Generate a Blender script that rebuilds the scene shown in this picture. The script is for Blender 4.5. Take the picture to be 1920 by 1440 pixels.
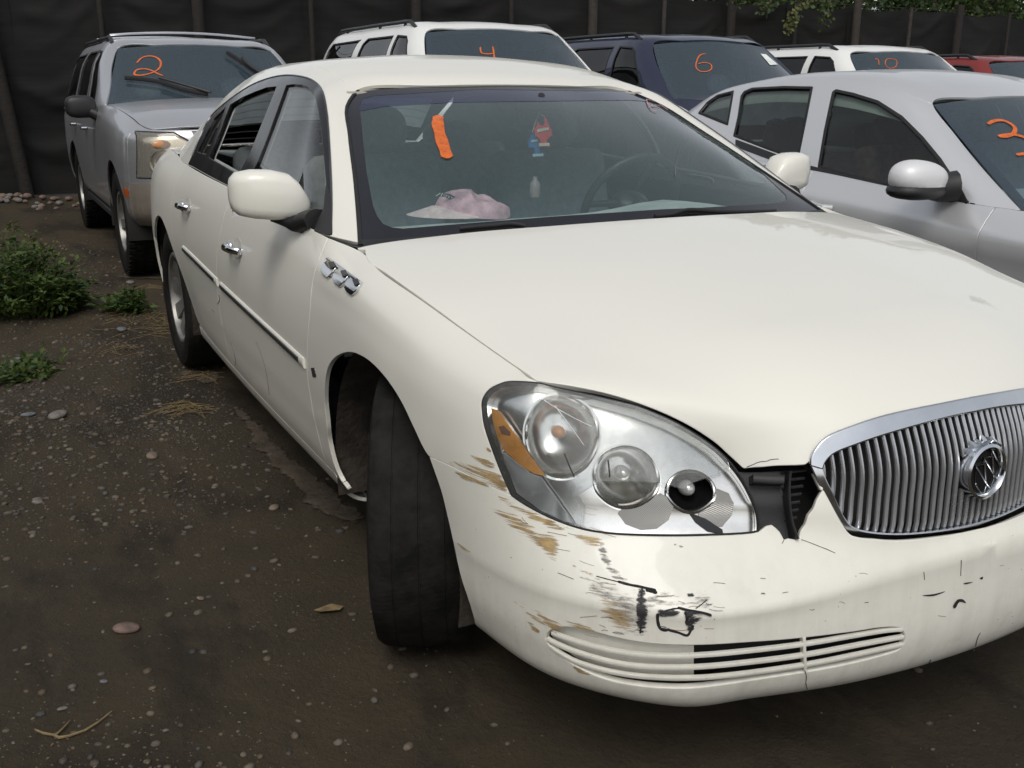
import bpy, bmesh, math, random
import numpy as np
from mathutils import Vector, Matrix
from mathutils.bvhtree import BVHTree
from mathutils.geometry import delaunay_2d_cdt
for o in list(bpy.data.objects): bpy.data.objects.remove(o, do_unlink=True)
SC = bpy.context.scene
COL = SC.collection
RND = random.Random(7)
# ------------------------------------------------------------------ camera
CAM_POS = np.array([2.21318, -1.68088, 1.35632])
AX_S = np.array([0.45584413, 0.89004459, 0.00517373])
AX_U = np.array([-0.25315833, 0.12408016, 0.95943471])
AX_F = np.array([-0.85329772, 0.43866245, -0.28188342])
FOC = 1915.07
cd = bpy.data.cameras.new('camera'); cam = bpy.data.objects.new('camera', cd); COL.objects.link(cam)
cam.matrix_world = Matrix(((AX_S[0], AX_U[0], -AX_F[0], CAM_POS[0]), (AX_S[1], AX_U[1], -AX_F[1], CAM_POS[1]),
                           (AX_S[2], AX_U[2], -AX_F[2], CAM_POS[2]), (0, 0, 0, 1)))
cd.sensor_width = 36.0; cd.lens = 36.0 * FOC / 1920.0; cd.clip_start = 0.05; cd.clip_end = 500
SC.camera = cam
# ------------------------------------------------------------------ sky and sun (bright overcast)
SUN_EL, SUN_AZ = math.radians(52), math.radians(-35)      # azimuth measured from +x towards +y
wd = bpy.data.worlds.new('World'); SC.world = wd; wd.use_nodes = True
wn = wd.node_tree; wn.nodes.clear()
sky = wn.nodes.new('ShaderNodeTexSky'); sky.sky_type = 'NISHITA'; sky.sun_disc = False
sky.sun_elevation = SUN_EL; sky.sun_rotation = math.pi / 2 - SUN_AZ
sky.air_density = 1.0; sky.dust_density = 2.0; sky.ozone_density = 1.0
hs = wn.nodes.new('ShaderNodeHueSaturation'); hs.inputs['Saturation'].default_value = 0.22
bg = wn.nodes.new('ShaderNodeBackground'); bg.inputs['Strength'].default_value = 0.13
wo = wn.nodes.new('ShaderNodeOutputWorld')
wn.links.new(sky.outputs[0], hs.inputs['Color']); wn.links.new(hs.outputs[0], bg.inputs['Color']); wn.links.new(bg.outputs[0], wo.inputs['Surface'])
sl = bpy.data.lights.new('sun', 'SUN'); sun = bpy.data.objects.new('sun', sl); COL.objects.link(sun)
sl.energy = 0.9; sl.angle = math.radians(25); sl.color = (1.0, 0.96, 0.88)
sd = Vector((math.cos(SUN_EL) * math.cos(SUN_AZ), math.cos(SUN_EL) * math.sin(SUN_AZ), math.sin(SUN_EL)))
sun.rotation_euler = sd.to_track_quat('Z', 'Y').to_euler(); sun.location = (3, -3, 9)
SC.view_settings.view_transform = 'Standard'; SC.view_settings.look = 'None'
SC.view_settings.gamma = 1.0; SC.view_settings.use_curve_mapping = False
SC.view_settings.exposure = 0.2
SC.render.engine = 'CYCLES'
SC.cycles.max_bounces = 10; SC.cycles.transparent_max_bounces = 24; SC.cycles.glossy_bounces = 4; SC.cycles.diffuse_bounces = 3
SC.cycles.caustics_reflective = False; SC.cycles.caustics_refractive = False
SC.cycles.use_denoising = True
# ------------------------------------------------------------------ small helpers
def empty(name, label, cat, loc=(0, 0, 0), rz=0.0, group=None):
    o = bpy.data.objects.new(name, None); COL.objects.link(o)
    o.location = loc; o.rotation_euler = (0, 0, rz); o.empty_display_size = 0.2
    o['label'] = label; o['category'] = cat
    if group: o['group'] = group
    return o
def link(name, me, mat, parent=None, label=None, kind=None, cat=None, group=None):
    o = bpy.data.objects.new(name, me); COL.objects.link(o)
    if mat is not None and not me.materials: me.materials.append(mat)
    if parent is not None: o.parent = parent
    if label: o['label'] = label
    if kind: o['kind'] = kind
    if cat: o['category'] = cat
    if group: o['group'] = group
    return o
def mesh_from(verts, faces, normals=None, smooth=True):
    me = bpy.data.meshes.new('m')
    me.from_pydata([tuple(map(float, v)) for v in verts], [], [tuple(map(int, f)) for f in faces])
    me.update()
    if smooth:
        me.polygons.foreach_set('use_smooth', [True] * len(me.polygons))
    if normals is not None:
        me.normals_split_custom_set_from_vertices([tuple(map(float, n)) for n in normals])
    return me
def at(px, py, ax, val):
    """world point seen at photo pixel (px, py) whose coordinate ax equals val"""
    d = AX_F + AX_S * (px - 960) / FOC - AX_U * (py - 720) / FOC
    i = 'xyz'.index(ax); t = (val - CAM_POS[i]) / d[i]
    return CAM_POS + d * t
def to_px(P):
    d = np.asarray(P) - CAM_POS; z = d @ AX_F
    return 960 + FOC * (d @ AX_S) / z, 720 - FOC * (d @ AX_U) / z
def pixray(px, py):
    d = AX_F + AX_S * (px - 960) / FOC - AX_U * (py - 720) / FOC
    return d / np.linalg.norm(d)
PX_INV = None      # set while outlines of another vehicle are traced in that vehicle's own coordinates
def pxsetup(p):
    d = pixray(*p); o = CAM_POS
    if PX_INV is not None:
        o = np.array(PX_INV @ Vector(o)); d = np.array(PX_INV.to_3x3() @ Vector(d))
    return o, d
class MB:
    """collects simple shapes into one mesh"""
    def __init__(s): s.v = []; s.f = []
    def add(s, v, f):
        n = len(s.v); s.v += [tuple(map(float, p)) for p in v]; s.f += [tuple(i + n for i in q) for q in f]; return s
    def box(s, c, size, R=None, bev=0.0):
        cx, cy, cz = c; a, b, h = (k / 2 for k in size)
        if bev <= 0:
            P = [(x, y, z) for z in (-h, h) for y in (-b, b) for x in (-a, a)]
            F = [(0, 2, 3, 1), (4, 5, 7, 6), (0, 1, 5, 4), (2, 6, 7, 3), (0, 4, 6, 2), (1, 3, 7, 5)]
        else:
            bm = bmesh.new(); bmesh.ops.create_cube(bm, size=1.0)
            for v in bm.verts: v.co = Vector((v.co.x * size[0], v.co.y * size[1], v.co.z * size[2]))
            bmesh.ops.bevel(bm, geom=list(bm.edges) , offset=bev, segments=3, profile=0.6, affect='EDGES')
            bm.verts.ensure_lookup_table()
            P = [tuple(v.co) for v in bm.verts]; F = [tuple(v.index for v in f.verts) for f in bm.faces]; bm.free()
        if R is not None: P = [tuple(R @ Vector(p)) for p in P]
        return s.add([(p[0] + cx, p[1] + cy, p[2] + cz) for p in P], F)
    def tube(s, pts, r, n=8, caps=True, flat=1.0, up=(0, 0, 1)):
        pts = [Vector(p) for p in pts]; m = len(pts)
        rr = r if hasattr(r, '__len__') else [r] * m
        V = []; F = []; base = Vector(up)
        for i, p in enumerate(pts):
            t = (pts[min(i + 1, m - 1)] - pts[max(i - 1, 0)]).normalized()
            a = base - t * base.dot(t)
            if a.length < 1e-4: a = Vector((1, 0, 0)) - t * t.x
            a.normalize(); b = t.cross(a)
            for k in range(n):
                w = 2 * math.pi * k / n
                V.append(p + a * math.cos(w) * rr[i] * flat + b * math.sin(w) * rr[i])
        for i in range(m - 1):
            for k in range(n):
                F.append((i * n + k, i * n + (k + 1) % n, (i + 1) * n + (k + 1) % n, (i + 1) * n + k))
        if caps: F.append(tuple(range(n - 1, -1, -1))); F.append(tuple((m - 1) * n + k for k in range(n)))
        return s.add(V, F)
    def lathe(s, prof, M=None, n=32, closed=False):
        """prof: (radius, axial) pairs, turned about local z"""
        V = []; F = []; m = len(prof)
        for r, z in prof:
            for k in range(n):
                w = 2 * math.pi * k / n; V.append(Vector((r * math.cos(w), r * math.sin(w), z)))
        for i in range(m - 1 + (1 if closed else 0)):
            j = (i + 1) % m
            for k in range(n): F.append((i * n + k, i * n + (k + 1) % n, j * n + (k + 1) % n, j * n + k))
        if M is not None: V = [M @ v for v in V]
        return s.add(V, F)
    def ell(s, c, r, n=16, m=10, R=None, pw=2.0):
        V = []; F = []
        def sp(a): return math.copysign(abs(a) ** (2.0 / pw), a)
        for i in range(m + 1):
            th = math.pi * i / m - math.pi / 2
            for k in range(n):
                ph = 2 * math.pi * k / n
                p = Vector((r[0] * sp(math.cos(th)) * sp(math.cos(ph)), r[1] * sp(math.cos(th)) * sp(math.sin(ph)), r[2] * sp(math.sin(th))))
                if R is not None: p = R @ p
                V.append(p + Vector(c))
        for i in range(m):
            for k in range(n): F.append((i * n + k, i * n + (k + 1) % n, (i + 1) * n + (k + 1) % n, (i + 1) * n + k))
        return s.add(V, F)
    def prism(s, poly, depth, M=None):
        """poly in local xy, extruded from z=0 to z=depth"""
        n = len(poly)
        V = [Vector((p[0], p[1], 0)) for p in poly] + [Vector((p[0], p[1], depth)) for p in poly]
        F = [tuple(range(n - 1, -1, -1)), tuple(range(n, 2 * n))] + [(i, (i + 1) % n, n + (i + 1) % n, n + i) for i in range(n)]
        if M is not None: V = [M @ v for v in V]
        return s.add(V, F)
    def mesh(s, smooth=False, bevel=0, angle=40, merge=True):
        bm = bmesh.new(); vs = [bm.verts.new(p) for p in s.v]
        for f in s.f:
            try: bm.faces.new([vs[i] for i in f])
            except ValueError: pass
        if merge: bmesh.ops.remove_doubles(bm, verts=bm.verts, dist=1e-6)
        if bevel > 0:
            bmesh.ops.bevel(bm, geom=[e for e in bm.edges if len(e.link_faces) == 2 and e.calc_face_angle(0) > 0.5], offset=bevel, segments=2, affect='EDGES')
        bmesh.ops.recalc_face_normals(bm, faces=bm.faces)
        me = bpy.data.meshes.new('m')
        if smooth:
            for f in bm.faces: f.smooth = True
            for e in bm.edges:
                if len(e.link_faces) == 2 and e.calc_face_angle(0) > math.radians(angle): e.smooth = False
        bm.to_mesh(me); bm.free(); return me
    def obj(s, name, mat, parent=None, label=None, smooth=True, bevel=0, angle=40, **k):
        return link(name, s.mesh(smooth, bevel, angle), mat, parent, label, **k)
# ------------------------------------------------------------------ spline surfaces
def hermite(t, P, q):
    """piecewise cubic with parabola tangents; t knots (n), P (n,...), q query (m)"""
    t = np.asarray(t, float); n = len(t); h = np.diff(t); sh = (-1,) + (1,) * (P.ndim - 1)
    dl = np.diff(P, axis=0) / h.reshape(sh)
    T = np.empty_like(P)
    T[1:-1] = (dl[:-1] * h[1:].reshape(sh) + dl[1:] * h[:-1].reshape(sh)) / (h[:-1] + h[1:]).reshape(sh)
    T[0] = 2 * dl[0] - T[1] if n > 2 else dl[0]; T[-1] = 2 * dl[-1] - T[-2] if n > 2 else dl[-1]
    q = np.clip(np.asarray(q, float), t[0], t[-1]); i = np.clip(np.searchsorted(t, q, side='right') - 1, 0, n - 2)
    w = (q - t[i]) / h[i]; sq = (-1,) + (1,) * (P.ndim - 1); w = w.reshape(sq); hh = h[i].reshape(sq)
    return ((2 * w**3 - 3 * w**2 + 1) * P[i] + (w**3 - 2 * w**2 + w) * hh * T[i] + (-2 * w**3 + 3 * w**2) * P[i + 1] + (w**3 - w**2) * hh * T[i + 1])
class Surf:
    """tensor spline through grid[station][row]; u, v run in metres"""
    def __init__(s, grid, flip=False, sub=8, sym_end=False):
        g = np.array(grid, float)
        s.sym = sym_end
        if sym_end:   # continue past the centre line so that it meets its mirror image smoothly
            m = g[-2].copy(); m[:, 1] *= -1; g = np.concatenate([g, m[None]], 0)
        s.g = g
        du = np.linalg.norm(np.diff(g, axis=0), axis=2).mean(1); dv = np.linalg.norm(np.diff(g, axis=1), axis=2).mean(0)
        s.u = np.concatenate([[0], np.cumsum(du)]); s.v = np.concatenate([[0], np.cumsum(dv)])
        s.umax = s.u[-2] if sym_end else s.u[-1]; s.vmax = s.v[-1]; s.flip = -1.0 if flip else 1.0
        uu = np.concatenate([np.linspace(s.u[i], s.u[i + 1], sub, endpoint=False) for i in range(len(s.u) - 1)] + [[s.u[-1]]])
        vv = np.concatenate([np.linspace(s.v[i], s.v[i + 1], sub, endpoint=False) for i in range(len(s.v) - 1)] + [[s.v[-1]]])
        U, V = np.meshgrid(uu, vv, indexing='ij'); s.nU, s.nV = U.shape
        s.UV = np.stack([U.ravel(), V.ravel()], 1); P = s.ev(s.UV)
        T = []
        for i in range(s.nU - 1):
            for j in range(s.nV - 1):
                a = i * s.nV + j; T += [(a, a + s.nV, a + s.nV + 1), (a, a + s.nV + 1, a + 1)]
        s.P = P; s.T = T
        s.bvh = BVHTree.FromPolygons([tuple(p) for p in P], T, all_triangles=True)
    def ev(s, uv):
        uv = np.asarray(uv, float).reshape(-1, 2)
        A = hermite(s.u, s.g, uv[:, 0])              # (m, rows, 3)
        A = np.moveaxis(A, 1, 0)                     # (rows, m, 3)
        t = s.v; n = len(t); h = np.diff(t); dl = np.diff(A, axis=0) / h[:, None, None]
        T = np.empty_like(A)
        T[1:-1] = (dl[:-1] * h[1:, None, None] + dl[1:] * h[:-1, None, None]) / (h[:-1] + h[1:])[:, None, None]
        T[0] = 2 * dl[0] - T[1] if n > 2 else dl[0]; T[-1] = 2 * dl[-1] - T[-2] if n > 2 else dl[-1]
        q = np.clip(uv[:, 1], t[0], t[-1]); i = np.clip(np.searchsorted(t, q, side='right') - 1, 0, n - 2)
        w = ((q - t[i]) / h[i])[:, None]; hh = h[i][:, None]; k = np.arange(len(q))
        return ((2 * w**3 - 3 * w**2 + 1) * A[i, k] + (w**3 - 2 * w**2 + w) * hh * T[i, k] + (-2 * w**3 + 3 * w**2) * A[i + 1, k] + (w**3 - w**2) * hh * T[i + 1, k])
    def nrm(s, uv):
        uv = np.asarray(uv, float).reshape(-1, 2); e = 2e-3
        lo = np.array([0, 0]); hi = np.array([s.u[-1], s.vmax])
        def d(k):
            a = uv.copy(); b = uv.copy(); a[:, k] = np.minimum(a[:, k] + e, hi[k]); b[:, k] = np.maximum(b[:, k] - e, lo[k])
            return s.ev(a) - s.ev(b)
        n = np.cross(d(0), d(1)) * s.flip
        return n / np.maximum(np.linalg.norm(n, axis=1), 1e-12)[:, None]
    def hit(s, org, d):
        loc, no, idx, dist = s.bvh.ray_cast(Vector(org), Vector(d))
        if loc is None: return None
        return s._uv(loc, idx)
    def near(s, p):
        loc, no, idx, dist = s.bvh.find_nearest(Vector(p)); return s._uv(loc, idx)
    def _uv(s, loc, idx):
        a, b, c = s.T[idx]; A, B, Cc = s.P[a], s.P[b], s.P[c]; p = np.array(loc)
        v0, v1, v2 = B - A, Cc - A, p - A
        d00, d01, d11, d20, d21 = v0 @ v0, v0 @ v1, v1 @ v1, v2 @ v0, v2 @ v1
        den = d00 * d11 - d01 * d01
        if abs(den) < 1e-18: return s.UV[a]
        y = (d11 * d20 - d01 * d21) / den; z = (d00 * d21 - d01 * d20) / den
        return s.UV[a] * (1 - y - z) + s.UV[b] * y + s.UV[c] * z
    def px(s, pts):
        """photo pixels -> uv on this surface (nearest point if the ray misses)"""
        out = []
        for p in pts:
            org, d = pxsetup(p); h = s.hit(org, d)
            if h is None:
                best = None
                for t in np.linspace(1.0, 12, 500):
                    q = org + d * t; loc, no, idx, dist = s.bvh.find_nearest(Vector(q))
                    if best is None or dist < best[0]: best = (dist, loc, idx)
                h = s._uv(best[1], best[2])
            out.append(h)
        return np.array(out)
    def side(s, pts, y0=-3.0):
        out = []
        for x, z in pts:
            h = s.hit((x, y0, z), (0, 1, 0))
            if h is None: h = s.near((x, -0.9, z))
            out.append(h)
        return np.array(out)
    def front(s, pts, x0=4.0):
        out = []
        for y, z in pts:
            h = s.hit((x0, y, z), (-1, 0, 0))
            if h is None: h = s.near((x0 - 3.1, y, z))
            out.append(h)
        return np.array(out)
    def top(s, pts, z0=4.0):
        out = []
        for x, y in pts:
            h = s.hit((x, y, z0), (0, 0, -1))
            if h is None: h = s.near((x, y, 1.0))
            out.append(h)
        return np.array(out)
def inpoly(P, L):
    x, y = P[:, 0], P[:, 1]; c = np.zeros(len(P), bool); n = len(L); j = n - 1
    for i in range(n):
        xi, yi = L[i]; xj, yj = L[j]
        if yi != yj:
            m = ((yi > y) != (yj > y)) & (x < (xj - xi) * (y - yi) / (yj - yi) + xi); c ^= m
        j = i
    return c
def area2(L): return 0.5 * np.sum(L[:, 0] * np.roll(L[:, 1], -1) - np.roll(L[:, 0], -1) * L[:, 1])
def densify(L, step, closed=True):
    out = []; n = len(L)
    for i in range(n if closed else n - 1):
        a, b = L[i], L[(i + 1) % n]; k = max(1, int(np.ceil(np.linalg.norm(b - a) / step)))
        for q in range(k): out.append(a + (b - a) * q / k)
    if not closed: out.append(L[-1])
    return np.array(out)
def smooth_curve(pts, n=6):
    """open catmull-rom through pts (any dimension)"""
    P = np.array(pts, float)
    if len(P) < 3: return P
    d = np.maximum(np.linalg.norm(np.diff(P, axis=0), axis=1), 1e-6); t = np.concatenate([[0], np.cumsum(np.sqrt(d))])
    q = np.concatenate([np.linspace(t[i], t[i + 1], n, endpoint=False) for i in range(len(t) - 1)] + [[t[-1]]])
    return hermite(t, P, q)
def closed_curve(pts, n=6):
    P = np.array(pts, float); m = len(P)
    Q = smooth_curve(np.concatenate([P[-3:], P, P[:3]]), n)
    return Q[3 * n:(3 + m) * n]
def inset_loop(L, g):
    if g == 0: return L
    a = area2(L); sg = 1.0 if a > 0 else -1.0
    p, q = np.roll(L, 1, 0), np.roll(L, -1, 0)
    e1 = L - p; e2 = q - L
    e1 /= np.maximum(np.linalg.norm(e1, axis=1), 1e-9)[:, None]; e2 /= np.maximum(np.linalg.norm(e2, axis=1), 1e-9)[:, None]
    n1 = np.stack([-e1[:, 1], e1[:, 0]], 1); n2 = np.stack([-e2[:, 1], e2[:, 0]], 1)
    b = n1 + n2; l = np.maximum(np.linalg.norm(b, axis=1), 0.3); b = b / l[:, None]
    k = 1.0 / np.maximum((b * n1).sum(1), 0.5)
    return L + b * (sg * g * k)[:, None]
def trim(surf, loops, spacing=0.03, inset=0.0015, flange=0.012, offset=0.0, mirror=None, edge=None, round_edge=0.002, bump=None, feather=None):
    """trimmed patch of surf; loops[0] outer, others holes (uv). mirror: None, 'only' or 'both'. returns mesh"""
    edge = edge or spacing * 0.6; Ls = []
    for k, L in enumerate(loops):
        L = densify(np.asarray(L, float), edge)
        keep = np.concatenate([[True], np.linalg.norm(np.diff(L, axis=0), axis=1) > 1e-4]); L = L[keep]
        cen = None
        if surf.sym: cen = L[:, 0] > surf.umax - 2e-3
        L = inset_loop(L, inset if k == 0 else -inset)
        if cen is not None: L[cen, 0] = surf.umax
        L[:, 0] = np.clip(L[:, 0], 0, surf.umax); L[:, 1] = np.clip(L[:, 1], 0, surf.vmax)
        Ls.append(L)
    lo, hi = Ls[0].min(0), Ls[0].max(0)
    gx = np.arange(lo[0] + spacing / 2, hi[0], spacing); gy = np.arange(lo[1] + spacing / 2, hi[1], spacing)
    if len(gx) and len(gy):
        G = np.stack(np.meshgrid(gx, gy, indexing='ij'), -1).reshape(-1, 2)
        ok = inpoly(G, Ls[0])
        for L in Ls[1:]: ok &= ~inpoly(G, L)
        G = G[ok]
        B = np.concatenate(Ls)
        if len(G):
            dmin = np.concatenate([np.sqrt(((G[i:i + 400, None, :] - B[None]) ** 2).sum(-1)).min(1) for i in range(0, len(G), 400)])
            G = G[dmin > spacing * 0.42]
    else: G = np.zeros((0, 2))
    V = np.concatenate(Ls + [G]); E = []; n0 = 0
    for L in Ls:
        n = len(L); E += [(n0 + i, n0 + (i + 1) % n) for i in range(n)]; n0 += n
    r = delaunay_2d_cdt([Vector(p) for p in V], E, [], 0, 1e-6)
    uv = np.array([tuple(v) for v in r[0]]); F = np.array([f for f in r[2] if len(f) == 3])
    cen = uv[F].mean(1); ok = inpoly(cen, Ls[0])
    for L in Ls[1:]: ok &= ~inpoly(cen, L)
    F = F[ok]
    P = surf.ev(uv); N = surf.nrm(uv)
    if bump is not None: P = P + N * bump(P)[:, None]
    if offset: P = P + N * offset
    # orient
    fn = np.cross(P[F[:, 1]] - P[F[:, 0]], P[F[:, 2]] - P[F[:, 0]]); bad = (fn * N[F[:, 0]]).sum(1) < 0
    F[bad] = F[bad][:, ::-1]
    used = np.unique(F); mp = -np.ones(len(P), int); mp[used] = np.arange(len(used)); P = P[used]; N = N[used]; uvk = uv[used]; F = mp[F]
    verts = [P]; norms = [N]; faces = [tuple(f) for f in F]
    if flange > 0:
        cnt = {}
        for f in F:
            for a, b in ((f[0], f[1]), (f[1], f[2]), (f[2], f[0])):
                cnt[(a, b)] = 1
        be = [(a, b) for (a, b) in cnt if (b, a) not in cnt]
        if surf.sym: be = [(a, b) for a, b in be if not (uvk[a, 0] > surf.umax - 1e-3 and uvk[b, 0] > surf.umax - 1e-3)]
        if be:
            acc = np.zeros_like(P)
            for a, b in be:
                t = P[b] - P[a]; t = t / max(np.linalg.norm(t), 1e-9); out = np.cross(t, N[a]); acc[a] += out; acc[b] += out
            ids = sorted({i for e in be for i in e}); mm = {i: k for k, i in enumerate(ids)}; ia = np.array(ids)
            out = acc[ia]; out /= np.maximum(np.linalg.norm(out, axis=1), 1e-9)[:, None]
            Pi, Ni = P[ia], N[ia]; rr = round_edge; base = len(P); m = len(ids)
            rings = [(Pi, Ni), (Pi + out * rr * 0.7 - Ni * rr * 0.3, Ni * 0.7 + out * 0.7), (Pi + out * rr - Ni * rr, out), (Pi + out * rr - Ni * flange, out)]
            for q, (pp, nn) in enumerate(rings):
                verts.append(pp); norms.append(nn)
            for a, b in be:
                i, j = mm[a], mm[b]
                for q in range(3):
                    A = base + q * m; Bq = base + (q + 1) * m
                    faces.append((A + j, A + i, Bq + i, Bq + j))
    verts = np.concatenate(verts); norms = np.concatenate(norms); norms /= np.maximum(np.linalg.norm(norms, axis=1), 1e-9)[:, None]
    if mirror:
        mv = verts * np.array([1, -1, 1]); mn = norms * np.array([1, -1, 1]); n = len(verts)
        if mirror == 'only': verts, norms, faces = mv, mn, [f[::-1] for f in faces]
        else:
            faces = faces + [tuple(i + n for i in f[::-1]) for f in faces]
            verts = np.concatenate([verts, mv]); norms = np.concatenate([norms, mn])
    if feather is not None:
        B = np.concatenate(Ls); dm = np.sqrt(((uvk[:, None, :] - B[None]) ** 2).sum(-1)).min(1)
        feather.append(np.clip(dm / max(dm.max(), 1e-6), 0, 1))
    return verts, faces, norms
def tmesh(*parts):
    V, F, Nn, n = [], [], [], 0
    for v, f, nn in parts:
        V.append(v); Nn.append(nn); F += [tuple(i + n for i in q) for q in f]; n += len(v)
    return mesh_from(np.concatenate(V), F, np.concatenate(Nn))
def ribbon(surf, uvpath, width, height, mirror=False, closed=False, taper=0.0, base=-0.002, offset_across=0.0):
    """raised strip along a uv path: rounded profile standing on the surface"""
    uv = np.asarray(uvpath, float); P = surf.ev(uv); N = surf.nrm(uv); n = len(P)
    if closed: T = np.roll(P, -1, 0) - np.roll(P, 1, 0)
    else: T = np.gradient(P, axis=0)
    T /= np.maximum(np.linalg.norm(T, axis=1), 1e-9)[:, None]; S = np.cross(N, T); S /= np.linalg.norm(S, axis=1)[:, None]
    prof = [(-1, base / max(height, 1e-6)), (-1, 0.35), (-0.7, 0.85), (0, 1), (0.7, 0.85), (1, 0.35), (1, base / max(height, 1e-6))]
    k = len(prof); V = []; F = []
    for i in range(n):
        w = (width[i] if hasattr(width, '__len__') else width) / 2
        for a, b in prof: V.append(P[i] + S[i] * (a * w + offset_across) + N[i] * b * height)
    for i in range(n if closed else n - 1):
        j = (i + 1) % n
        for q in range(k - 1): F.append((i * k + q, i * k + q + 1, j * k + q + 1, j * k + q))
    if not closed: F.append(tuple(range(k))); F.append(tuple((n - 1) * k + q for q in range(k - 1, -1, -1)))
    V = np.array(V)
    if mirror: V = V * np.array([1, -1, 1]); F = [f[::-1] for f in F]
    mb = MB().add(V, F); return mb
# ------------------------------------------------------------------ materials
def newmat(name):
    m = bpy.data.materials.new(name); m.use_nodes = True; nt = m.node_tree; nt.nodes.clear()
    out = nt.nodes.new('ShaderNodeOutputMaterial'); return m, nt, out
def N(nt, t, **k):
    n = nt.nodes.new(t)
    for a, b in k.items():
        if hasattr(n, a): setattr(n, a, b)
        else: n.inputs[a].default_value = b
    return n
def setin(n, **k):
    for a, b in k.items(): n.inputs[a.replace('_', ' ')].default_value = b
    return n
def coords(nt, scale=(1, 1, 1), kind='Object'):
    tc = nt.nodes.new('ShaderNodeTexCoord'); mp = nt.nodes.new('ShaderNodeMapping'); mp.inputs['Scale'].default_value = scale
    nt.links.new(tc.outputs[kind], mp.inputs['Vector']); return mp.outputs[0]
def noise(nt, vec, scale, detail=4, rough=0.55, lo=0.35, hi=0.65):
    n = nt.nodes.new('ShaderNodeTexNoise'); n.inputs['Scale'].default_value = scale; n.inputs['Detail'].default_value = detail; n.inputs['Roughness'].default_value = rough
    nt.links.new(vec, n.inputs['Vector'])
    r = nt.nodes.new('ShaderNodeMapRange'); r.inputs['From Min'].default_value = lo; r.inputs['From Max'].default_value = hi
    nt.links.new(n.outputs['Fac'], r.inputs['Value']); return r.outputs[0]
def mixc(nt, fac, a, b):
    m = nt.nodes.new('ShaderNodeMix'); m.data_type = 'RGBA'
    if hasattr(fac, 'links'): nt.links.new(fac, m.inputs['Factor'])
    else: m.inputs['Factor'].default_value = fac
    for s, x in ((m.inputs[6], a), (m.inputs[7], b)):
        if hasattr(x, 'links'): nt.links.new(x, s)
        else: s.default_value = (*x, 1) if len(x) == 3 else x
    return m.outputs[2]
def mathn(nt, op, a, b=0.0):
    m = nt.nodes.new('ShaderNodeMath'); m.operation = op
    for s, x in ((m.inputs[0], a), (m.inputs[1], b)):
        if hasattr(x, 'links'): nt.links.new(x, s)
        else: s.default_value = x
    return m.outputs[0]
def bumpn(nt, h, strength, dist):
    b = nt.nodes.new('ShaderNodeBump'); b.inputs['Strength'].default_value = strength; b.inputs['Distance'].default_value = dist
    nt.links.new(h, b.inputs['Height']); return b.outputs[0]
def plain(name, col, rough=0.5, metal=0.0, coat=0.0, var=0.12, vscale=8, bump=0.0, bscale=120, spec=0.5):
    """principled with mottled colour and roughness so that nothing is dead flat"""
    m, nt, out = newmat(name); b = nt.nodes.new('ShaderNodeBsdfPrincipled'); nt.links.new(b.outputs[0], out.inputs[0])
    v = coords(nt); n1 = noise(nt, v, vscale, 5, 0.6)
    dark = tuple(c * (1 - var) for c in col); lite = tuple(min(1, c * (1 + var * 0.6)) for c in col)
    nt.links.new(mixc(nt, n1, dark, lite), b.inputs['Base Color'])
    rr = nt.nodes.new('ShaderNodeMapRange'); rr.inputs['To Min'].default_value = max(0.02, rough * 0.85); rr.inputs['To Max'].default_value = min(1, rough * 1.2)
    nt.links.new(n1, rr.inputs['Value']); nt.links.new(rr.outputs[0], b.inputs['Roughness'])
    b.inputs['Metallic'].default_value = metal; b.inputs['Coat Weight'].default_value = coat; b.inputs['Coat Roughness'].default_value = 0.06
    b.inputs['Specular IOR Level'].default_value = spec
    if bump > 0: nt.links.new(bumpn(nt, noise(nt, v, bscale, 4), 0.6, bump), b.inputs['Normal'])
    return m
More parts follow.
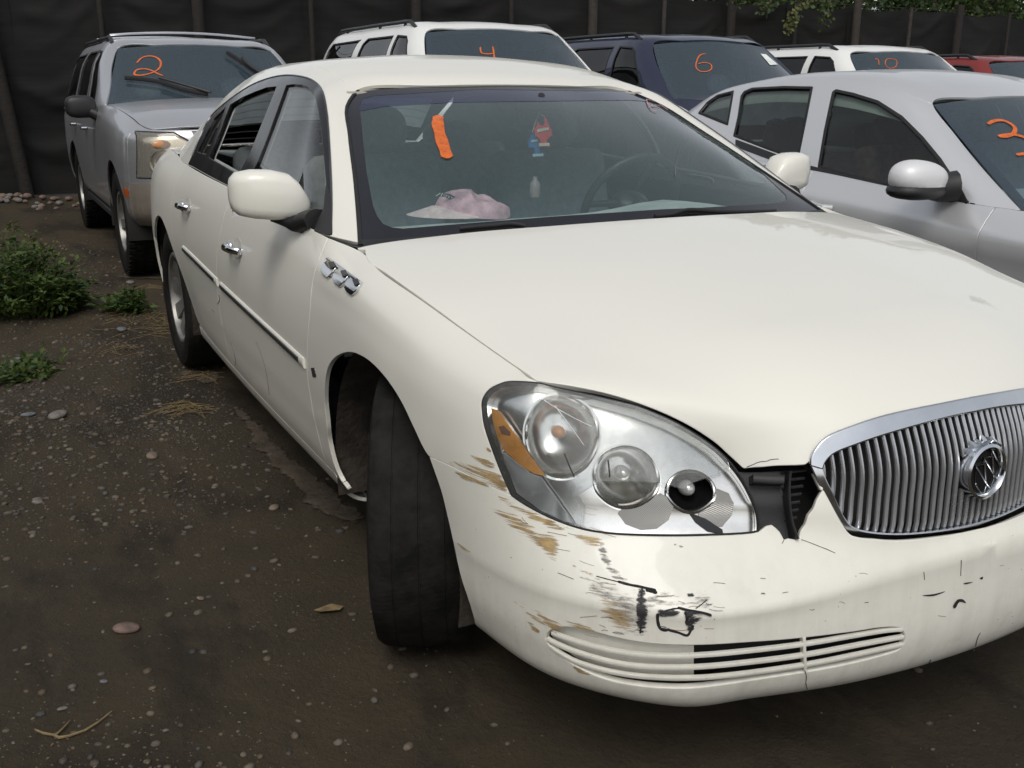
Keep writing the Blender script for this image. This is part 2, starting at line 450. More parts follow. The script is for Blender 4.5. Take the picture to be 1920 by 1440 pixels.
def carpaint(name, col, metal=0.0, rough=0.32, coat=0.6, dirt=(0.30, 0.24, 0.17), dirt_amt=0.5, ground=0.55, speck=0.0):
    """clear-coated paint with dust film, road dirt near the sills and fine specks"""
    m, nt, out = newmat(name); b = nt.nodes.new('ShaderNodeBsdfPrincipled'); nt.links.new(b.outputs[0], out.inputs[0])
    v = coords(nt); geo = nt.nodes.new('ShaderNodeNewGeometry'); sx = nt.nodes.new('ShaderNodeSeparateXYZ')
    tc = nt.nodes.new('ShaderNodeTexCoord'); nt.links.new(tc.outputs['Object'], sx.inputs[0])
    film = noise(nt, v, 3.0, 6, 0.65, 0.3, 0.75); fine = noise(nt, v, 22, 5, 0.7, 0.45, 0.75)
    low = nt.nodes.new('ShaderNodeMapRange'); setin(low, From_Min=ground, From_Max=0.18, To_Min=0.0, To_Max=1.0); nt.links.new(sx.outputs['Z'], low.inputs['Value'])
    st = coords(nt, (9, 9, 0.8)); streak = noise(nt, st, 3.0, 5, 0.6, 0.42, 0.72)
    d1 = mathn(nt, 'MULTIPLY', low.outputs[0], mathn(nt, 'ADD', mathn(nt, 'MULTIPLY', fine, 0.6), mathn(nt, 'MULTIPLY', streak, 0.5)))
    d2 = mathn(nt, 'ADD', mathn(nt, 'MULTIPLY', d1, dirt_amt), mathn(nt, 'MULTIPLY', mathn(nt, 'MULTIPLY', film, streak), 0.07 * dirt_amt))
    c = mixc(nt, d2, col, dirt)
    if speck > 0:
        vo = nt.nodes.new('ShaderNodeTexVoronoi'); vo.inputs['Scale'].default_value = 55; nt.links.new(v, vo.inputs['Vector'])
        sp = nt.nodes.new('ShaderNodeMapRange'); setin(sp, From_Min=0.10, From_Max=0.03); nt.links.new(vo.outputs['Distance'], sp.inputs['Value'])
        msk = noise(nt, v, 5, 3, 0.5, 0.5, 0.7); lz = nt.nodes.new('ShaderNodeMapRange'); setin(lz, From_Min=0.62, From_Max=0.5); nt.links.new(sx.outputs['Z'], lz.inputs['Value'])
        f = mathn(nt, 'MULTIPLY', mathn(nt, 'MULTIPLY', sp.outputs[0], msk), mathn(nt, 'MULTIPLY', lz.outputs[0], speck)); c = mixc(nt, f, c, (0.12, 0.10, 0.08))
    nt.links.new(c, b.inputs['Base Color'])
    rr = mathn(nt, 'ADD', mathn(nt, 'MULTIPLY', d2, 0.5), rough); nt.links.new(rr, b.inputs['Roughness'])
    b.inputs['Metallic'].default_value = metal
    cw = mathn(nt, 'MULTIPLY', mathn(nt, 'SUBTRACT', 1.0, d2), coat); nt.links.new(cw, b.inputs['Coat Weight'])
    b.inputs['Coat Roughness'].default_value = 0.03
    nt.links.new(bumpn(nt, noise(nt, v, 260, 2, 0.5, 0.2, 0.8), 0.04, 0.0006), b.inputs['Normal'])
    return m
def glass(name, tint=(0.75, 0.82, 0.80), dust=0.05, veilcol=(0.55, 0.57, 0.55), rough=0.0, ior=1.5):
    """window pane: tinted see-through, fresnel mirror, thin diffuse film for dust and for painted sky reflection"""
    m, nt, out = newmat(name)
    tr = N(nt, 'ShaderNodeBsdfTransparent'); tr.inputs[0].default_value = (*tint, 1)
    gl = N(nt, 'ShaderNodeBsdfGlossy'); gl.inputs['Roughness'].default_value = rough; gl.inputs[0].default_value = (1, 1, 1, 1)
    df = N(nt, 'ShaderNodeBsdfDiffuse'); df.inputs[0].default_value = (*veilcol, 1)
    fr = N(nt, 'ShaderNodeFresnel'); fr.inputs[0].default_value = ior
    v = coords(nt); dn = noise(nt, v, 45, 5, 0.6, 0.2, 0.9); dd = mathn(nt, 'ADD', mathn(nt, 'MULTIPLY', dn, dust * 0.25), dust * 0.85)
    m1 = N(nt, 'ShaderNodeMixShader'); nt.links.new(dd, m1.inputs[0]); nt.links.new(tr.outputs[0], m1.inputs[1]); nt.links.new(df.outputs[0], m1.inputs[2])
    m2 = N(nt, 'ShaderNodeMixShader'); nt.links.new(fr.outputs[0], m2.inputs[0]); nt.links.new(m1.outputs[0], m2.inputs[1]); nt.links.new(gl.outputs[0], m2.inputs[2])
    nt.links.new(m2.outputs[0], out.inputs[0]); return m
def scuffmat(name, col, scale=(3, 60, 60), cover=0.5, rough=0.7, soft=0.12):
    """broken streaks of rubbed-off colour, clear between the streaks"""
    m, nt, out = newmat(name); b = nt.nodes.new('ShaderNodeBsdfPrincipled'); b.inputs['Roughness'].default_value = rough
    v = coords(nt, scale, 'Object'); nz = noise(nt, v, 1.0, 6, 0.7, 0.25, 0.75); at_ = nt.nodes.new('ShaderNodeAttribute'); at_.attribute_name = 'feather'
    fe = mathn(nt, 'MULTIPLY', mathn(nt, 'POWER', at_.outputs['Fac'], 0.6), 0.5); sm = mathn(nt, 'ADD', nz, fe)
    mr = nt.nodes.new('ShaderNodeMapRange'); mr.inputs['From Min'].default_value = 1.25 - .65 * cover - soft; mr.inputs['From Max'].default_value = 1.25 - .65 * cover + soft; nt.links.new(sm, mr.inputs['Value']); n1 = mr.outputs[0]
    n2 = noise(nt, coords(nt), 40, 4, 0.6)
    nt.links.new(mixc(nt, n2, tuple(c * 0.7 for c in col), tuple(min(1, c * 1.2) for c in col)), b.inputs['Base Color'])
    t = N(nt, 'ShaderNodeBsdfTransparent'); ms = N(nt, 'ShaderNodeMixShader')
    nt.links.new(n1, ms.inputs[0]); nt.links.new(t.outputs[0], ms.inputs[1]); nt.links.new(b.outputs[0], ms.inputs[2]); nt.links.new(ms.outputs[0], out.inputs[0])
    return m
# ================================================================== ground
def groundmat():
    m, nt, out = newmat('dark_dirt'); b = nt.nodes.new('ShaderNodeBsdfPrincipled'); nt.links.new(b.outputs[0], out.inputs[0])
    v = coords(nt); big = noise(nt, v, .55, 6, .6, .36, .66); mid = noise(nt, v, 5, 8, .7, .3, .7); fine = noise(nt, v, 60, 6, .75, .3, .7)
    c = mixc(nt, big, (0.050, 0.0390, 0.0245), (0.090, 0.0695, 0.0430)); c = mixc(nt, mathn(nt, 'MULTIPLY', mid, .55), c, (0.029, 0.0228, 0.0150)); c = mixc(nt, mathn(nt, 'MULTIPLY', fine, .4), c, (0.095, 0.074, 0.046))
    damp = noise(nt, coords(nt, (1, 2.2, 1)), 1.1, 7, .62, .50, .60); c = mixc(nt, mathn(nt, 'MULTIPLY', damp, .62), c, (0.022, 0.0172, 0.0118))
    dust = noise(nt, coords(nt, (1, 2.6, 1)), 1.9, 7, .66, .56, .72); c = mixc(nt, mathn(nt, 'MULTIPLY', dust, .45), c, (0.115, 0.090, 0.060))
    vo = nt.nodes.new('ShaderNodeTexVoronoi'); vo.inputs['Scale'].default_value = 95; nt.links.new(v, vo.inputs['Vector'])
    sp = nt.nodes.new('ShaderNodeMapRange'); setin(sp, From_Min=.16, From_Max=.08); nt.links.new(vo.outputs['Distance'], sp.inputs['Value'])
    hue = nt.nodes.new('ShaderNodeSeparateColor'); nt.links.new(vo.outputs['Color'], hue.inputs[0])
    pick = nt.nodes.new('ShaderNodeMapRange'); setin(pick, From_Min=.80, From_Max=.86); nt.links.new(hue.outputs[0], pick.inputs['Value'])
    reg = noise(nt, v, 1.3, 4, .6, .42, .62)
    f = mathn(nt, 'MULTIPLY', mathn(nt, 'MULTIPLY', sp.outputs[0], pick.outputs[0]), mathn(nt, 'ADD', mathn(nt, 'MULTIPLY', reg, .8), .12)); gc = mixc(nt, hue.outputs[1], (0.10, 0.085, 0.065), (0.22, 0.205, 0.19))
    nt.links.new(mixc(nt, f, c, gc), b.inputs['Base Color'])
    wet = nt.nodes.new('ShaderNodeMapRange'); setin(wet, To_Min=.72, To_Max=.95); nt.links.new(big, wet.inputs['Value']); nt.links.new(wet.outputs[0], b.inputs['Roughness']); b.inputs['Specular IOR Level'].default_value = .25
    h = mathn(nt, 'ADD', mathn(nt, 'ADD', mathn(nt, 'MULTIPLY', mid, .6), mathn(nt, 'MULTIPLY', fine, .35)), mathn(nt, 'MULTIPLY', f, .6)); nt.links.new(bumpn(nt, h, 1.0, .02), b.inputs['Normal']); return m
M_DIRT = groundmat()
_gr = np.random.default_rng(3); _ph = _gr.uniform(0, 6.28, (14,)); _kx = _gr.uniform(-1, 1, (14, 2)); _kx /= np.linalg.norm(_kx, axis=1)[:, None]; _kf = np.geomspace(.6, 34, 14)
def gz(x, y):
    z = 0.0
    for k in range(14): z = z + np.sin((_kx[k, 0] * x + _kx[k, 1] * y) * _kf[k] + _ph[k]) * .014 / (1 + _kf[k] * .28)
    return z - .012
def gridaxis(a, b, c0, c1, d):
    near = np.arange(c0, c1, d); lo = c0 - np.geomspace(d, c0 - a, 26); hi = c1 + np.geomspace(d, b - c1, 26); return np.concatenate([lo[::-1], near, hi])
gx_, gy_ = gridaxis(-90, 60, -7.5, 2.5, .055), gridaxis(-70, 80, -3.2, 2.0, .055); X_, Y_ = np.meshgrid(gx_, gy_, indexing='ij'); Z_ = gz(X_, Y_) * np.clip(1.2 - np.hypot(X_ + 2, Y_) / 30, 0, 1)
ny_ = len(gy_); V = np.stack([X_, Y_, Z_], -1).reshape(-1, 3); F = [(i * ny_ + j, (i + 1) * ny_ + j, (i + 1) * ny_ + j + 1, i * ny_ + j + 1) for i in range(len(gx_) - 1) for j in range(ny_ - 1)]
link('ground', mesh_from(V, F), M_DIRT, kind='structure')
def ground_at(px, py):
    p = at(px, py, 'z', 0.0); return np.array([p[0], p[1], float(gz(p[0], p[1]))])
# stones
def stone_verts(rs, r, flat=.6, el=1.4):
    bm = bmesh.new(); bmesh.ops.create_icosphere(bm, subdivisions=2 if r > .02 else 1, radius=1.0)
    a = rs.uniform(0, 6.28); ca, sa = math.cos(a), math.sin(a); j = [Vector((rs.gauss(0, 1), rs.gauss(0, 1), rs.gauss(0, 1))).normalized() for _ in range(4)]; w = [rs.uniform(.05, .28) for _ in range(4)]
    V = []
    for v in bm.verts:
        k = 1 - sum(wi * max(0, v.co.normalized().dot(ji)) ** 2 for ji, wi in zip(j, w)); p = v.co * k; x, y = p.x * el, p.y
        V.append(((x * ca - y * sa) * r, (x * sa + y * ca) * r, p.z * r * flat))
    F = [tuple(v.index for v in f.verts) for f in bm.faces]; bm.free(); return V, F
def stonemat(name, cols):
    m, nt, out = newmat(name); b = nt.nodes.new('ShaderNodeBsdfPrincipled'); nt.links.new(b.outputs[0], out.inputs[0]); g = nt.nodes.new('ShaderNodeNewGeometry'); r = nt.nodes.new('ShaderNodeValToRGB'); nt.links.new(g.outputs['Random Per Island'], r.inputs[0])
    el = r.color_ramp.elements
    while len(el) < len(cols): el.new(.5)
    for i, c in enumerate(cols): el[i].position = i / (len(cols) - 1); el[i].color = (*c, 1)
    v = coords(nt); n1 = noise(nt, v, 70, 5, .65); mm = nt.nodes.new('ShaderNodeMix'); mm.data_type = 'RGBA'; mm.blend_type = 'MULTIPLY'; mm.inputs['Factor'].default_value = .55; nt.links.new(r.outputs[0], mm.inputs[6]); nt.links.new(mixc(nt, n1, (.45, .43, .40), (1, 1, 1)), mm.inputs[7]); nt.links.new(mm.outputs[2], b.inputs['Base Color']); b.inputs['Roughness'].default_value = .8
    nt.links.new(bumpn(nt, n1, .4, .002), b.inputs['Normal']); return m
M_STONE = stonemat('mixed_gravel', [(.07, .057, .042), (.13, .105, .075), (.045, .045, .045), (.145, .12, .088), (.11, .08, .052), (.065, .065, .062), (.185, .16, .125), (.12, .085, .055)])
rs = random.Random(11); peb = MB()
tmpl = [[stone_verts(rs, 1.0, rs.uniform(.45, .8), rs.uniform(1.0, 1.6)) for _ in range(14)]][0]
small = [(v, f) for v, f in tmpl]
bmv = [stone_verts(rs, .015, rs.uniform(.5, .8), rs.uniform(1, 1.6)) for _ in range(16)]
PV, PF = [], []; cnt = 0
def dens(x, y):
    d = .22 + .5 * max(0, math.sin(x * 1.3 + y * 2.1 + .6)) * max(0, math.cos(x * .7 - y * 1.6))
    d += 1.6 * min(1, max(0, (-.6 - x) / 1.6)) * min(1, max(0, (-.75 - y) / .3)) * (x > -8)
    d *= 1 - .4 * min(1, max(0, (x + 2) / 1.5))
    if y > -1.0 and x > .6: d *= .25
    d *= .35 + 1.1 * max(0, math.sin(x * 3.1 + 1.3 * math.sin(y * 2.3)) * math.cos(y * 3.7 - x))
    if abs(y) < .8 and -4 < x < .9: d *= .15
    return d
for _ in range(80000):
    px = rs.uniform(-40, 1960); py = rs.uniform(395, 1460) if rs.random() < .6 else rs.uniform(395, 1000)
    if px > 900 and rs.random() < .45: continue
    p = at(px, py, 'z', 0.0); x, y = p[0], p[1]
    if x < -11.3 or rs.random() > dens(x, y): continue
    dist = np.linalg.norm(p - CAM_POS); r = min(.0105, .0015 * rs.paretovariate(1.7)) * (1 + .07 * dist)
    if r < .00065 * dist: r = .00065 * dist
    v, f = bmv[rs.randrange(16)]; k = r / .015; a = rs.uniform(0, 6.28); ca, sa = math.cos(a), math.sin(a); z = float(gz(x, y)) + r * .12
    o = len(PV); PV += [((q[0] * ca - q[1] * sa) * k + x, (q[0] * sa + q[1] * ca) * k + y, q[2] * k + z) for q in v]; PF += [tuple(i + o for i in t) for t in f]; cnt += 1
link('gravel', mesh_from(PV, PF), M_STONE, kind='stuff', label='pale and grey gravel scattered over the dark dirt', cat='gravel')
def rock(px, py, wpx, name, label, col, flat=.5, el=1.5, group=None, cat_='rock', seed=1, sub=.22):
    p = ground_at(px, py); d = (p - CAM_POS) @ AX_F; r = wpx / FOC * d / 2 / 1.15
    v, f = stone_verts(random.Random(seed), max(r, .021), flat, el); k = r / max(r, .021); v = [(a * k, b * k, c * k) for a, b, c in v]
    me = mesh_from(v, f); o = link(name, me, col, None, label, cat=cat_, group=group); o.location = (p[0], p[1], p[2] + r * flat * (1 - 2 * sub)); return o
M_RK = plain('grey_rock', (.17, .155, .14), .85, var=.35, vscale=30, bump=.002, bscale=80); M_RKB = plain('blue_grey_rock', (.13, .14, .15), .85, var=.35, vscale=30, bump=.002, bscale=80); M_RKT = plain('tan_rock', (.18, .135, .10), .85, var=.35, vscale=30, bump=.002, bscale=80); M_RKP = plain('pinkish_rock', (.17, .115, .095), .85, var=.5, vscale=18, bump=.002, bscale=80)
for i, (a, b, w, l, m_) in enumerate([(105, 769, 40, 'flat pale grey rock on the dirt left of the sedan rear wheel', M_RK), (235, 1175, 44, 'pink and white rock on the dirt in the lower left', M_RKP), (285, 836, 30, 'tan rock in the dirt beside the sedan front door', M_RKT), (28, 663, 30, 'grey rock below the weed clump at the left edge', M_RK), (52, 768, 24, 'grey rock just left of the flat pale rock', M_RKB),
                                         (515, 940, 24, 'small tan rock beside the front tyre', M_RKT), (117, 1331, 17, 'small grey stone just above the forked twig', M_RK), (195, 1283, 15, 'blue-grey stone upper right of the forked twig', M_RKB), (68, 917, 22, 'pale stone at the left between the flat rock and the twig', M_RK), (376, 1124, 16, 'round brown stone in the dirt left of the front tyre', M_RKT), (244, 527, 20, 'pale rock in front of the silver vehicle front tyre', M_RK), (228, 617, 26, 'blue-grey rock beside the dry straw at the rear wheel', M_RKB)]):
    rock(a, b, w, 'rock', l, m_, .42, 1.5, seed=20 + i)
for i in range(40):
    a = rs.uniform(-5, 150) if i % 3 else rs.uniform(-5, 300); b = 372 + rs.uniform(0, 20) * (1 if a > 40 else .7)
    rock(a, b, rs.uniform(9, 19), 'rubble_stone', ['tan', 'pale grey', 'pinkish'][i % 3] + ' stone in the row of rubble along the foot of the fence', [M_RKT, M_RK, M_RKP][i % 3], .75, 1.25, 'rubble along the fence', 'stone', 60 + i, .1)
# paler dried mud beside the sedan
def mudmat():
    m, nt, out = newmat('dried_mud'); b = nt.nodes.new('ShaderNodeBsdfPrincipled'); b.inputs['Roughness'].default_value = .95; b.inputs['Specular IOR Level'].default_value = .1; v = coords(nt)
    n1 = noise(nt, v, 14, 6, .7); nt.links.new(mixc(nt, n1, (.060, .048, .036), (.115, .095, .072)), b.inputs['Base Color']); nt.links.new(bumpn(nt, noise(nt, v, 70, 5, .7), .5, .006), b.inputs['Normal'])
    at_ = nt.nodes.new('ShaderNodeAttribute'); at_.attribute_name = 'feather'; s_ = mathn(nt, 'ADD', mathn(nt, 'MULTIPLY', at_.outputs['Fac'], 1.1), mathn(nt, 'MULTIPLY', noise(nt, v, 16, 6, .7, .25, .75), .75)); mr = nt.nodes.new('ShaderNodeMapRange'); setin(mr, From_Min=.62, From_Max=.80); nt.links.new(s_, mr.inputs['Value'])
    t = N(nt, 'ShaderNodeBsdfTransparent'); ms = N(nt, 'ShaderNodeMixShader'); nt.links.new(mr.outputs[0], ms.inputs[0]); nt.links.new(t.outputs[0], ms.inputs[1]); nt.links.new(b.outputs[0], ms.inputs[2]); nt.links.new(ms.outputs[0], out.inputs[0]); return m
M_MUD = mudmat()
GP = Surf([[(x, y, 0) for y in np.linspace(-3.2, 1.6, 7)] for x in np.linspace(-9, 2.4, 9)], sub=1)
if GP.nrm([[1, 1]])[0][2] < 0: GP.flip *= -1
for poly in ([(425, 752), (462, 752), (492, 785), (540, 835), (600, 880), (655, 925), (640, 950), (590, 945), (555, 905), (510, 870), (470, 825), (450, 785)], [(555, 905), (610, 915), (690, 955), (680, 985), (610, 965), (565, 935)], [(325, 690), (380, 688), (420, 695), (400, 712), (350, 706)], [(195, 510), (260, 503), (330, 500), (330, 520), (240, 522)]):
    fe = []; t = trim(GP, [GP.px(closed_curve(poly, 3))], .04, inset=0, flange=0, offset=0, feather=fe); v_ = t[0]; v_[:, 2] = gz(v_[:, 0], v_[:, 1]) + .006; me = tmesh((v_, t[1], t[2]))
    a_ = me.attributes.new('feather', 'FLOAT', 'POINT'); a_.data.foreach_set('value', fe[0].astype(float)); link('dried_mud', me, M_MUD, kind='structure')
# straw, twig
M_STRAW = plain('dry_straw', (.22, .16, .075), .8, var=.4, vscale=40)
sv = MB()
for (a, b, sx, sy, n) in ((300, 600, 45, 22, 55), (350, 755, 48, 10, 40), (280, 540, 16, 6, 14), (225, 650, 30, 10, 16), (375, 700, 26, 5, 20), (60, 690, 30, 10, 10), (240, 600, 40, 20, 20)):
    for _ in range(n):
        p = ground_at(rs.gauss(a, sx * .5), rs.gauss(b, sy * .5)); w = rs.gauss(1.5, .9); L = rs.uniform(.02, .13); d = np.array([math.cos(w), math.sin(w), 0]); h = rs.uniform(.004, .03)
        sv.tube([p - d * L + (0, 0, .003), p + (0, 0, h), p + d * L * rs.uniform(.6, 1) + (0, 0, .004)], .0011, 4, caps=False)
sv.obj('dry_straw', M_STRAW, None, label='loose yellow straw lying on the dirt', kind='stuff', cat='straw')
tw = MB(); g0 = lambda a, b, h=.006: Vector(ground_at(a, b)) + Vector((0, 0, h))
tw.tube([g0(66, 1373), g0(82, 1381), g0(103, 1386), g0(112, 1392), g0(130, 1388), g0(160, 1377), g0(185, 1362), g0(211, 1343)], [.002, .003, .003, .0035, .003, .003, .0025, .0015], 6); tw.tube([g0(104, 1388), g0(118, 1372), g0(132, 1355)], [.003, .0025, .0012], 6)
tw.obj('twig', M_STRAW, None, label='thin forked dry twig lying on the dirt at lower left', cat='twig')
lf = MB(); p = Vector(ground_at(612, 1147)); lf.add([p + Vector(q) for q in ((-.02, -.03, .004), (.01, -.02, .012), (.02, .03, .01), (-.005, .05, .004), (-.02, .02, .012))], [(0, 1, 2, 3, 4)]); lf.obj('dead_leaf', M_STRAW, None, label='curled dry leaf on the dirt left of the front tyre', cat='leaf')
# ================================================================== weeds
def leafmat(name, c0, c1):
    m, nt, out = newmat(name); b = nt.nodes.new('ShaderNodeBsdfPrincipled'); g = nt.nodes.new('ShaderNodeNewGeometry'); nt.links.new(mixc(nt, g.outputs['Random Per Island'], c0, c1), b.inputs['Base Color']); b.inputs['Roughness'].default_value = .6
    t = N(nt, 'ShaderNodeBsdfTranslucent'); nt.links.new(mixc(nt, g.outputs['Random Per Island'], c0, c1), t.inputs[0]); ms = N(nt, 'ShaderNodeMixShader'); ms.inputs[0].default_value = .3; nt.links.new(b.outputs[0], ms.inputs[1]); nt.links.new(t.outputs[0], ms.inputs[2]); nt.links.new(ms.outputs[0], out.inputs[0]); return m
M_WEED = leafmat('weed_leaf', (.018, .052, .011), (.100, .145, .026)); M_WEEDY = leafmat('weed_flower', (.25, .24, .03), (.14, .17, .03)); M_STEM = plain('weed_stem', (.10, .13, .035), .7)
def weed(px, py, rad, h, nst, label, seed, flowers=True):
    r_ = random.Random(seed); base = ground_at(px, py); root = empty('weed_plant', label, 'plant', tuple(base), group=None)
    st_, lv, fl = MB(), [[], []], [[], []]
    def leaf(store, p, d, L, w):
        d = d.normalized(); s_ = d.cross(Vector((r_.gauss(0, .4), r_.gauss(0, .4), 1))).normalized() * w; o = len(store[0]); n_ = Vector((0, 0, -.15 * L))
        store[0].extend([p, p + d * L * .45 + s_, p + d * L + n_, p + d * L * .45 - s_]); store[1].append((o, o + 1, o + 2, o + 3))
    for k in range(nst):
        a = r_.uniform(0, 6.28); rr = rad * math.sqrt(r_.random()) ; b0 = Vector((rr * .35 * math.cos(a), rr * .35 * math.sin(a), 0)); hh = h * (1 - .65 * (rr / rad) ** 1.5) * r_.uniform(.55, 1.05)
        tip = Vector((rr * 1.25 * math.cos(a), rr * 1.25 * math.sin(a), hh)); mid = b0 * .5 + tip * .5 + Vector((0, 0, hh * .15)); pts = [b0, mid, tip]; pts = [Vector(q) for q in smooth_curve([tuple(q) for q in pts], 4)]
        st_.tube(pts, [.0035 * (1 - .75 * i / (len(pts) - 1)) for i in range(len(pts))], 4, caps=False)
        for q in range(18):
            t_ = r_.uniform(.12, 1); p = pts[min(len(pts) - 1, int(t_ * (len(pts) - 1)))] + Vector((r_.gauss(0, .02), r_.gauss(0, .02), r_.gauss(0, .012)))
            d = Vector((r_.gauss(0, 1), r_.gauss(0, 1), r_.uniform(-.3, .9))); L = r_.uniform(.03, .10)
            for u in range(3):   # pinnate leaf: three leaflets
                leaf(lv, p + d.normalized() * L * .35 * u, d + Vector((r_.gauss(0, .7), r_.gauss(0, .7), r_.gauss(0, .4))), L * .6, L * .15)
        if flowers and hh > h * .5 and r_.random() < .7:
            for q in range(7): leaf(fl, tip + Vector((r_.gauss(0, .012), r_.gauss(0, .012), r_.gauss(0, .012))), Vector((r_.gauss(0, 1), r_.gauss(0, 1), 1)), .014, .005)
    st_.obj('stem', M_STEM, root); link('foliage', mesh_from(lv[0], lv[1], smooth=False), M_WEED, root)
    if fl[0]: link('flower', mesh_from(fl[0], fl[1], smooth=False), M_WEEDY, root, kind='stuff')
weed(52, 585, .33, .58, 105, 'tall bushy green weed with yellow tips at the left edge', 5)
weed(128, 580, .13, .18, 22, 'low green weed spreading right of the tall weed', 6, False)
weed(245, 585, .13, .13, 16, 'small sparse weed beside the straw near the rear wheel', 9, False)
weed(30, 690, .2, .05, 12, 'flat ground weed among gravel at the left edge', 10, False)
# ================================================================== fence
FX = -11.6; M_WOOD = plain('weathered_post_wood', (.022, .018, .015), .9, var=.4, vscale=9, bump=.006, bscale=25); M_WOODL = plain('pale_post_wood', (.045, .037, .03), .9, var=.35, vscale=9, bump=.006, bscale=25)
def fabricmat():
    m, nt, out = newmat('black_shade_cloth'); b = nt.nodes.new('ShaderNodeBsdfPrincipled'); nt.links.new(b.outputs[0], out.inputs[0]); v = coords(nt); n1 = noise(nt, v, 1.2, 6, .65); st_ = noise(nt, coords(nt, (1, .6, 9)), 2.0, 5, .6, .4, .7)
    c = mixc(nt, n1, (.0055, .0052, .0052), (.0115, .0105, .0098)); c = mixc(nt, mathn(nt, 'MULTIPLY', st_, .35), c, (.022, .020, .018)); nt.links.new(c, b.inputs['Base Color']); b.inputs['Roughness'].default_value = .75; b.inputs['Specular IOR Level'].default_value = .3; nt.links.new(bumpn(nt, noise(nt, v, 200, 3), .3, .002), b.inputs['Normal']); return m
M_CLOTH = fabricmat(); FEN = empty('shade_cloth_fence', 'tall fence of wooden posts hung with black shade cloth behind the vehicles', 'fence', (FX, 6, 0))
posts = [(-3.9, 1, 0), (-2.6, 0, 0), (-1.18, 1, .11), (-.16, 0, 0), (.98, 1, 0), (2.42, 0, .0), (3.89, 1, 0), (5.35, 0, 0), (6.7, 1, 0), (7.99, 0, 0), (9.28, 1, 0), (10.61, 0, 0), (11.97, 1, 0), (13.23, 0, 0), (14.44, 1, 0), (15.79, 0, 0), (17.1, 1, 0), (18.5, 0, 0), (19.9, 1, 0), (21.3, 0, 0)] + [(22.7 + 1.4 * k, k % 2 == 0, 0) for k in range(14)]
FH = 2.66
def fence_run(FEN, posts, yo):
    for i, (y, thick, lean) in enumerate(posts):
        r = .075 if thick else .035; pts = [(.05, y - yo, -.1), (.05, y - yo - lean * 1.2, 1.2), (.05 + .01 * (i % 3), y - yo - lean * 2.7, FH + (.10 if thick else .02))]
        MB().tube(pts, [r, r * .96, r * .9], 12).obj('post', M_WOODL if i in (8, 9, 12, 13) else M_WOOD, FEN)
        if i:
            y0 = posts[i - 1][0]; nu, nv = 30, 44; V = []; rp = random.Random(40 + i); fo = [(rp.uniform(.3, 1), rp.uniform(-.8, .8), rp.uniform(.2, 2.6), rp.uniform(.03, .08)) for _ in range(12)]
            for a in range(nu + 1):
                u = a / nu; yy = y0 - .05 + (y - y0 + .10) * u
                for b_ in range(nv + 1):
                    w = b_ / nv; sag = .10 * math.sin(math.pi * u) * (.6 + .3 * math.sin(i * 1.7)); z = .02 + (FH - sag * max(0, w - .6) * 2.5 - .02) * w
                    x = -.13 + sum(am * .5 * math.exp(-((z - z0 - sl * (u - .5) - .25 * (1 - math.sin(math.pi * u))) / .07) ** 2) * math.sin(math.pi * u) for (ln, sl, z0, am) in fo) * .8 + .02 * math.sin(3 * z + i)
                    V.append((x, yy - yo, z))
            MB().add(V, [(a * (nv + 1) + b_, (a + 1) * (nv + 1) + b_, (a + 1) * (nv + 1) + b_ + 1, a * (nv + 1) + b_ + 1) for a in range(nu) for b_ in range(nv)]).obj('cloth_panel', M_CLOTH, FEN, angle=80)
fence_run(FEN, posts, 6)
FEN2 = empty('shade_cloth_fence', 'added, unseen black cloth fence along the left side of the lot, beyond the left edge', 'fence', (-3.0, -5.2, 0), math.pi / 2)  # unseen fence run, added to darken the car sides
fence_run(FEN2, [(-8.0, 1, 0), (-5.3, 0, 0), (-2.6, 1, 0), (.1, 0, 0), (2.8, 1, 0), (5.5, 0, 0), (8.4, 1, 0)], 0)
MB().tube([(.0, -9.9, FH + .01), (0, 34.9, FH + .01)], .006, 6).obj('top_wire', M_WOOD, FEN)
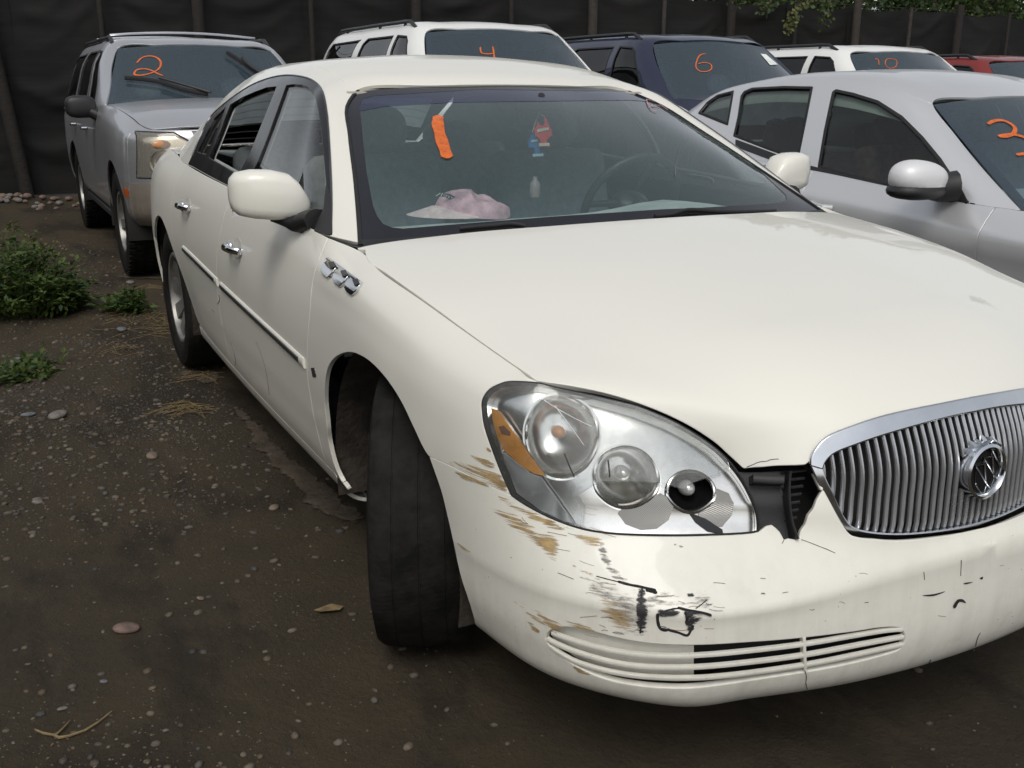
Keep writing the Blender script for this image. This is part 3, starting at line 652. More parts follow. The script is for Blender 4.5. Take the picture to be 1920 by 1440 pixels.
# ================================================================== trees behind the fence
M_LEAF1 = leafmat('dark_leaf', (.012, .032, .008), (.045, .080, .018)); M_LEAF2 = leafmat('mid_leaf', (.022, .048, .010), (.085, .120, .030)); M_BARK = plain('bark', (.07, .055, .04), .9, var=.4, bump=.01, bscale=20); M_LEAFD = leafmat('pale_leaf', (.08, .10, .02), (.20, .20, .07))
def tree(x, y, h, rad, nl, mat, label, seed, low=1.2):
    r_ = random.Random(seed); root = empty('broadleaf_tree', label, 'tree', (x, y, 0), group='trees behind the fence'); tr = MB(); tips = []
    tr.tube([(0, 0, -.1), (r_.gauss(0, .1), r_.gauss(0, .1), h * .3), (r_.gauss(0, .2), r_.gauss(0, .2), h * .65)], [.17, .13, .06], 10)
    for k in range(11):
        a = r_.uniform(0, 6.28); z0 = r_.uniform(low * .6, h * .6); e = Vector((rad * r_.uniform(.5, .95) * math.cos(a), rad * r_.uniform(.5, .95) * math.sin(a), z0 + r_.uniform(.2, h * .35))); m_ = Vector((e.x * .45, e.y * .45, z0 + (e.z - z0) * .35)); tr.tube([(0, 0, z0), m_, e], [.06, .04, .012], 6, caps=False); tips += [e, m_ * .4 + e * .6, m_]
    tr.obj('trunk', M_BARK, root); V, F = [], []; cl = [(t + Vector((r_.gauss(0, .35), r_.gauss(0, .35), r_.gauss(0, .3))), r_.uniform(.35, .8)) for t in tips for _ in range(3)] + [(Vector((r_.gauss(0, rad * .4), r_.gauss(0, rad * .4), r_.uniform(low, h))), r_.uniform(.3, .7)) for _ in range(30)]
    for k in range(nl):
        c, s_ = cl[r_.randrange(len(cl))]; d = Vector((r_.gauss(0, 1), r_.gauss(0, 1), r_.gauss(0, .8))).normalized(); p = c + d * s_ * r_.uniform(.55, 1.05)
        if p.z < .3: continue
        L = r_.uniform(.05, .11); a = Vector((r_.gauss(0, 1), r_.gauss(0, 1), r_.gauss(-.3, .6))).normalized(); b = a.cross(d + Vector((.01, 0, 0))).normalized() * L * .42; o = len(V); V += [p, p + a * L * .5 + b, p + a * L, p + a * L * .5 - b]; F.append((o, o + 1, o + 2, o + 3))
    link('crown', mesh_from(V, F, smooth=False), mat, root)
tl = [(-14.2, 9.2, 5.2, 1.9, 9000, M_LEAF1, 'dark green tree behind the fence above the dark blue vehicle'), (-13.9, 12.0, 4.6, 1.7, 9000, M_LEAF2, 'mid green tree behind the fence above the farther white vehicle'), (-14.6, 14.6, 5.4, 2.0, 9000, M_LEAF1, 'dark green tree behind the fence left of the right edge'), (-14.1, 17.0, 4.8, 1.9, 9000, M_LEAF2, 'lighter green tree behind the fence at the right edge'), (-15.0, 19.8, 5.6, 2.2, 8000, M_LEAF1, 'dark green tree behind the fence beyond the right edge')]
for i, t in enumerate(tl): tree(*t[:6], t[6], 100 + i)
# the same kind of trees stand along the other side of the lot, out of frame: they show as reflections in doors and windows
_src = [o for o in bpy.data.objects if o.type == 'EMPTY' and o.name.startswith('broadleaf_tree')]
for i, (x, y, k) in enumerate([(-9.5, -9.0, 1.0), (-6.3, -9.8, 1.15), (-3.4, -9.2, 1.0), (-.6, -10.2, 1.2), (2.4, -10.5, 1.05), (5.4, -11.5, 1.2), (-12.6, -8.6, 1.1)]):
    so = _src[i % 5]; c = so.copy(); COL.objects.link(c); c.location = (x, y, 0); c.rotation_euler = (0, 0, i * 1.3); c.scale = (k, k, k); c['label'] = 'tree %s, beyond the left edge, seen only as a reflection' % ['near the left fence corner', 'level with the silver wagon', 'level with the sedan rear wheel', 'level with the sedan front wheel', 'level with the camera', 'behind the camera', 'at the left fence corner itself'][i]; c['group'] = 'trees reflected in the car windows'
    for ch in so.children: d = ch.copy(); COL.objects.link(d); d.parent = c
hz_, hf_ = [], []; r_ = random.Random(77)
for _ in range(56000):
    y = r_.uniform(6, 44); p = Vector((-16.5 + r_.gauss(0, .35) + .5 * math.sin(y * 2.2), y, r_.uniform(0, 6) )); L = r_.uniform(.16, .30); a = Vector((r_.gauss(0, 1), r_.gauss(0, 1), r_.gauss(-.3, .6))).normalized(); b = a.cross(Vector((r_.gauss(0, 1), r_.gauss(0, 1), r_.gauss(0, 1)))).normalized() * L * .45; o = len(hz_); hz_ += [p, p + a * L * .5 + b, p + a * L, p + a * L * .5 - b]; hf_.append((o, o + 1, o + 2, o + 3))
link('undergrowth', mesh_from(hz_, hf_, smooth=False), M_LEAF1, kind='stuff', label='dense green thicket behind the trees', cat='thicket')
# branch hanging over the fence
br = empty('hanging_branch', 'leafy branch hanging in front of the fence above the dark blue vehicle', 'branch', tuple(at(1490, 30, 'x', -10.9))); bo_ = Vector(br.location); mb = MB(); tw_ = []
for pxs in ([(1560, -60), (1520, -20), (1490, 20), (1484, 48)], [(1600, -50), (1560, -5), (1545, 35)], [(1500, -50), (1470, -15), (1430, 15)], [(1440, -60), (1410, -25), (1380, 0)]):
    q = [Vector(at(a, b, 'x', -10.9)) - bo_ for a, b in pxs]; mb.tube(q, [.02, .012, .008, .004][:len(q)], 6); tw_ += [(q[i] * (1 - t_) + q[i + 1] * t_, pxs) for i in range(len(q) - 1) for t_ in np.linspace(0, 1, 10)]
mb.obj('stem', M_BARK, br); V, F = [], []; r_ = random.Random(5); VV, FF = [], []
for c, pxs in tw_:
    for k in range(7):
        st_, sf_ = (VV, FF) if pxs[0][0] == 1560 and r_.random() < .75 else (V, F)
        p = c + Vector((r_.gauss(0, .05), r_.gauss(0, .05), r_.gauss(-.03, .05))); L = r_.uniform(.05, .1); a = Vector((r_.gauss(0, 1), r_.gauss(0, 1), r_.gauss(-.8, .5))).normalized(); b = a.cross(Vector((1, r_.gauss(0, .5), .2))).normalized() * L * .3; o = len(st_); st_ += [p, p + a * L * .5 + b, p + a * L, p + a * L * .5 - b]; sf_.append((o, o + 1, o + 2, o + 3))
link('foliage', mesh_from(V, F, smooth=False), M_LEAF2, br); link('foliage', mesh_from(VV, FF, smooth=False), M_LEAFD, br, label='pale yellowing leaves')
# ================================================================== white sedan (car coordinates = world coordinates)
M_WHITE = carpaint('white_paint', (0.82, 0.80, 0.72), rough=0.42, coat=0.6, dirt=(0.42, 0.36, 0.28), dirt_amt=0.35, ground=0.62, speck=0.8)
M_BUMPW = carpaint('grubby_bumper_paint', (0.80, 0.78, 0.70), rough=0.42, coat=0.3, dirt=(0.40, 0.36, 0.30), dirt_amt=0.55, ground=0.60, speck=1.6)
M_CHROME = plain('chrome', (0.72, 0.73, 0.75), 0.10, 1.0, var=0.06)
M_BLACK = plain('black_plastic', (0.018, 0.018, 0.019), 0.45, var=0.3, bump=0.0003, bscale=300)
M_GLOSSBLACK = plain('gloss_black_trim', (0.012, 0.012, 0.013), 0.18, var=0.2)
M_DARK = plain('dark_inner_steel', (0.02, 0.019, 0.018), 0.85, var=0.4)
M_RUBBER = plain('rubber', (0.016, 0.016, 0.017), 0.75, var=0.35, vscale=30, bump=0.0006, bscale=90)
M_WS = glass('windshield_glass', (0.86, 0.95, 0.94), 0.12, (0.30, 0.46, 0.48))  # teal film: dust together with sky reflection put into the colour
M_SIDEGLASS = glass('side_window_glass', (0.88, 0.92, 0.89), 0.02)
CREASE = 0
def st(x, ys, zs):
    xs = x if hasattr(x, '__len__') else [x] * 9
    return [(a, b, c) for a, b, c in zip(xs, ys, zs)]
S_GRID = [
 st([-4.02, -4.06, -4.10, -4.13, -4.13, -4.10, -4.07, -4.05, -4.02], [0] * 9, [.25, .28, .36, .48, .62, .75, .86, .95, 1.0]),
 st([-3.98, -4.02, -4.06, -4.09, -4.09, -4.06, -4.03, -4.01, -3.98], [-.45] * 9, [.25, .28, .36, .48, .62, .75, .86, .95, 1.0]),
 st([-3.84, -3.88, -3.92, -3.95, -3.95, -3.92, -3.90, -3.88, -3.84], [-.68, -.72, -.745, -.755, -.755, -.745, -.735, -.70, -.64], [.24, .27, .35, .47, .61, .74, .86, .95, 1.005]),
 st(-3.68, [-.76, -.80, -.83, -.85, -.855, -.85, -.84, -.80, -.73], [.23, .26, .34, .47, .6, .73, .86, .955, 1.015]),
 st(-3.3, [-.81, -.86, -.89, -.912, -.922, -.92, -.905, -.865, -.79], [.21, .24, .32, .46, .6, .73, .86, .96, 1.025]),
 st(-2.94, [-.80, -.855, -.885, -.912, -.935, -.938, -.922, -.885, -.82], [.20, .23, .31, .45, .59, .72, .85, .95, 1.015]),
 st(-2.6, [-.80, -.852, -.873, -.902, -.929, -.938, -.927, -.893, -.845], [.20, .225, .31, .45, .59, .71, .835, .938, 1.003]),
 st(-2.2, [-.80, -.856, -.885, -.912, -.930, -.936, -.926, -.90, -.862], [.20, .222, .31, .45, .60, .72, .83, .932, .996]),
 st(-1.7, [-.80, -.860, -.895, -.920, -.933, -.936, -.926, -.90, -.869], [.195, .22, .31, .45, .60, .72, .825, .928, .988]),
 st(-1.2, [-.80, -.860, -.897, -.922, -.934, -.936, -.925, -.90, -.873], [.195, .22, .31, .45, .60, .72, .82, .921, .981]),
 st(-.75, [-.80, -.855, -.894, -.920, -.933, -.935, -.924, -.90, -.875], [.195, .22, .31, .45, .60, .72, .818, .916, .974]),
 st([-.46, -.46, -.46, -.46, -.46, -.46, -.46, -.45, -.43], [-.79, -.848, -.890, -.917, -.932, -.934, -.924, -.901, -.868], [.19, .215, .305, .44, .59, .72, .818, .905, .958]),
 st([-.36, -.36, -.36, -.36, -.36, -.36, -.35, -.33, -.31], [-.79, -.848, -.890, -.916, -.932, -.934, -.925, -.902, -.841], [.19, .215, .305, .44, .59, .72, .817, .90, .948]),
 st([-.08] * 9, [-.80, -.855, -.893, -.917, -.931, -.933, -.926, -.903, -.853], [.20, .225, .31, .44, .59, .71, .81, .884, .9225]),
 st([.16] * 9, [-.80, -.858, -.893, -.915, -.927, -.927, -.916, -.889, -.838], [.205, .23, .315, .445, .58, .69, .785, .851, .891]),
 st([.36] * 9, [-.80, -.857, -.889, -.908, -.915, -.912, -.898, -.865, -.813], [.21, .238, .318, .45, .57, .67, .765, .822, .853]),
 st([.43, .445, .47, .48, .49, .50, .505, .505, .505], [-.80, -.855, -.885, -.90, -.90, -.893, -.872, -.842, -.797], [.215, .245, .32, .45, .56, .66, .75, .80, .828]),
 st([.59, .64, .66, .66, .63, .61, .60, .59, .58], [-.76, -.822, -.85, -.858, -.845, -.84, -.825, -.805, -.785], [.21, .243, .32, .45, .565, .64, .73, .785, .814]),
 st([.71, .755, .785, .785, .72, .70, .675, .655, .64], [-.70, -.765, -.785, -.785, -.755, -.745, -.725, -.705, -.69], [.205, .243, .32, .45, .555, .63, .71, .765, .79]),
 st([.83, .88, .905, .905, .80, .78, .75, .73, .715], [-.58, -.635, -.65, -.645, -.625, -.615, -.60, -.585, -.57], [.20, .243, .32, .45, .555, .625, .69, .735, .755]),
 st([.865, .915, .945, .945, .86, .84, .81, .795, .785], [-.45, -.505, -.51, -.51, -.48, -.475, -.47, -.468, -.465], [.20, .243, .32, .45, .555, .61, .66, .68, .70]),
 st([.91, .96, .99, .99, .955, .945, .925, .905, .885], [-.25, -.275, -.275, -.275, -.265, -.265, -.26, -.26, -.26], [.20, .243, .32, .45, .53, .60, .66, .71, .74]),
 st([.93, .98, 1.01, 1.01, .99, .985, .97, .95, .925], [0] * 9, [.20, .243, .32, .45, .52, .60, .66, .72, .755]),
]
S_GRID[-2] = st([.91, .965, .995, .99, .962, .945, .925, .905, .885], [-.25, -.275, -.275, -.275, -.265, -.265, -.26, -.26, -.26], [.20, .243, .32, .475, .53, .60, .66, .71, .74])
S_GRID[-1] = st([.93, .985, 1.015, 1.012, .985, .98, .97, .95, .925], [0] * 9, [.20, .243, .32, .49, .53, .60, .66, .72, .755])
for _k in range(len(S_GRID)):        # two extra rows hold the bumper crease sharp
    r = [np.array(p) for p in S_GRID[_k]]
    S_GRID[_k] = r[:3] + [r[3] + (r[2] - r[3]) * .16, r[3], r[3] + (r[4] - r[3]) * .2] + r[4:]
S = Surf(S_GRID, flip=False, sub=6, sym_end=True)
if S.nrm(S.side([(-1.2, .6)]))[0][1] > 0: S.flip *= -1
H_GRID = [
 [(-.31, -.837, .9475), (-.25, -.6, .976), (-.185, -.3, .992), (-.165, 0, .997)],
 [(-.08, -.851, .922), (-.045, -.62, .955), (0, -.3, .973), (.01, 0, .979)],
 [(.16, -.836, .891), (.18, -.62, .923), (.2, -.3, .949), (.2, 0, .955)],
 [(.36, -.811, .853), (.385, -.6, .882), (.41, -.3, .915), (.42, 0, .921)],
 [(.505, -.795, .827), (.53, -.585, .849), (.56, -.3, .887), (.57, 0, .893)],
 [(.58, -.783, .813), (.60, -.56, .832), (.64, -.29, .872), (.65, 0, .878)],
 [(.645, -.69, .792), (.69, -.50, .808), (.735, -.27, .844), (.75, 0, .851)],
 [(.72, -.565, .757), (.775, -.42, .774), (.825, -.24, .803), (.845, 0, .812)],
 [(.785, -.467, .700), (.845, -.36, .724), (.895, -.22, .752), (.92, 0, .765)],
 [(.805, -.455, .655), (.875, -.36, .675), (.925, -.22, .712), (.955, 0, .728)],
]
H_GRID = [[tuple(np.array(r[0]) + (np.array(r[0]) - np.array(r[1])) / np.linalg.norm(np.array(r[0]) - np.array(r[1])) * .05 + np.array((0, 0, -.008)))] + r for r in H_GRID]
H = Surf([[H_GRID[i][j] for i in range(len(H_GRID))] for j in range(5)], sub=6, sym_end=True)   # u runs edge -> centre
if H.nrm([[H.umax * .5, H.vmax * .5]])[0][2] < 0: H.flip *= -1
G_GRID = [
 [(-3.50, -.62, 1.03), (-3.30, -.62, 1.10), (-3.02, -.60, 1.215), (-2.84, -.57, 1.295), (-2.74, -.50, 1.355), (-2.68, -.25, 1.40), (-2.66, 0, 1.41)],
 [(-3.25, -.75, 1.035), (-3.1, -.70, 1.12), (-2.88, -.66, 1.22), (-2.66, -.615, 1.318), (-2.55, -.545, 1.38), (-2.5, -.27, 1.425), (-2.5, 0, 1.435)],
 [(-2.9, -.825, 1.01), (-2.8, -.765, 1.12), (-2.62, -.70, 1.235), (-2.42, -.635, 1.337), (-2.33, -.56, 1.40), (-2.3, -.28, 1.443), (-2.3, 0, 1.453)],
 [(-2.35, -.852, 1.0), (-2.3, -.80, 1.12), (-2.2, -.715, 1.27), (-2.1, -.63, 1.37), (-2.05, -.56, 1.413), (-2.0, -.28, 1.453), (-2.0, 0, 1.464)],
 [(-1.8, -.863, .989), (-1.8, -.815, 1.11), (-1.77, -.725, 1.27), (-1.75, -.627, 1.385), (-1.72, -.555, 1.420), (-1.7, -.28, 1.455), (-1.7, 0, 1.465)],
 [(-1.2, -.869, .981), (-1.3, -.82, 1.10), (-1.38, -.73, 1.255), (-1.44, -.632, 1.375), (-1.45, -.555, 1.407), (-1.42, -.28, 1.436), (-1.42, 0, 1.444)],
 [(-.8, -.872, .974), (-.98, -.81, 1.105), (-1.13, -.73, 1.24), (-1.25, -.64, 1.345), (-1.30, -.555, 1.380), (-1.25, -.28, 1.401), (-1.24, 0, 1.407)],
 [(-.50, -.868, .962), (-.70, -.80, 1.09), (-.93, -.715, 1.225), (-1.12, -.635, 1.322), (-1.20, -.545, 1.358), (-1.15, -.28, 1.374), (-1.13, 0, 1.378)],
 [(-.36, -.81, .953), (-.60, -.735, 1.075), (-.87, -.66, 1.205), (-1.06, -.60, 1.295), (-1.15, -.53, 1.337), (-1.10, -.27, 1.351), (-1.08, 0, 1.355)],
]
G = Surf([[G_GRID[i][j] for i in range(len(G_GRID))] for j in range(7)], sub=8, sym_end=True)      # u: belt -> roof centre, v: rear -> windscreen
if G.nrm(np.array([[.1, G.vmax * .5]]))[0][1] > 0: G.flip *= -1
W_GRID = [[tuple(np.array(p) + (.004, -.006, -.004)) for p in G_GRID[-1][:5]]]
_e = np.array(W_GRID[0]); _t = np.concatenate([[0], np.cumsum(np.linalg.norm(np.diff(_e, axis=0), axis=1))]); _t /= _t[-1]
for b, m, t in (((-.285, -.62, .957), (-.675, -.52, 1.17), (-1.118, -.38, 1.346)), ((-.205, -.32, .972), (-.63, -.26, 1.188), (-1.098, -.19, 1.351)), ((-.18, 0, .976), (-.61, 0, 1.195), (-1.085, 0, 1.354))):
    b, m, t = map(np.array, (b, m, t)); W_GRID.append([tuple(2 * (.5 - k) * (1 - k) * b + 4 * k * (1 - k) * m + 2 * k * (k - .5) * t) for k in _t])
W_GRID = W_GRID + [[(x, -y, z) for x, y, z in r] for r in W_GRID[-2::-1]]
W = Surf(W_GRID, sub=10)
if W.nrm(np.array([[W.umax * .5, W.vmax * .5]]))[0][2] < 0: W.flip *= -1
def rowv(s, k): return s.v[k]
def cat(*a): return np.concatenate([np.asarray(x, float).reshape(-1, 2) for x in a])
def along_v(s, u0, u1, v, n=40): return np.stack([np.linspace(u0, u1, n), np.full(n, v)], 1)
def along_u(s, u, v0, v1, n=20): return np.stack([np.full(n, u), np.linspace(v0, v1, n)], 1)
SED = empty('white_sedan', 'white sedan with broken headlight and scuffed front bumper, nearest car', 'car')
# ---- seams shared by neighbouring panels (uv on S)
seam_bump_f = S.px(smooth_curve([(805, 857), (850, 877), (905, 905), (958, 930)], 5))
lamp_out_px = [(1008, 717), (975, 714), (947, 715), (917, 729), (903, 750), (903, 775), (907, 800), (923, 847), (940, 890), (958, 930)]
lamp_bot_px = [(958, 930), (1013, 964), (1080, 991), (1140, 1002), (1213, 1006), (1313, 1006), (1410, 1001), (1427, 996)]
lamp_top_px = [(1427, 996), (1424, 963), (1404, 913), (1380, 877), (1347, 843), (1280, 798), (1213, 767), (1147, 744), (1080, 728), (1023, 718), (1008, 717)]
lamp_out = S.px(smooth_curve(lamp_out_px, 4)); lamp_bot = S.px(smooth_curve(lamp_bot_px, 4)); lamp_top = S.px(smooth_curve(lamp_top_px, 4))
arch_bump = S.px(smooth_curve([(893, 1173), (880, 1130), (863, 1077), (850, 1017), (837, 960), (827, 920), (815, 885), (805, 857)], 4))
arch_fend = S.px(smooth_curve([(805, 857), (795, 843), (773, 797), (750, 750), (717, 702), (683, 671), (653, 661), (627, 672), (613, 695), (608, 743), (612, 790), (617, 833), (632, 885), (652, 918)], 4))
door_front = cat(S.side([(-.50, .285), (-.505, .4), (-.505, .56)]), S.px([(581, 587), (587, 523), (597, 490), (610, 458)]), S.side([(-.445, .958)]))
door_front = smooth_curve(door_front, 4); door_front[-1, 1] = S.vmax
door_mid = smooth_curve(S.side([(-1.71, .285), (-1.71, .48), (-1.675, .64), (-1.575, .88), (-1.545, .97)]), 4); door_mid[-1, 1] = S.vmax
AR = [(-2.936 + .405 * math.cos(a), .335 + .405 * math.sin(a)) for a in np.radians(np.linspace(-8, 188, 26))]
arch_rear = S.side(AR)
arr = np.array([(-2.936 + .45 * math.cos(a), .335 + .45 * math.sin(a)) for a in np.radians(np.linspace(-5, 38, 6))])
door_rear = smooth_curve(cat(S.side([(-2.475, .285)]), S.side(arr[1:]), S.side([(-2.60, .72), (-2.62, .86), (-2.62, .985)])), 4); door_rear[-1, 1] = S.vmax
def uz(x, z): return S.side([(x, z)])[0]
def sill_line(x0, x1, z, n=30): return S.side([(x, z) for x in np.linspace(x0, x1, n)])
RP = []
def part(name, mesh, mat, parent=SED, label=None, **k): return link(name, mesh, mat, parent, label, **k)
u_door = door_front[-1, 0]
# fender
fend_loop = cat(arch_fend, sill_line(-.44, -.50, .285, 4), door_front[1:], along_v(S, u_door, S.px([(1008, 717)])[0][0], S.vmax, 40)[1:], lamp_out[1:], seam_bump_f[::-1][1:-1])
part('fender', tmesh(trim(S, [fend_loop], .03, inset=.0026)), M_WHITE)
part('fender', tmesh(trim(S, [fend_loop], .04, mirror='only')), M_WHITE)
fdoor_loop = cat(sill_line(-1.71, -.50, .285), door_front[1:], along_v(S, u_door, door_mid[-1, 0], S.vmax)[1:], door_mid[::-1][1:-1])
rdoor_loop = cat(sill_line(-2.475, -1.71, .285), door_mid[1:], along_v(S, door_mid[-1, 0], door_rear[-1, 0], S.vmax)[1:], door_rear[::-1][1:-1])
D1 = part('front_door', tmesh(trim(S, [fdoor_loop], .035, inset=.003)), M_WHITE); D2 = part('rear_door', tmesh(trim(S, [rdoor_loop], .035, inset=.003)), M_WHITE)
D3 = part('front_door', tmesh(trim(S, [fdoor_loop], .05, mirror='only')), M_WHITE); D4 = part('rear_door', tmesh(trim(S, [rdoor_loop], .05, mirror='only')), M_WHITE)
# rocker
ua, ub = S.side([(-2.53, .24)])[0][0], S.side([(-.42, .24)])[0][0]
rock_loop = cat(along_v(S, ua, ub, 0.0, 30), sill_line(-.445, -2.50, .285))
for mir in (None, 'only'): part('rocker_panel', tmesh(trim(S, [rock_loop], .03, mirror=mir)), M_WHITE)
# quarter panel and rear bumper
q_loop = cat(door_rear[1:], along_v(S, door_rear[-1, 0], 0, S.vmax, 50)[1:], along_u(S, 0, S.vmax, S.v[6], 8)[1:], along_v(S, 0, S.side([(-3.34, .60)])[0][0], S.v[6], 40)[1:],
             S.side([(-2.936 + .405 * math.cos(a), .335 + .405 * math.sin(a)) for a in np.radians(np.linspace(140, 2, 24))]), S.side([(-2.50, .3)]))
rb_loop = cat(along_v(S, 0, S.side([(-3.34, .25)])[0][0], 0.0, 40), S.side([(-3.345, .30), (-3.345, .40), (-3.33, .5), (-3.30, .59)]), along_v(S, S.side([(-3.30, .60)])[0][0], 0, S.v[6], 40))
for mir in (None, 'only'):
    part('quarter_panel', tmesh(trim(S, [q_loop], .04, mirror=mir)), M_WHITE)
part('rear_bumper', tmesh(trim(S, [rb_loop], .05), trim(S, [rb_loop], .05, mirror='only')), M_WHITE)
# front bumper, torn between headlight and grille on the right side
gr_low_px = [(1526, 883), (1536, 905), (1554, 939), (1575, 978), (1594, 1004), (1612, 1010), (1633, 1012), (1689, 1015), (1774, 1006), (1830, 995)]
gr_low = S.px(smooth_curve(gr_low_px, 4)); gr_low = cat(gr_low, [[S.umax, S.px([(1851, 990)])[0][1]]])
tear = S.px([(1427, 996), (1438, 988), (1447, 986), (1455, 992), (1462, 999), (1467, 1008), (1470, 1013), (1478, 1011), (1490, 1013), (1499, 1008), (1502, 996), (1511, 984), (1516, 968), (1526, 955), (1532, 938), (1541, 922), (1537, 905), (1531, 893), (1526, 883)])
intake_px = [(1022, 1196), (1030, 1182), (1052, 1175), (1082, 1177), (1110, 1183), (1160, 1196), (1220, 1206), (1300, 1209), (1400, 1204), (1500, 1196), (1600, 1184), (1655, 1176), (1686, 1177), (1697, 1188), (1697, 1203), (1686, 1218), (1650, 1231), (1560, 1252), (1450, 1270), (1350, 1285), (1290, 1291), (1210, 1288), (1135, 1274), (1075, 1247), (1035, 1217)]
intake = S.px(closed_curve(intake_px, 4))
b_bot = np.stack([np.linspace(S.umax, arch_bump[0, 0], 60), np.full(60, 0.0)], 1)
bump_R = cat(seam_bump_f, lamp_bot[1:], tear[1:], gr_low[1:], b_bot, arch_bump[:-1])
clean = S.px([(1427, 996), (1440, 950), (1460, 915), (1500, 893), (1526, 883)])
bump_L = cat(seam_bump_f, lamp_bot[1:], clean[1:], gr_low[1:], b_bot, arch_bump[:-1])
BUMP = part('front_bumper', tmesh(trim(S, [bump_R, intake], .022, round_edge=.003), trim(S, [bump_L, intake], .035, mirror='only')), M_BUMPW, label='white front bumper cover, scuffed, cracked and torn beside the grille')
# hood
hl = H.px(smooth_curve([(1023, 716), (1080, 725), (1147, 740), (1213, 762), (1280, 792), (1335, 827), (1370, 858), (1390, 877)], 4))
gr_top_px = [(1519, 866), (1524, 848), (1549, 821), (1605, 797), (1661, 779), (1774, 755), (1830, 744)]
gr_top = H.px(smooth_curve(gr_top_px, 4)); gr_top = cat(gr_top, [[H.umax, H.px([(1851, 742)])[0][1]]])
hood_shut = cat(along_u(H, H.u[1], 0, .01, 3), H.px(smooth_curve([(684, 468), (690, 489), (720, 510), (800, 567), (900, 640), (1006, 713)], 8)))
hood_loop = cat(hood_shut, hl, H.px([(1395, 880), (1430, 881), (1480, 879), (1512, 878)]), gr_top, along_v(H, H.umax, H.u[1], 0, 30)[:-1])
HOOD = part('hood', tmesh(trim(H, [hood_loop], .03, inset=.003, mirror='both')), M_WHITE)
# roof, pillars and window surround
v_e = G.u[4] - 0.004
roof_loop = cat(along_v(G, v_e, G.umax, 0.0, 16), along_v(G, G.umax, v_e, G.vmax, 20), np.stack([np.full(40, v_e), np.linspace(G.vmax, 0, 40)], 1)[1:-1])
part('roof', tmesh(trim(G, [roof_loop], .04, inset=.003, mirror='both')), M_WHITE)
sur_px = [(357, 299), (363, 286), (378, 250), (396, 218), (433, 185), (477, 157), (521, 143), (553, 142), (584, 150), (602, 166), (611, 198), (619, 297), (623, 384), (621, 437)]
sur_out = cat(G.px(smooth_curve(sur_px, 5)), np.stack([np.full(40, .004), np.linspace(G.near((-.47, -.87, .958))[1], G.px([(357, 299)])[0][1], 40)], 1))
vf = G.px([(690, 415)])[0][1]
side_loop = cat(np.stack([np.full(50, 0.0), np.linspace(0, G.vmax, 50)], 1), np.stack([np.linspace(0, v_e, 20), np.full(20, G.vmax)], 1)[1:], np.stack([np.full(50, v_e), np.linspace(G.vmax, 0, 50)], 1)[1:], np.stack([np.linspace(v_e, 0, 20), np.zeros(20)], 1)[1:-1])
for mir in (None, 'only'): part('side_frame', tmesh(trim(G, [side_loop, sur_out], .04, mirror=mir)), M_WHITE)
g_front = G.px(closed_curve([(538, 161), (564, 160), (583, 168), (594, 188), (602, 231), (607, 297), (611, 345), (606, 385), (598, 418), (560, 396), (510, 367), (466, 342), (483, 305), (510, 235)], 5)) if 0 else \
          G.px(densify(np.array([(537, 160), (550, 158), (566, 159), (578, 163), (587, 173), (593, 186), (598, 210), (604, 250), (608, 297), (612, 350), (611, 425), (560, 394), (510, 364), (466, 339), (483, 305), (510, 235)], float), 8))
g_rear = G.px(densify(np.array([(519, 162), (500, 164), (478, 172), (455, 182), (432, 196), (410, 252), (392, 296), (420, 312), (447, 328), (470, 285), (495, 222)], float), 8))
g_quart = G.px(densify(np.array([(370, 285), (385, 254), (402, 222), (424, 200), (405, 250), (386, 291)], float), 8))
for mir in (None, 'only'):
    part('window_surround', tmesh(trim(G, [sur_out, g_front, g_rear, g_quart], .03, inset=0.001, mirror=mir, offset=.001)), M_GLOSSBLACK)
    part('front_door_window', tmesh(trim(G, [g_front], .05, inset=-.008, flange=0, offset=-.006, mirror=mir)), M_SIDEGLASS)
    part('quarter_window', tmesh(trim(G, [g_quart], .05, inset=-.006, flange=0, offset=-.005, mirror=mir)), M_SIDEGLASS)
part('rear_door_window', tmesh(trim(G, [g_rear], .05, inset=-.008, flange=0, offset=-.006, mirror='only')), M_SIDEGLASS)
# windscreen
wl = cat(along_v(W, 0, W.umax, 0, 40), along_u(W, W.umax, 0, W.vmax, 20)[1:], along_v(W, W.umax, 0, W.vmax, 40)[1:], along_u(W, 0, W.vmax, 0, 20)[1:-1])
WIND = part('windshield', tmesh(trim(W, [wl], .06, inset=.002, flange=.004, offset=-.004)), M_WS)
# ---- dark structure behind the panels
def offmesh(surf, loops, off, **k): return tmesh(trim(surf, loops, flange=0, inset=0, offset=off, **k))
ul = S.px([(960, 850)])[0][0]
fr_arch = S.side([(.01 + .45 * math.cos(a), .335 + .43 * math.sin(a)) for a in np.radians(np.linspace(0, 360, 40, endpoint=False)) if .335 + .43 * math.sin(a) > .24])
rr_arch = S.side([(-2.936 + .41 * math.cos(a), .335 + .41 * math.sin(a)) for a in np.radians(np.linspace(0, 360, 40, endpoint=False)) if .335 + .41 * math.sin(a) > .245])
u_r, u_f = S.side([(-3.35, .5)])[0][0], S.side([(-.46, .5)])[0][0]
shell_a = cat(along_v(S, 0.0, S.side([(-3.36, .5)])[0][0], S.v[1], 20), S.side([(-3.36, .4), (-3.32, .55)]), S.side(AR[::-1][3:-3]), S.side([(-2.50, .4)]), along_v(S, S.side([(-2.5, .3)])[0][0], u_f, S.v[1], 30), along_u(S, u_f, S.v[1], S.vmax, 10)[1:], along_v(S, u_f, 0, S.vmax, 60)[1:-1])
M_DOORCARD = plain('grey_door_trim', (0.42, 0.43, 0.41), 0.8, var=0.15)
for mir in (None, 'only'): part('inner_panel', offmesh(S, [shell_a], -.028, spacing=.08, mirror=mir), M_DARK)
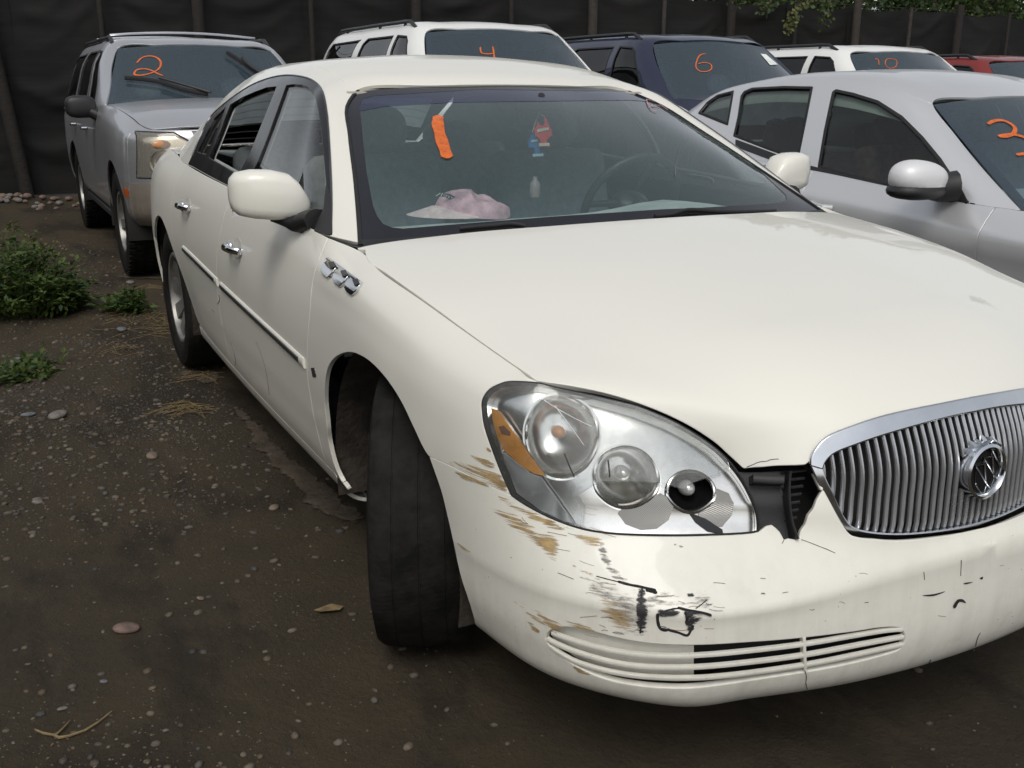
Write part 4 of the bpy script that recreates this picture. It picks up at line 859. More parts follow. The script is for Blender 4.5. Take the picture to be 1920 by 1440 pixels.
sh_f = cat(S.side([(.02 + .47 * math.cos(a), .335 + .45 * math.sin(a)) for a in np.radians(np.linspace(168, 20, 24))]), along_v(S, S.side([(.44, .5)])[0][0], S.umax, S.v[3], 12)[1:], along_u(S, S.umax, S.v[3], S.vmax, 8)[1:], along_v(S, S.umax, u_f, S.vmax, 40)[1:-1])
part('inner_fender', offmesh(S, [sh_f], -.13, spacing=.05, mirror='both'), M_DARK)
part('inner_fender', offmesh(S, [cat(sh_f[:24], S.px([(900, 905)]), lamp_out[::-1], along_v(S, lamp_out[0, 0], u_f, S.vmax, 20)[1:-1])], -.022, spacing=.05), M_DARK)
low_in = cat(along_v(S, S.side([(.5, .3)])[0][0], S.umax, S.v[1] + .01, 30), along_v(S, S.umax, S.side([(.5, .42)])[0][0], S.v[5], 30))
part('bumper_beam', offmesh(S, [low_in], -.06, spacing=.05, mirror='both'), M_DARK)
hood_in = cat(along_v(H, .09, H.umax, .02, 20), along_v(H, H.umax, .09, H.vmax - .05, 20))
part('hood_liner', offmesh(H, [hood_in], -.02, spacing=.08, mirror='both'), M_DARK)
# ---- wheel wells
M_LINER = plain('wheel_well_liner', (0.045, 0.036, 0.028), 0.95, var=0.5, vscale=14, bump=0.004, bscale=40)
def well(cx, r, y0, y1, name='wheel_well', sy=1):
    mb = MB(); A = np.radians(np.linspace(-14, 194, 30))
    ring = [[(cx + r * math.cos(a), sy * y, .335 + r * math.sin(a)) for a in A] for y in (y0, y0 + .04, (y0 + y1) / 2, y1)]
    V = [p for q in ring for p in q]; n = len(A)
    mb.add(V, [(i * n + k, i * n + k + 1, (i + 1) * n + k + 1, (i + 1) * n + k) for i in range(3) for k in range(n - 1)])
    mb.add(ring[-1], [tuple(range(n))])
    mb.obj(name, M_LINER, SED)
for sy in (1, -1):
    well(.005, .425, -.885, -.46, sy=sy); well(-2.936, .415, -.895, -.50, sy=sy)
mb = MB().box((-1.5, 0, .30), (4.6, 1.10, .14)); mb.obj('underbody', M_DARK, SED)
mb = MB().box((-1.5, 0, .245), (1.9, 1.62, .02)); mb.obj('floor_pan', M_DARK, SED)
# ---- wheels
M_TYRE = plain('tyre_rubber', (0.020, 0.020, 0.021), 0.72, var=0.35, vscale=18, bump=0.0012, bscale=70)
M_ALLOY = plain('alloy', (0.34, 0.33, 0.31), 0.45, 0.75, var=0.2, vscale=12)
def tread_mat():
    m, nt, out = newmat('worn_tread_rubber'); b = nt.nodes.new('ShaderNodeBsdfPrincipled'); nt.links.new(b.outputs[0], out.inputs[0])
    v = coords(nt); n1 = noise(nt, v, 14, 6, .65)
    nt.links.new(mixc(nt, n1, (0.006, 0.0058, 0.0056), (0.020, 0.0185, 0.0165)), b.inputs['Base Color']); b.inputs['Roughness'].default_value = .8; b.inputs['Specular IOR Level'].default_value = .18
    w = nt.nodes.new('ShaderNodeTexWave'); w.inputs['Scale'].default_value = 26; w.inputs['Distortion'].default_value = 1.5
    tc = nt.nodes.new('ShaderNodeTexCoord'); mp = nt.nodes.new('ShaderNodeMapping'); mp.inputs['Rotation'].default_value = (0.4, 0.8, 0.5); nt.links.new(tc.outputs['Object'], mp.inputs[0]); nt.links.new(mp.outputs[0], w.inputs[0])
    h = mathn(nt, 'ADD', mathn(nt, 'MULTIPLY', w.outputs['Fac'], .15), n1); nt.links.new(bumpn(nt, h, .5, .003), b.inputs['Normal']); return m
M_TREAD = tread_mat()
def wheel(parent, x, y, r=.343, wd=.235, side=-1, steer=0.0, camber=0.0, spokes=9, rimr=.222, rim_mat=None, blocks=False, name='wheel', zc=None, spin=0.2):
    """side -1: outer face to -y"""
    rim_mat = rim_mat or M_ALLOY
    e = bpy.data.objects.new(name, None); COL.objects.link(e); e.parent = parent; e.location = (x, y, r * .985 if zc is None else zc)
    e.rotation_euler = (camber, 0, steer); e.empty_display_size = .1
    M = Matrix.Rotation(math.radians(90) * (1 if side < 0 else -1), 4, 'X')      # local +z -> outer face
    h = wd / 2
    prof = [(rimr, -h * .78), (rimr + .02, -h * .92), (r * .86, -h), (r * .955, -h * .93), (r * .985, -h * .82)]
    gr = [-.5, 0, .5]; gd = .0018; gw = .02
    z = -.74
    tr = [(r * .994, -h * .72)]
    for g in gr:
        tr += [(r, h * (g - gw)), (r - gd, h * (g - gw * .6)), (r - gd, h * (g + gw * .6)), (r, h * (g + gw))]
    tr += [(r * .994, h * .72)]
    prof = prof + tr + [(r * .985, h * .82), (r * .955, h * .93), (r * .86, h), (r * .78, h * .97), (rimr + .02, h * .92), (rimr + .004, h * .84), (rimr, h * .78)]
    t = MB().lathe(prof, M, 72, closed=True)
    if blocks:
        for k in range(46):
            for row, off in ((-.76, 0), (-.3, .5), (.3, 0), (.76, .5)):
                a = 2 * math.pi * (k + off) / 46
                R = (M @ Matrix.Rotation(a, 4, 'Z')).to_3x3(); c = R @ Vector((r + .001, 0, h * row)); t.box(c, (.014, 2 * math.pi * r / 46 * .62, h * .36), R)
    t.obj('tyre', M_TREAD, e, angle=30)
    q = MB().lathe([(rimr + .004, h * .80), (rimr - .004, h * .86), (rimr - .016, h * .84), (rimr - .022, h * .70), (rimr - .03, -h * .7)], M, 56)
    q.lathe([(.0, h * .62), (.028, h * .62), (.034, h * .56), (.062, h * .52), (.066, h * .40), (.066, h * .2)], M, 28)
    for k in range(spokes):
        a = 2 * math.pi * k / spokes + spin; R = M @ Matrix.Rotation(a, 4, 'Z')
        w0, w1 = .022, .040
        P = [(.058, -w0, h * .50), (.058, w0, h * .50), (rimr - .018, w1, h * .72), (rimr - .018, -w1, h * .72), (.058, -w0 * .8, h * .30), (.058, w0 * .8, h * .30), (rimr - .018, w1 * .8, h * .50), (rimr - .018, -w1 * .8, h * .50)]
        q.add([R @ Vector(p) for p in P], [(0, 1, 2, 3), (7, 6, 5, 4), (0, 4, 5, 1), (1, 5, 6, 2), (2, 6, 7, 3), (3, 7, 4, 0)])
    q.obj('rim', rim_mat, e, bevel=0)
    MB().lathe([(.0, h * .1), (rimr - .03, h * .1), (rimr - .03, -h * .2), (0, -h * .2)], M, 32).obj('brake_disc', M_DARK, e)
    return e
wheel(SED, .0, -.785, steer=math.radians(-25), camber=math.radians(0))
wheel(SED, .0, .785, side=1, steer=math.radians(-22))
wheel(SED, -2.936, -.79); wheel(SED, -2.936, .79, side=1)
# ---- door furniture
def handle(x, z, tilt, par, my=1):
    uv = S.side([(x, z)]); P = S.ev(uv)[0]; n = S.nrm(uv)[0]
    X = Vector((1, 0, tilt)).normalized(); Nn = Vector(n); Z = Nn.cross(X) * -1
    L = lambda a, b, c: Vector(P) + X * a + Nn * b + Z * c
    mb = MB(); pts = [L(-.085, -.004, 0), L(-.08, .022, 0), L(-.06, .034, 0), L(0, .038, 0), L(.05, .034, 0), L(.068, .02, 0), L(.07, -.004, 0)]
    pts = [Vector((p.x, p.y * my, p.z)) for p in pts]
    mb.tube([Vector(q) for q in smooth_curve(pts, 3)], .013, 10, flat=.62, up=Nn)
    h = mb.obj('handle', M_CHROME, par, smooth=True, angle=60)
    mb = MB().ell([P[0] - .085 * X[0] + n[0] * .006, (P[1] + n[1] * .006) * my, P[2] - .085 * X[2]], (.026, .012, .024), 14, 8); mb.obj('lock_bezel', M_CHROME, par)
    cup = [(x + .062 * math.cos(a), z + .004 + .034 * math.sin(a)) for a in np.linspace(0, 2 * math.pi, 20, endpoint=False)]
    link('handle_recess', tmesh(trim(S, [S.side(cup)], .02, inset=0, flange=.001, offset=.0006, bump=lambda Q: -.0 * Q[:, 0], mirror='only' if my < 0 else None)), M_RECESS, par)
M_RECESS = plain('shaded_recess_paint', (0.60, 0.585, 0.53), 0.4, var=0.2, vscale=20)  # darker white of a flat ellipse: shade of the handle cup painted in
for my, dd1, dd2 in ((1, D1, D2), (-1, D3, D4)):
    handle(-1.315, .808, .04, dd1, my); handle(-2.25, .853, .04, dd2, my)
rub = S.px(np.array([(345, 467), (412, 533), (570, 680)], float)); P3 = S.ev(rub)
rubp = lambda a, b, n=24: S.side([(x, np.interp(x, P3[:, 0], P3[:, 2])) for x in np.linspace(a, b, n)])
M_STRIP = plain('dark_chrome_strip', (0.16, 0.16, 0.165), 0.22, 0.9, var=.2)
for my, dd1, dd2 in ((False, D1, D2), (True, D3, D4)):
    for (a, b, dd) in ((P3[1, 0] + .025, P3[2, 0] + .01, dd1), (P3[0, 0] - .01, P3[1, 0] - .03, dd2)):
        m1 = ribbon(S, rubp(a, b), .030, .007, mirror=my); o = m1.obj('side_moulding', M_WHITE, dd)
        ribbon(S, rubp(a + .012, b - .045), .021, .0105, mirror=my, base=.003).obj('chrome_strip', M_STRIP, o)
# fender ventiports
def pxpatch(surf, poly, off, mat, name, par, sp=.012, flange=.004, curve=0, mirror=None, label=None, bump=None, rnd=.001):
    L = closed_curve(poly, curve) if curve else densify(np.array(poly, float), 6)
    return link(name, tmesh(trim(surf, [surf.px(L)], sp, inset=0, flange=flange, offset=off, round_edge=rnd, mirror=mirror, bump=bump)), mat, par, label)
for k in range(3):
    ox, oy = 22.6 * k, 16.2 * k
    base = [(618, 489), (608, 498), (605, 508), (609, 515), (617, 521), (626, 514), (633, 503)]
    cxy = np.mean(base, 0) + (ox, oy); C3 = S.ev(S.px([cxy]))[0]
    for mir in (None, 'only'):
        pxpatch(S, [(a + ox, b + oy) for a, b in base], .004, M_CHROME, 'fender_vent', SED, sp=.006, flange=.009, mirror=mir, rnd=.002, bump=lambda Q, C3=C3: .004 * np.clip(1 - np.abs((Q - C3)[:, 2]) / .03, 0, 1))
        pxpatch(S, [(630 + ox, 495 + oy), (621 + ox, 496 + oy), (626 + ox, 507 + oy), (634 + ox, 504 + oy)], .0105, M_GLOSSBLACK, 'vent_slot', SED, flange=.002, mirror=mir)
for my in (False, True): ribbon(S, S.px(densify(np.array([(617, 487), (679, 533)], float), 6, False)), .010, .010, mirror=my).obj('vent_trim', M_CHROME, SED)
pxpatch(S, [(584, 690), (590, 690), (593, 706), (587, 706)], .002, M_STRIP, 'fender_badge', SED, flange=.002)
# ---- outside mirrors
def mirror(my):
    mb = MB(); Ns = 20
    secs = [(-1.062, -.745, .012, .02, 1.032), (-1.056, -.742, .030, .042, 1.032), (-1.04, -.738, .046, .058, 1.031), (-1.00, -.73, .056, .066, 1.03), (-.95, -.722, .060, .068, 1.027), (-.905, -.714, .058, .064, 1.021),
            (-.88, -.707, .050, .052, 1.012), (-.865, -.70, .038, .038, 1.003), (-.852, -.692, .022, .022, .997), (-.845, -.688, .008, .008, .994)]
    secs = [(y, x, a * 1.04, b * 1.04, z + .023) for y, x, a, b, z in secs]
    V = []
    for y, x, a, b, z in secs:
        for k in range(Ns):
            w = 2 * math.pi * k / Ns; c, s_ = math.cos(w), math.sin(w)
            V.append((x + a * math.copysign(abs(c) ** .6, c), y * my, z + b * math.copysign(abs(s_) ** .52, s_)))
    F = [(i * Ns + k, i * Ns + (k + 1) % Ns, (i + 1) * Ns + (k + 1) % Ns, (i + 1) * Ns + k) for i in range(len(secs) - 1) for k in range(Ns)]
    F += [tuple(range(Ns)), tuple((len(secs) - 1) * Ns + k for k in range(Ns))]
    mo = mb.add(V, F).obj('side_mirror', M_WHITE, SED, angle=70)
    mb = MB(); pth = [(-.715, -.955, .984), (-.695, -.91, .978), (-.66, -.885, .972), (-.62, -.868, .985), (-.585, -.858, .99)]
    mb.tube([(x, y * my, z) for x, y, z in smooth_curve(pth, 3)], [.012, .018, .024, .028, .032, .035, .036, .038, .04, .04, .04, .04, .04][:len(smooth_curve(pth, 3))], 12, flat=.75).obj('mirror_arm', M_BLACK, mo)
    mb = MB().add([(-.80, y * my, z) for y, z in ((-1.045, .985), (-.90, .975), (-.89, 1.07), (-1.04, 1.08))], [(0, 1, 2, 3)]); mb.obj('mirror_glass', M_CHROME, mo)
mirror(1); mirror(-1)
for mir in (None, 'only'): pxpatch(G, [(608, 392), (613, 345), (622, 372), (623, 440), (609, 444), (590, 434)], .004, M_BLACK, 'mirror_sail', SED, sp=.02, flange=.004, mirror=mir)
for my in (False, True): ribbon(G, G.px(smooth_curve([(360, 292), (378, 250), (396, 218), (433, 185), (477, 157), (521, 143), (553, 142), (584, 150), (602, 166), (611, 198), (619, 297), (622, 384), (620, 437)], 4)), .007, .004, mirror=my).obj('window_trim', M_STRIP, SED)
# ---- windscreen details
fr_in = W.px(densify(np.array([(674, 196), (680, 260), (687, 322), (699, 384), (707, 404), (718, 418), (735, 425), (756, 427), (890, 416), (1030, 405), (1240, 391), (1313, 388), (1440, 381), (1466, 378), (1476, 373), (1474, 364), (1440, 332), (1369, 271), (1300, 224), (1230, 180), (1215, 174), (1180, 170), (900, 166), (700, 178), (680, 184)], float), 12))
M_FRIT = plain('black_glass_border', (0.014, 0.015, 0.020), 0.22, var=.1)
part('windshield_border', offmesh(W, [inset_loop(wl, .003), fr_in], -.0028, spacing=.06), M_FRIT, WIND)
band = W.px(densify(np.array([(662, 174), (900, 160), (1185, 164), (1240, 190), (1180, 186), (1000, 188), (850, 190), (720, 198), (668, 208)], float), 12))
M_BAND = glass('blue_shade_band', (0.35, 0.40, 0.58), 0.55, (.035, .045, .10))
part('shade_band', offmesh(W, [band], -.0032, spacing=.06), M_BAND, WIND)
part('windshield_seal', ribbon(W, cat(along_u(W, .004, 0, W.vmax, 20)), .012, .002).mesh(True), M_RUBBER, WIND)
part('windshield_seal', ribbon(W, cat(along_u(W, W.umax - .004, 0, W.vmax, 20)), .012, .002).mesh(True), M_RUBBER, WIND)
cowl = MB(); cp = W.ev(along_v(W, .01, W.umax - .01, 0.0, 30)); 
cowl.add([tuple(p + (0.03 , 0, -.012)) for p in cp] + [tuple(p + (-.02, 0, .010)) for p in cp], [(i, i + 1, 31 + i, 30 + i) for i in range(29)]).obj('cowl', M_BLACK, SED)
def wiper(pts, par=WIND):
    uv = W.px(smooth_curve(pts, 5)); P = W.ev(uv) + W.nrm(uv) * .012
    MB().tube([Vector(p) for p in P], .0045, 8, flat=1.3).obj('wiper_arm', M_BLACK, par)
    P2 = W.ev(uv) + W.nrm(uv) * .002
    MB().tube([Vector(p) for p in P2], .004, 6, flat=2.0).obj('wiper_blade', M_RUBBER, par)
wiper([(862, 435), (890, 432), (925, 429), (960, 426), (985, 431)])
wiper([(1225, 411), (1255, 409), (1285, 400), (1322, 401), (1360, 403), (1450, 401)])
# grease-pencil marks on the glass
def marker(name, col):
    m, nt, out = newmat(name); b = nt.nodes.new('ShaderNodeBsdfPrincipled'); b.inputs['Roughness'].default_value = .65; v = coords(nt)
    nt.links.new(mixc(nt, noise(nt, v, 35, 5, .65), tuple(c * .7 for c in col), col), b.inputs['Base Color']); t = N(nt, 'ShaderNodeBsdfTransparent'); ms = N(nt, 'ShaderNodeMixShader')
    k = mathn(nt, 'MULTIPLY', noise(nt, v, 110, 5, .75, .22, .46), .95); nt.links.new(k, ms.inputs[0]); nt.links.new(t.outputs[0], ms.inputs[1]); nt.links.new(b.outputs[0], ms.inputs[2]); nt.links.new(ms.outputs[0], out.inputs[0]); return m
M_ORANGE = marker('orange_marker', (0.80, 0.17, 0.03)); M_PINK = marker('pink_marker', (0.62, 0.30, 0.34))
def stroke(surf, pts, wpx, mat, name, par, off=.0015, n=5, label=None):
    Q = smooth_curve(pts, n); Q = densify(Q, max(1.0, wpx * .25), False); uv = surf.px(Q); P = surf.ev(uv)
    dpt = np.mean((P - CAM_POS) @ AX_F); wd = wpx / FOC * dpt
    m_ = len(uv); t_ = np.linspace(0, 1, m_); L_ = np.sum(np.linalg.norm(np.diff(P, axis=0), axis=1)); e_ = np.minimum(t_, 1 - t_) * L_ / max(wd * .5, 1e-5); prof = np.sqrt(np.clip(1 - (1 - np.clip(e_, .04, 1)) ** 2, 0, 1)) * (1 + .07 * np.sin(t_ * 17 + wpx))
    return link(name, ribbon(surf, uv, wd * prof, .0012, base=.0002).mesh(True), mat, par, label)
stroke(W, [(822, 216), (821, 232), (825, 252), (832, 275), (840, 297)], 22, M_ORANGE, 'painted_number', WIND, label='orange hand-painted digit one on the glass')
for s_ in ([(1212, 186), (1222, 205), (1232, 208)], [(1212, 186), (1230, 192), (1252, 206)], [(1219, 199), (1228, 197), (1238, 199)]): stroke(W, s_, 2.5, M_PINK, 'painted_letter', WIND)
for s_ in ([(1276, 275), (1270, 300), (1266, 315), (1268, 332)], [(1290, 326), (1310, 329), (1335, 335), (1338, 343)]): stroke(W, s_, .7, plain('scratch', (.20, .25, .25), .6), 'scratch', WIND, off=.001)
# ---- grille
gp = [(.968, .46), (.970, .54), (.968, .60), (.965, .655), (.954, .69), (.933, .735), (.905, .79), (.88, .83)]
GS = Surf([[(x + dx, y, z) for x, z in gp] for y, dx in ((-.44, -.135), (-.38, -.094), (-.30, -.055), (-.20, -.023), (-.10, -.006), (0, 0))], sub=8, sym_end=True)
if GS.nrm([[.1, .1]])[0][0] < 0: GS.flip *= -1
def half(px_list, y_end):
    uv = GS.px(smooth_curve(px_list, 5)); return cat(uv, [[GS.umax, GS.px([(1851, y_end)])[0][1]]])
g_to = half([(1521, 872), (1522, 858), (1530, 842), (1549, 822), (1605, 798), (1661, 780), (1774, 756), (1835, 744)], 741)
g_bo = half([(1521, 872), (1527, 886), (1540, 915), (1556, 942), (1576, 977), (1594, 1002), (1612, 1009), (1633, 1011), (1689, 1013), (1774, 1004), (1835, 992)], 989)
i_to = half([(1541, 878), (1545, 866), (1560, 850), (1605, 831), (1661, 812), (1774, 781), (1835, 769)], 766)
i_bo = half([(1541, 878), (1548, 900), (1560, 925), (1577, 962), (1590, 982), (1602, 991), (1627, 998), (1689, 1002), (1774, 994), (1835, 981)], 978)
outer = cat(g_bo, g_to[::-1][:-1]); inner = cat(i_bo, i_to[::-1][:-1])
M_CHROME2 = plain('satin_chrome', (0.66, 0.68, 0.71), 0.16, 1.0, var=0.08)
M_BAR = plain('satin_grille_bar', (0.62, 0.63, 0.65), 0.32, 0.75, var=0.1)
def dome(Q): return np.zeros(len(Q))
ringR = cat(g_bo, i_bo[::-1]); ringT = cat(g_to, i_to[::-1])
GRL = part('grille', tmesh(trim(GS, [ringT], .015, inset=.0008, flange=.03, offset=.004, mirror='both', round_edge=.004), trim(GS, [ringR], .012, inset=.0008, flange=.03, offset=.002, mirror='both', round_edge=.003)), M_CHROME2)
part('grille_backing', offmesh(GS, [outer], -.07, spacing=.05, mirror='both'), M_DARK, GRL)
ty = np.array([GS.ev([p])[0] for p in i_to]); by = np.array([GS.ev([p])[0] for p in i_bo]); ot, ob = np.argsort(ty[:, 1]), np.argsort(by[:, 1])
nb = 21
for k in range(nb):
    y = -.0088 - .01735 * k
    if y < ty[:, 1].min() + .006: break
    z1 = np.interp(y, ty[ot, 1], ty[ot, 2]) - .004; z0 = np.interp(y, by[ob, 1], by[ob, 2]) + .003
    if z1 - z0 < .02: continue
    zz = np.linspace(z0, z1, 14); uv = GS.front([(y, z) for z in zz]); P = GS.ev(uv)
    for my in (1, -1):
        V = []; w = .0040
        for i, p in enumerate(P):
            f = .002 if i == 0 else 0
            x0 = p[0] - .004 - f; V += [(x0 - .009, (y - w * .6) * my, p[2]), (x0 - .003, (y - w) * my, p[2]), (x0, (y - w * .5) * my, p[2]), (x0, (y + w * .5) * my, p[2]), (x0 - .003, (y + w) * my, p[2]), (x0 - .009, (y + w * .6) * my, p[2])]
        F = [(i * 6 + q, i * 6 + q + 1, i * 6 + 7 + q, i * 6 + 6 + q) for i in range(13) for q in range(5)] + [tuple(range(6)), tuple(78 + q for q in range(6))]
        MB().add(V, F).obj('grille_bar', M_BAR, GRL, angle=50)
# round badge with three shields
ec = GS.ev(GS.front([(0, .632)]))[0]; Rm = Matrix.Rotation(math.radians(90 - 4), 4, 'Y'); EM = Matrix.Translation(Vector((ec[0] - .006, 0, ec[2] + .001))) @ Rm
br = .057
bd = MB().lathe([(br * .78, .0), (br * .80, .014), (br * .88, .019), (br * .98, .016), (br, .006), (br, -.02)], EM, 48).obj('badge', M_CHROME2, GRL)
MB().lathe([(0, .008), (br * .8, .008)], EM, 40).obj('badge_disc', M_GLOSSBLACK, bd)
bx_ = ec[0] + .004
def bpt(x, y): return Vector(at(1790 + x / 9, 800 + y / 9, 'x', bx_))
for sh in ([[(350, 1000), (345, 655), (510, 628), (530, 950)], [(362, 670), (600, 1050)], [(525, 1000), (470, 1165), (385, 1030), (350, 960)]], [[(495, 610), (490, 530), (640, 500), (665, 850)], [(505, 545), (740, 930)], [(655, 880), (610, 1015)]], [[(625, 480), (618, 392), (762, 368), (785, 690)], [(640, 400), (790, 710)], [(793, 760), (760, 880)]]):
    for ln in sh: MB().tube([bpt(*p) for p in ln], .0017 if len(ln) != 2 or ln[0][1] < 700 else .0009, 6).obj('badge_shield', M_CHROME2, bd)
mb = MB()
for a in range(-3, 4):
    w = math.radians(180 + a * 14); c = Vector((math.cos(w) * br * 1.0, math.sin(w) * br * 1.0, .004)); d = Vector((math.cos(w) * br * (1.22 if a % 2 == 0 else 1.12), math.sin(w) * br * 1.15, -.006))
    mb.tube([EM @ c, EM @ d], [.009, .003], 6)
mb.obj('badge_crown', M_CHROME2, bd)
# ---- torn opening beside the headlight
pxpatch(S, [(1390, 878), (1440, 879), (1484, 880), (1480, 915), (1478, 955), (1492, 1014), (1465, 1014), (1445, 992), (1428, 998), (1415, 935)], -.030, M_BLACK, 'bumper_bracket', SED, sp=.02, flange=.01)
ribbon(S, S.px(smooth_curve([(1481, 884), (1478, 930), (1482, 970), (1494, 1012)], 4)), .006, .012, base=-.03).obj('bracket_lip', M_BLACK, SED)
for k in range(7): MB().tube([Vector(p) for p in (S.ev(S.px([(1488 + k, 898 + k * 15), (1536 - k * 3, 893 + k * 15)])) - np.array([[.035, 0, 0]]))], .003, 6).obj('bracket_rib', M_BLACK, SED)
ribbon(S, S.px([(1412, 897), (1440, 899), (1470, 900)]), .016, .004, base=-.028).obj('bracket_lip', M_BLACK, SED)
# ---- headlight
def cutpx(poly): return S.px(closed_curve(poly, 4))
def epx(cx, cy, rx, ry, rot=0, n=28): return [(cx + rx * math.cos(a) * math.cos(rot) - ry * math.sin(a) * math.sin(rot), cy + rx * math.cos(a) * math.sin(rot) + ry * math.sin(a) * math.cos(rot)) for a in np.linspace(0, 2 * math.pi, n, endpoint=False)]
lamp_loop = cat(lamp_bot[:-1], lamp_top[:-1], lamp_out[:-1])
M_LAMPCHROME = plain('lamp_reflector', (0.78, 0.775, 0.75), 0.20, 1.0, var=.1, vscale=14)
M_LAMPGREY = plain('lamp_grey_reflector', (0.42, 0.42, 0.41), 0.30, .75, var=.3, vscale=16)
def lensmat():
    m, nt, out = newmat('hazed_lens'); v = coords(nt)
    tr = N(nt, 'ShaderNodeBsdfTransparent'); tr.inputs[0].default_value = (.93, .95, .95, 1)
    df = N(nt, 'ShaderNodeBsdfDiffuse'); df.inputs[0].default_value = (.62, .63, .60, 1); gl = N(nt, 'ShaderNodeBsdfGlossy'); gl.inputs['Roughness'].default_value = .05
    hz = noise(nt, v, 7, 6, .7, .25, .85); st_ = noise(nt, coords(nt, (30, 6, 30)), 2.0, 5, .7, .55, .75)
    sx = nt.nodes.new('ShaderNodeSeparateXYZ'); tc = nt.nodes.new('ShaderNodeTexCoord'); nt.links.new(tc.outputs['Object'], sx.inputs[0])
    hi = nt.nodes.new('ShaderNodeMapRange'); setin(hi, From_Min=.58, From_Max=.80, To_Min=.25, To_Max=1.3); nt.links.new(sx.outputs['Z'], hi.inputs['Value'])
    ly = nt.nodes.new('ShaderNodeMapRange'); setin(ly, From_Min=.84, From_Max=.62, To_Min=.15, To_Max=1.0); nt.links.new(mathn(nt, 'ABSOLUTE', sx.outputs['Y']), ly.inputs['Value'])
    f = mathn(nt, 'ADD', mathn(nt, 'MULTIPLY', mathn(nt, 'MULTIPLY', hz, mathn(nt, 'MULTIPLY', hi.outputs[0], ly.outputs[0])), .60), mathn(nt, 'MULTIPLY', st_, .18)); f = mathn(nt, 'ADD', f, .05)
    a = N(nt, 'ShaderNodeMixShader'); nt.links.new(f, a.inputs[0]); nt.links.new(tr.outputs[0], a.inputs[1]); nt.links.new(df.outputs[0], a.inputs[2])
    fr = N(nt, 'ShaderNodeFresnel'); fr.inputs[0].default_value = 1.5
    b = N(nt, 'ShaderNodeMixShader'); nt.links.new(fr.outputs[0], b.inputs[0]); nt.links.new(a.outputs[0], b.inputs[1]); nt.links.new(gl.outputs[0], b.inputs[2]); nt.links.new(b.outputs[0], out.inputs[0]); return m
M_LENS = lensmat()
M_AMBER = plain('amber_reflector', (0.95, 0.36, 0.015), 0.3, var=.15, vscale=40, coat=.6)
M_AMBERD = plain('amber_reflector_patch', (0.22, 0.07, 0.02), 0.3, var=.2)
def ribmat(name, col, scale, rot, metal=.6):
    m, nt, out = newmat(name); b = nt.nodes.new('ShaderNodeBsdfPrincipled'); nt.links.new(b.outputs[0], out.inputs[0])
    b.inputs['Base Color'].default_value = (*col, 1); b.inputs['Metallic'].default_value = metal; b.inputs['Roughness'].default_value = .25
    w = nt.nodes.new('ShaderNodeTexWave'); w.inputs['Scale'].default_value = scale
    tc = nt.nodes.new('ShaderNodeTexCoord'); mp = nt.nodes.new('ShaderNodeMapping'); mp.inputs['Rotation'].default_value = rot; nt.links.new(tc.outputs['Object'], mp.inputs[0]); nt.links.new(mp.outputs[0], w.inputs[0])
    nt.links.new(bumpn(nt, w.outputs['Fac'], .6, .0015), b.inputs['Normal'])
    nt.links.new(mixc(nt, w.outputs['Fac'], tuple(c * .55 for c in col), col), b.inputs['Base Color']); return m
M_RIBBED = ribmat('ribbed_reflector', (0.55, 0.56, 0.57), 75, (0, 0.4, 0.8), .3)
M_RIBBED2 = ribmat('fine_ribbed_reflector', (0.55, 0.54, 0.51), 420, (0, 0, 0.3), .15)
def bowl(cx, cy, r, d):
    C3 = S.ev(S.px([(cx, cy)]))[0]; return lambda Q: -d * np.clip(1 - (np.linalg.norm(Q - C3, axis=1) / r) ** 2, 0, 1)
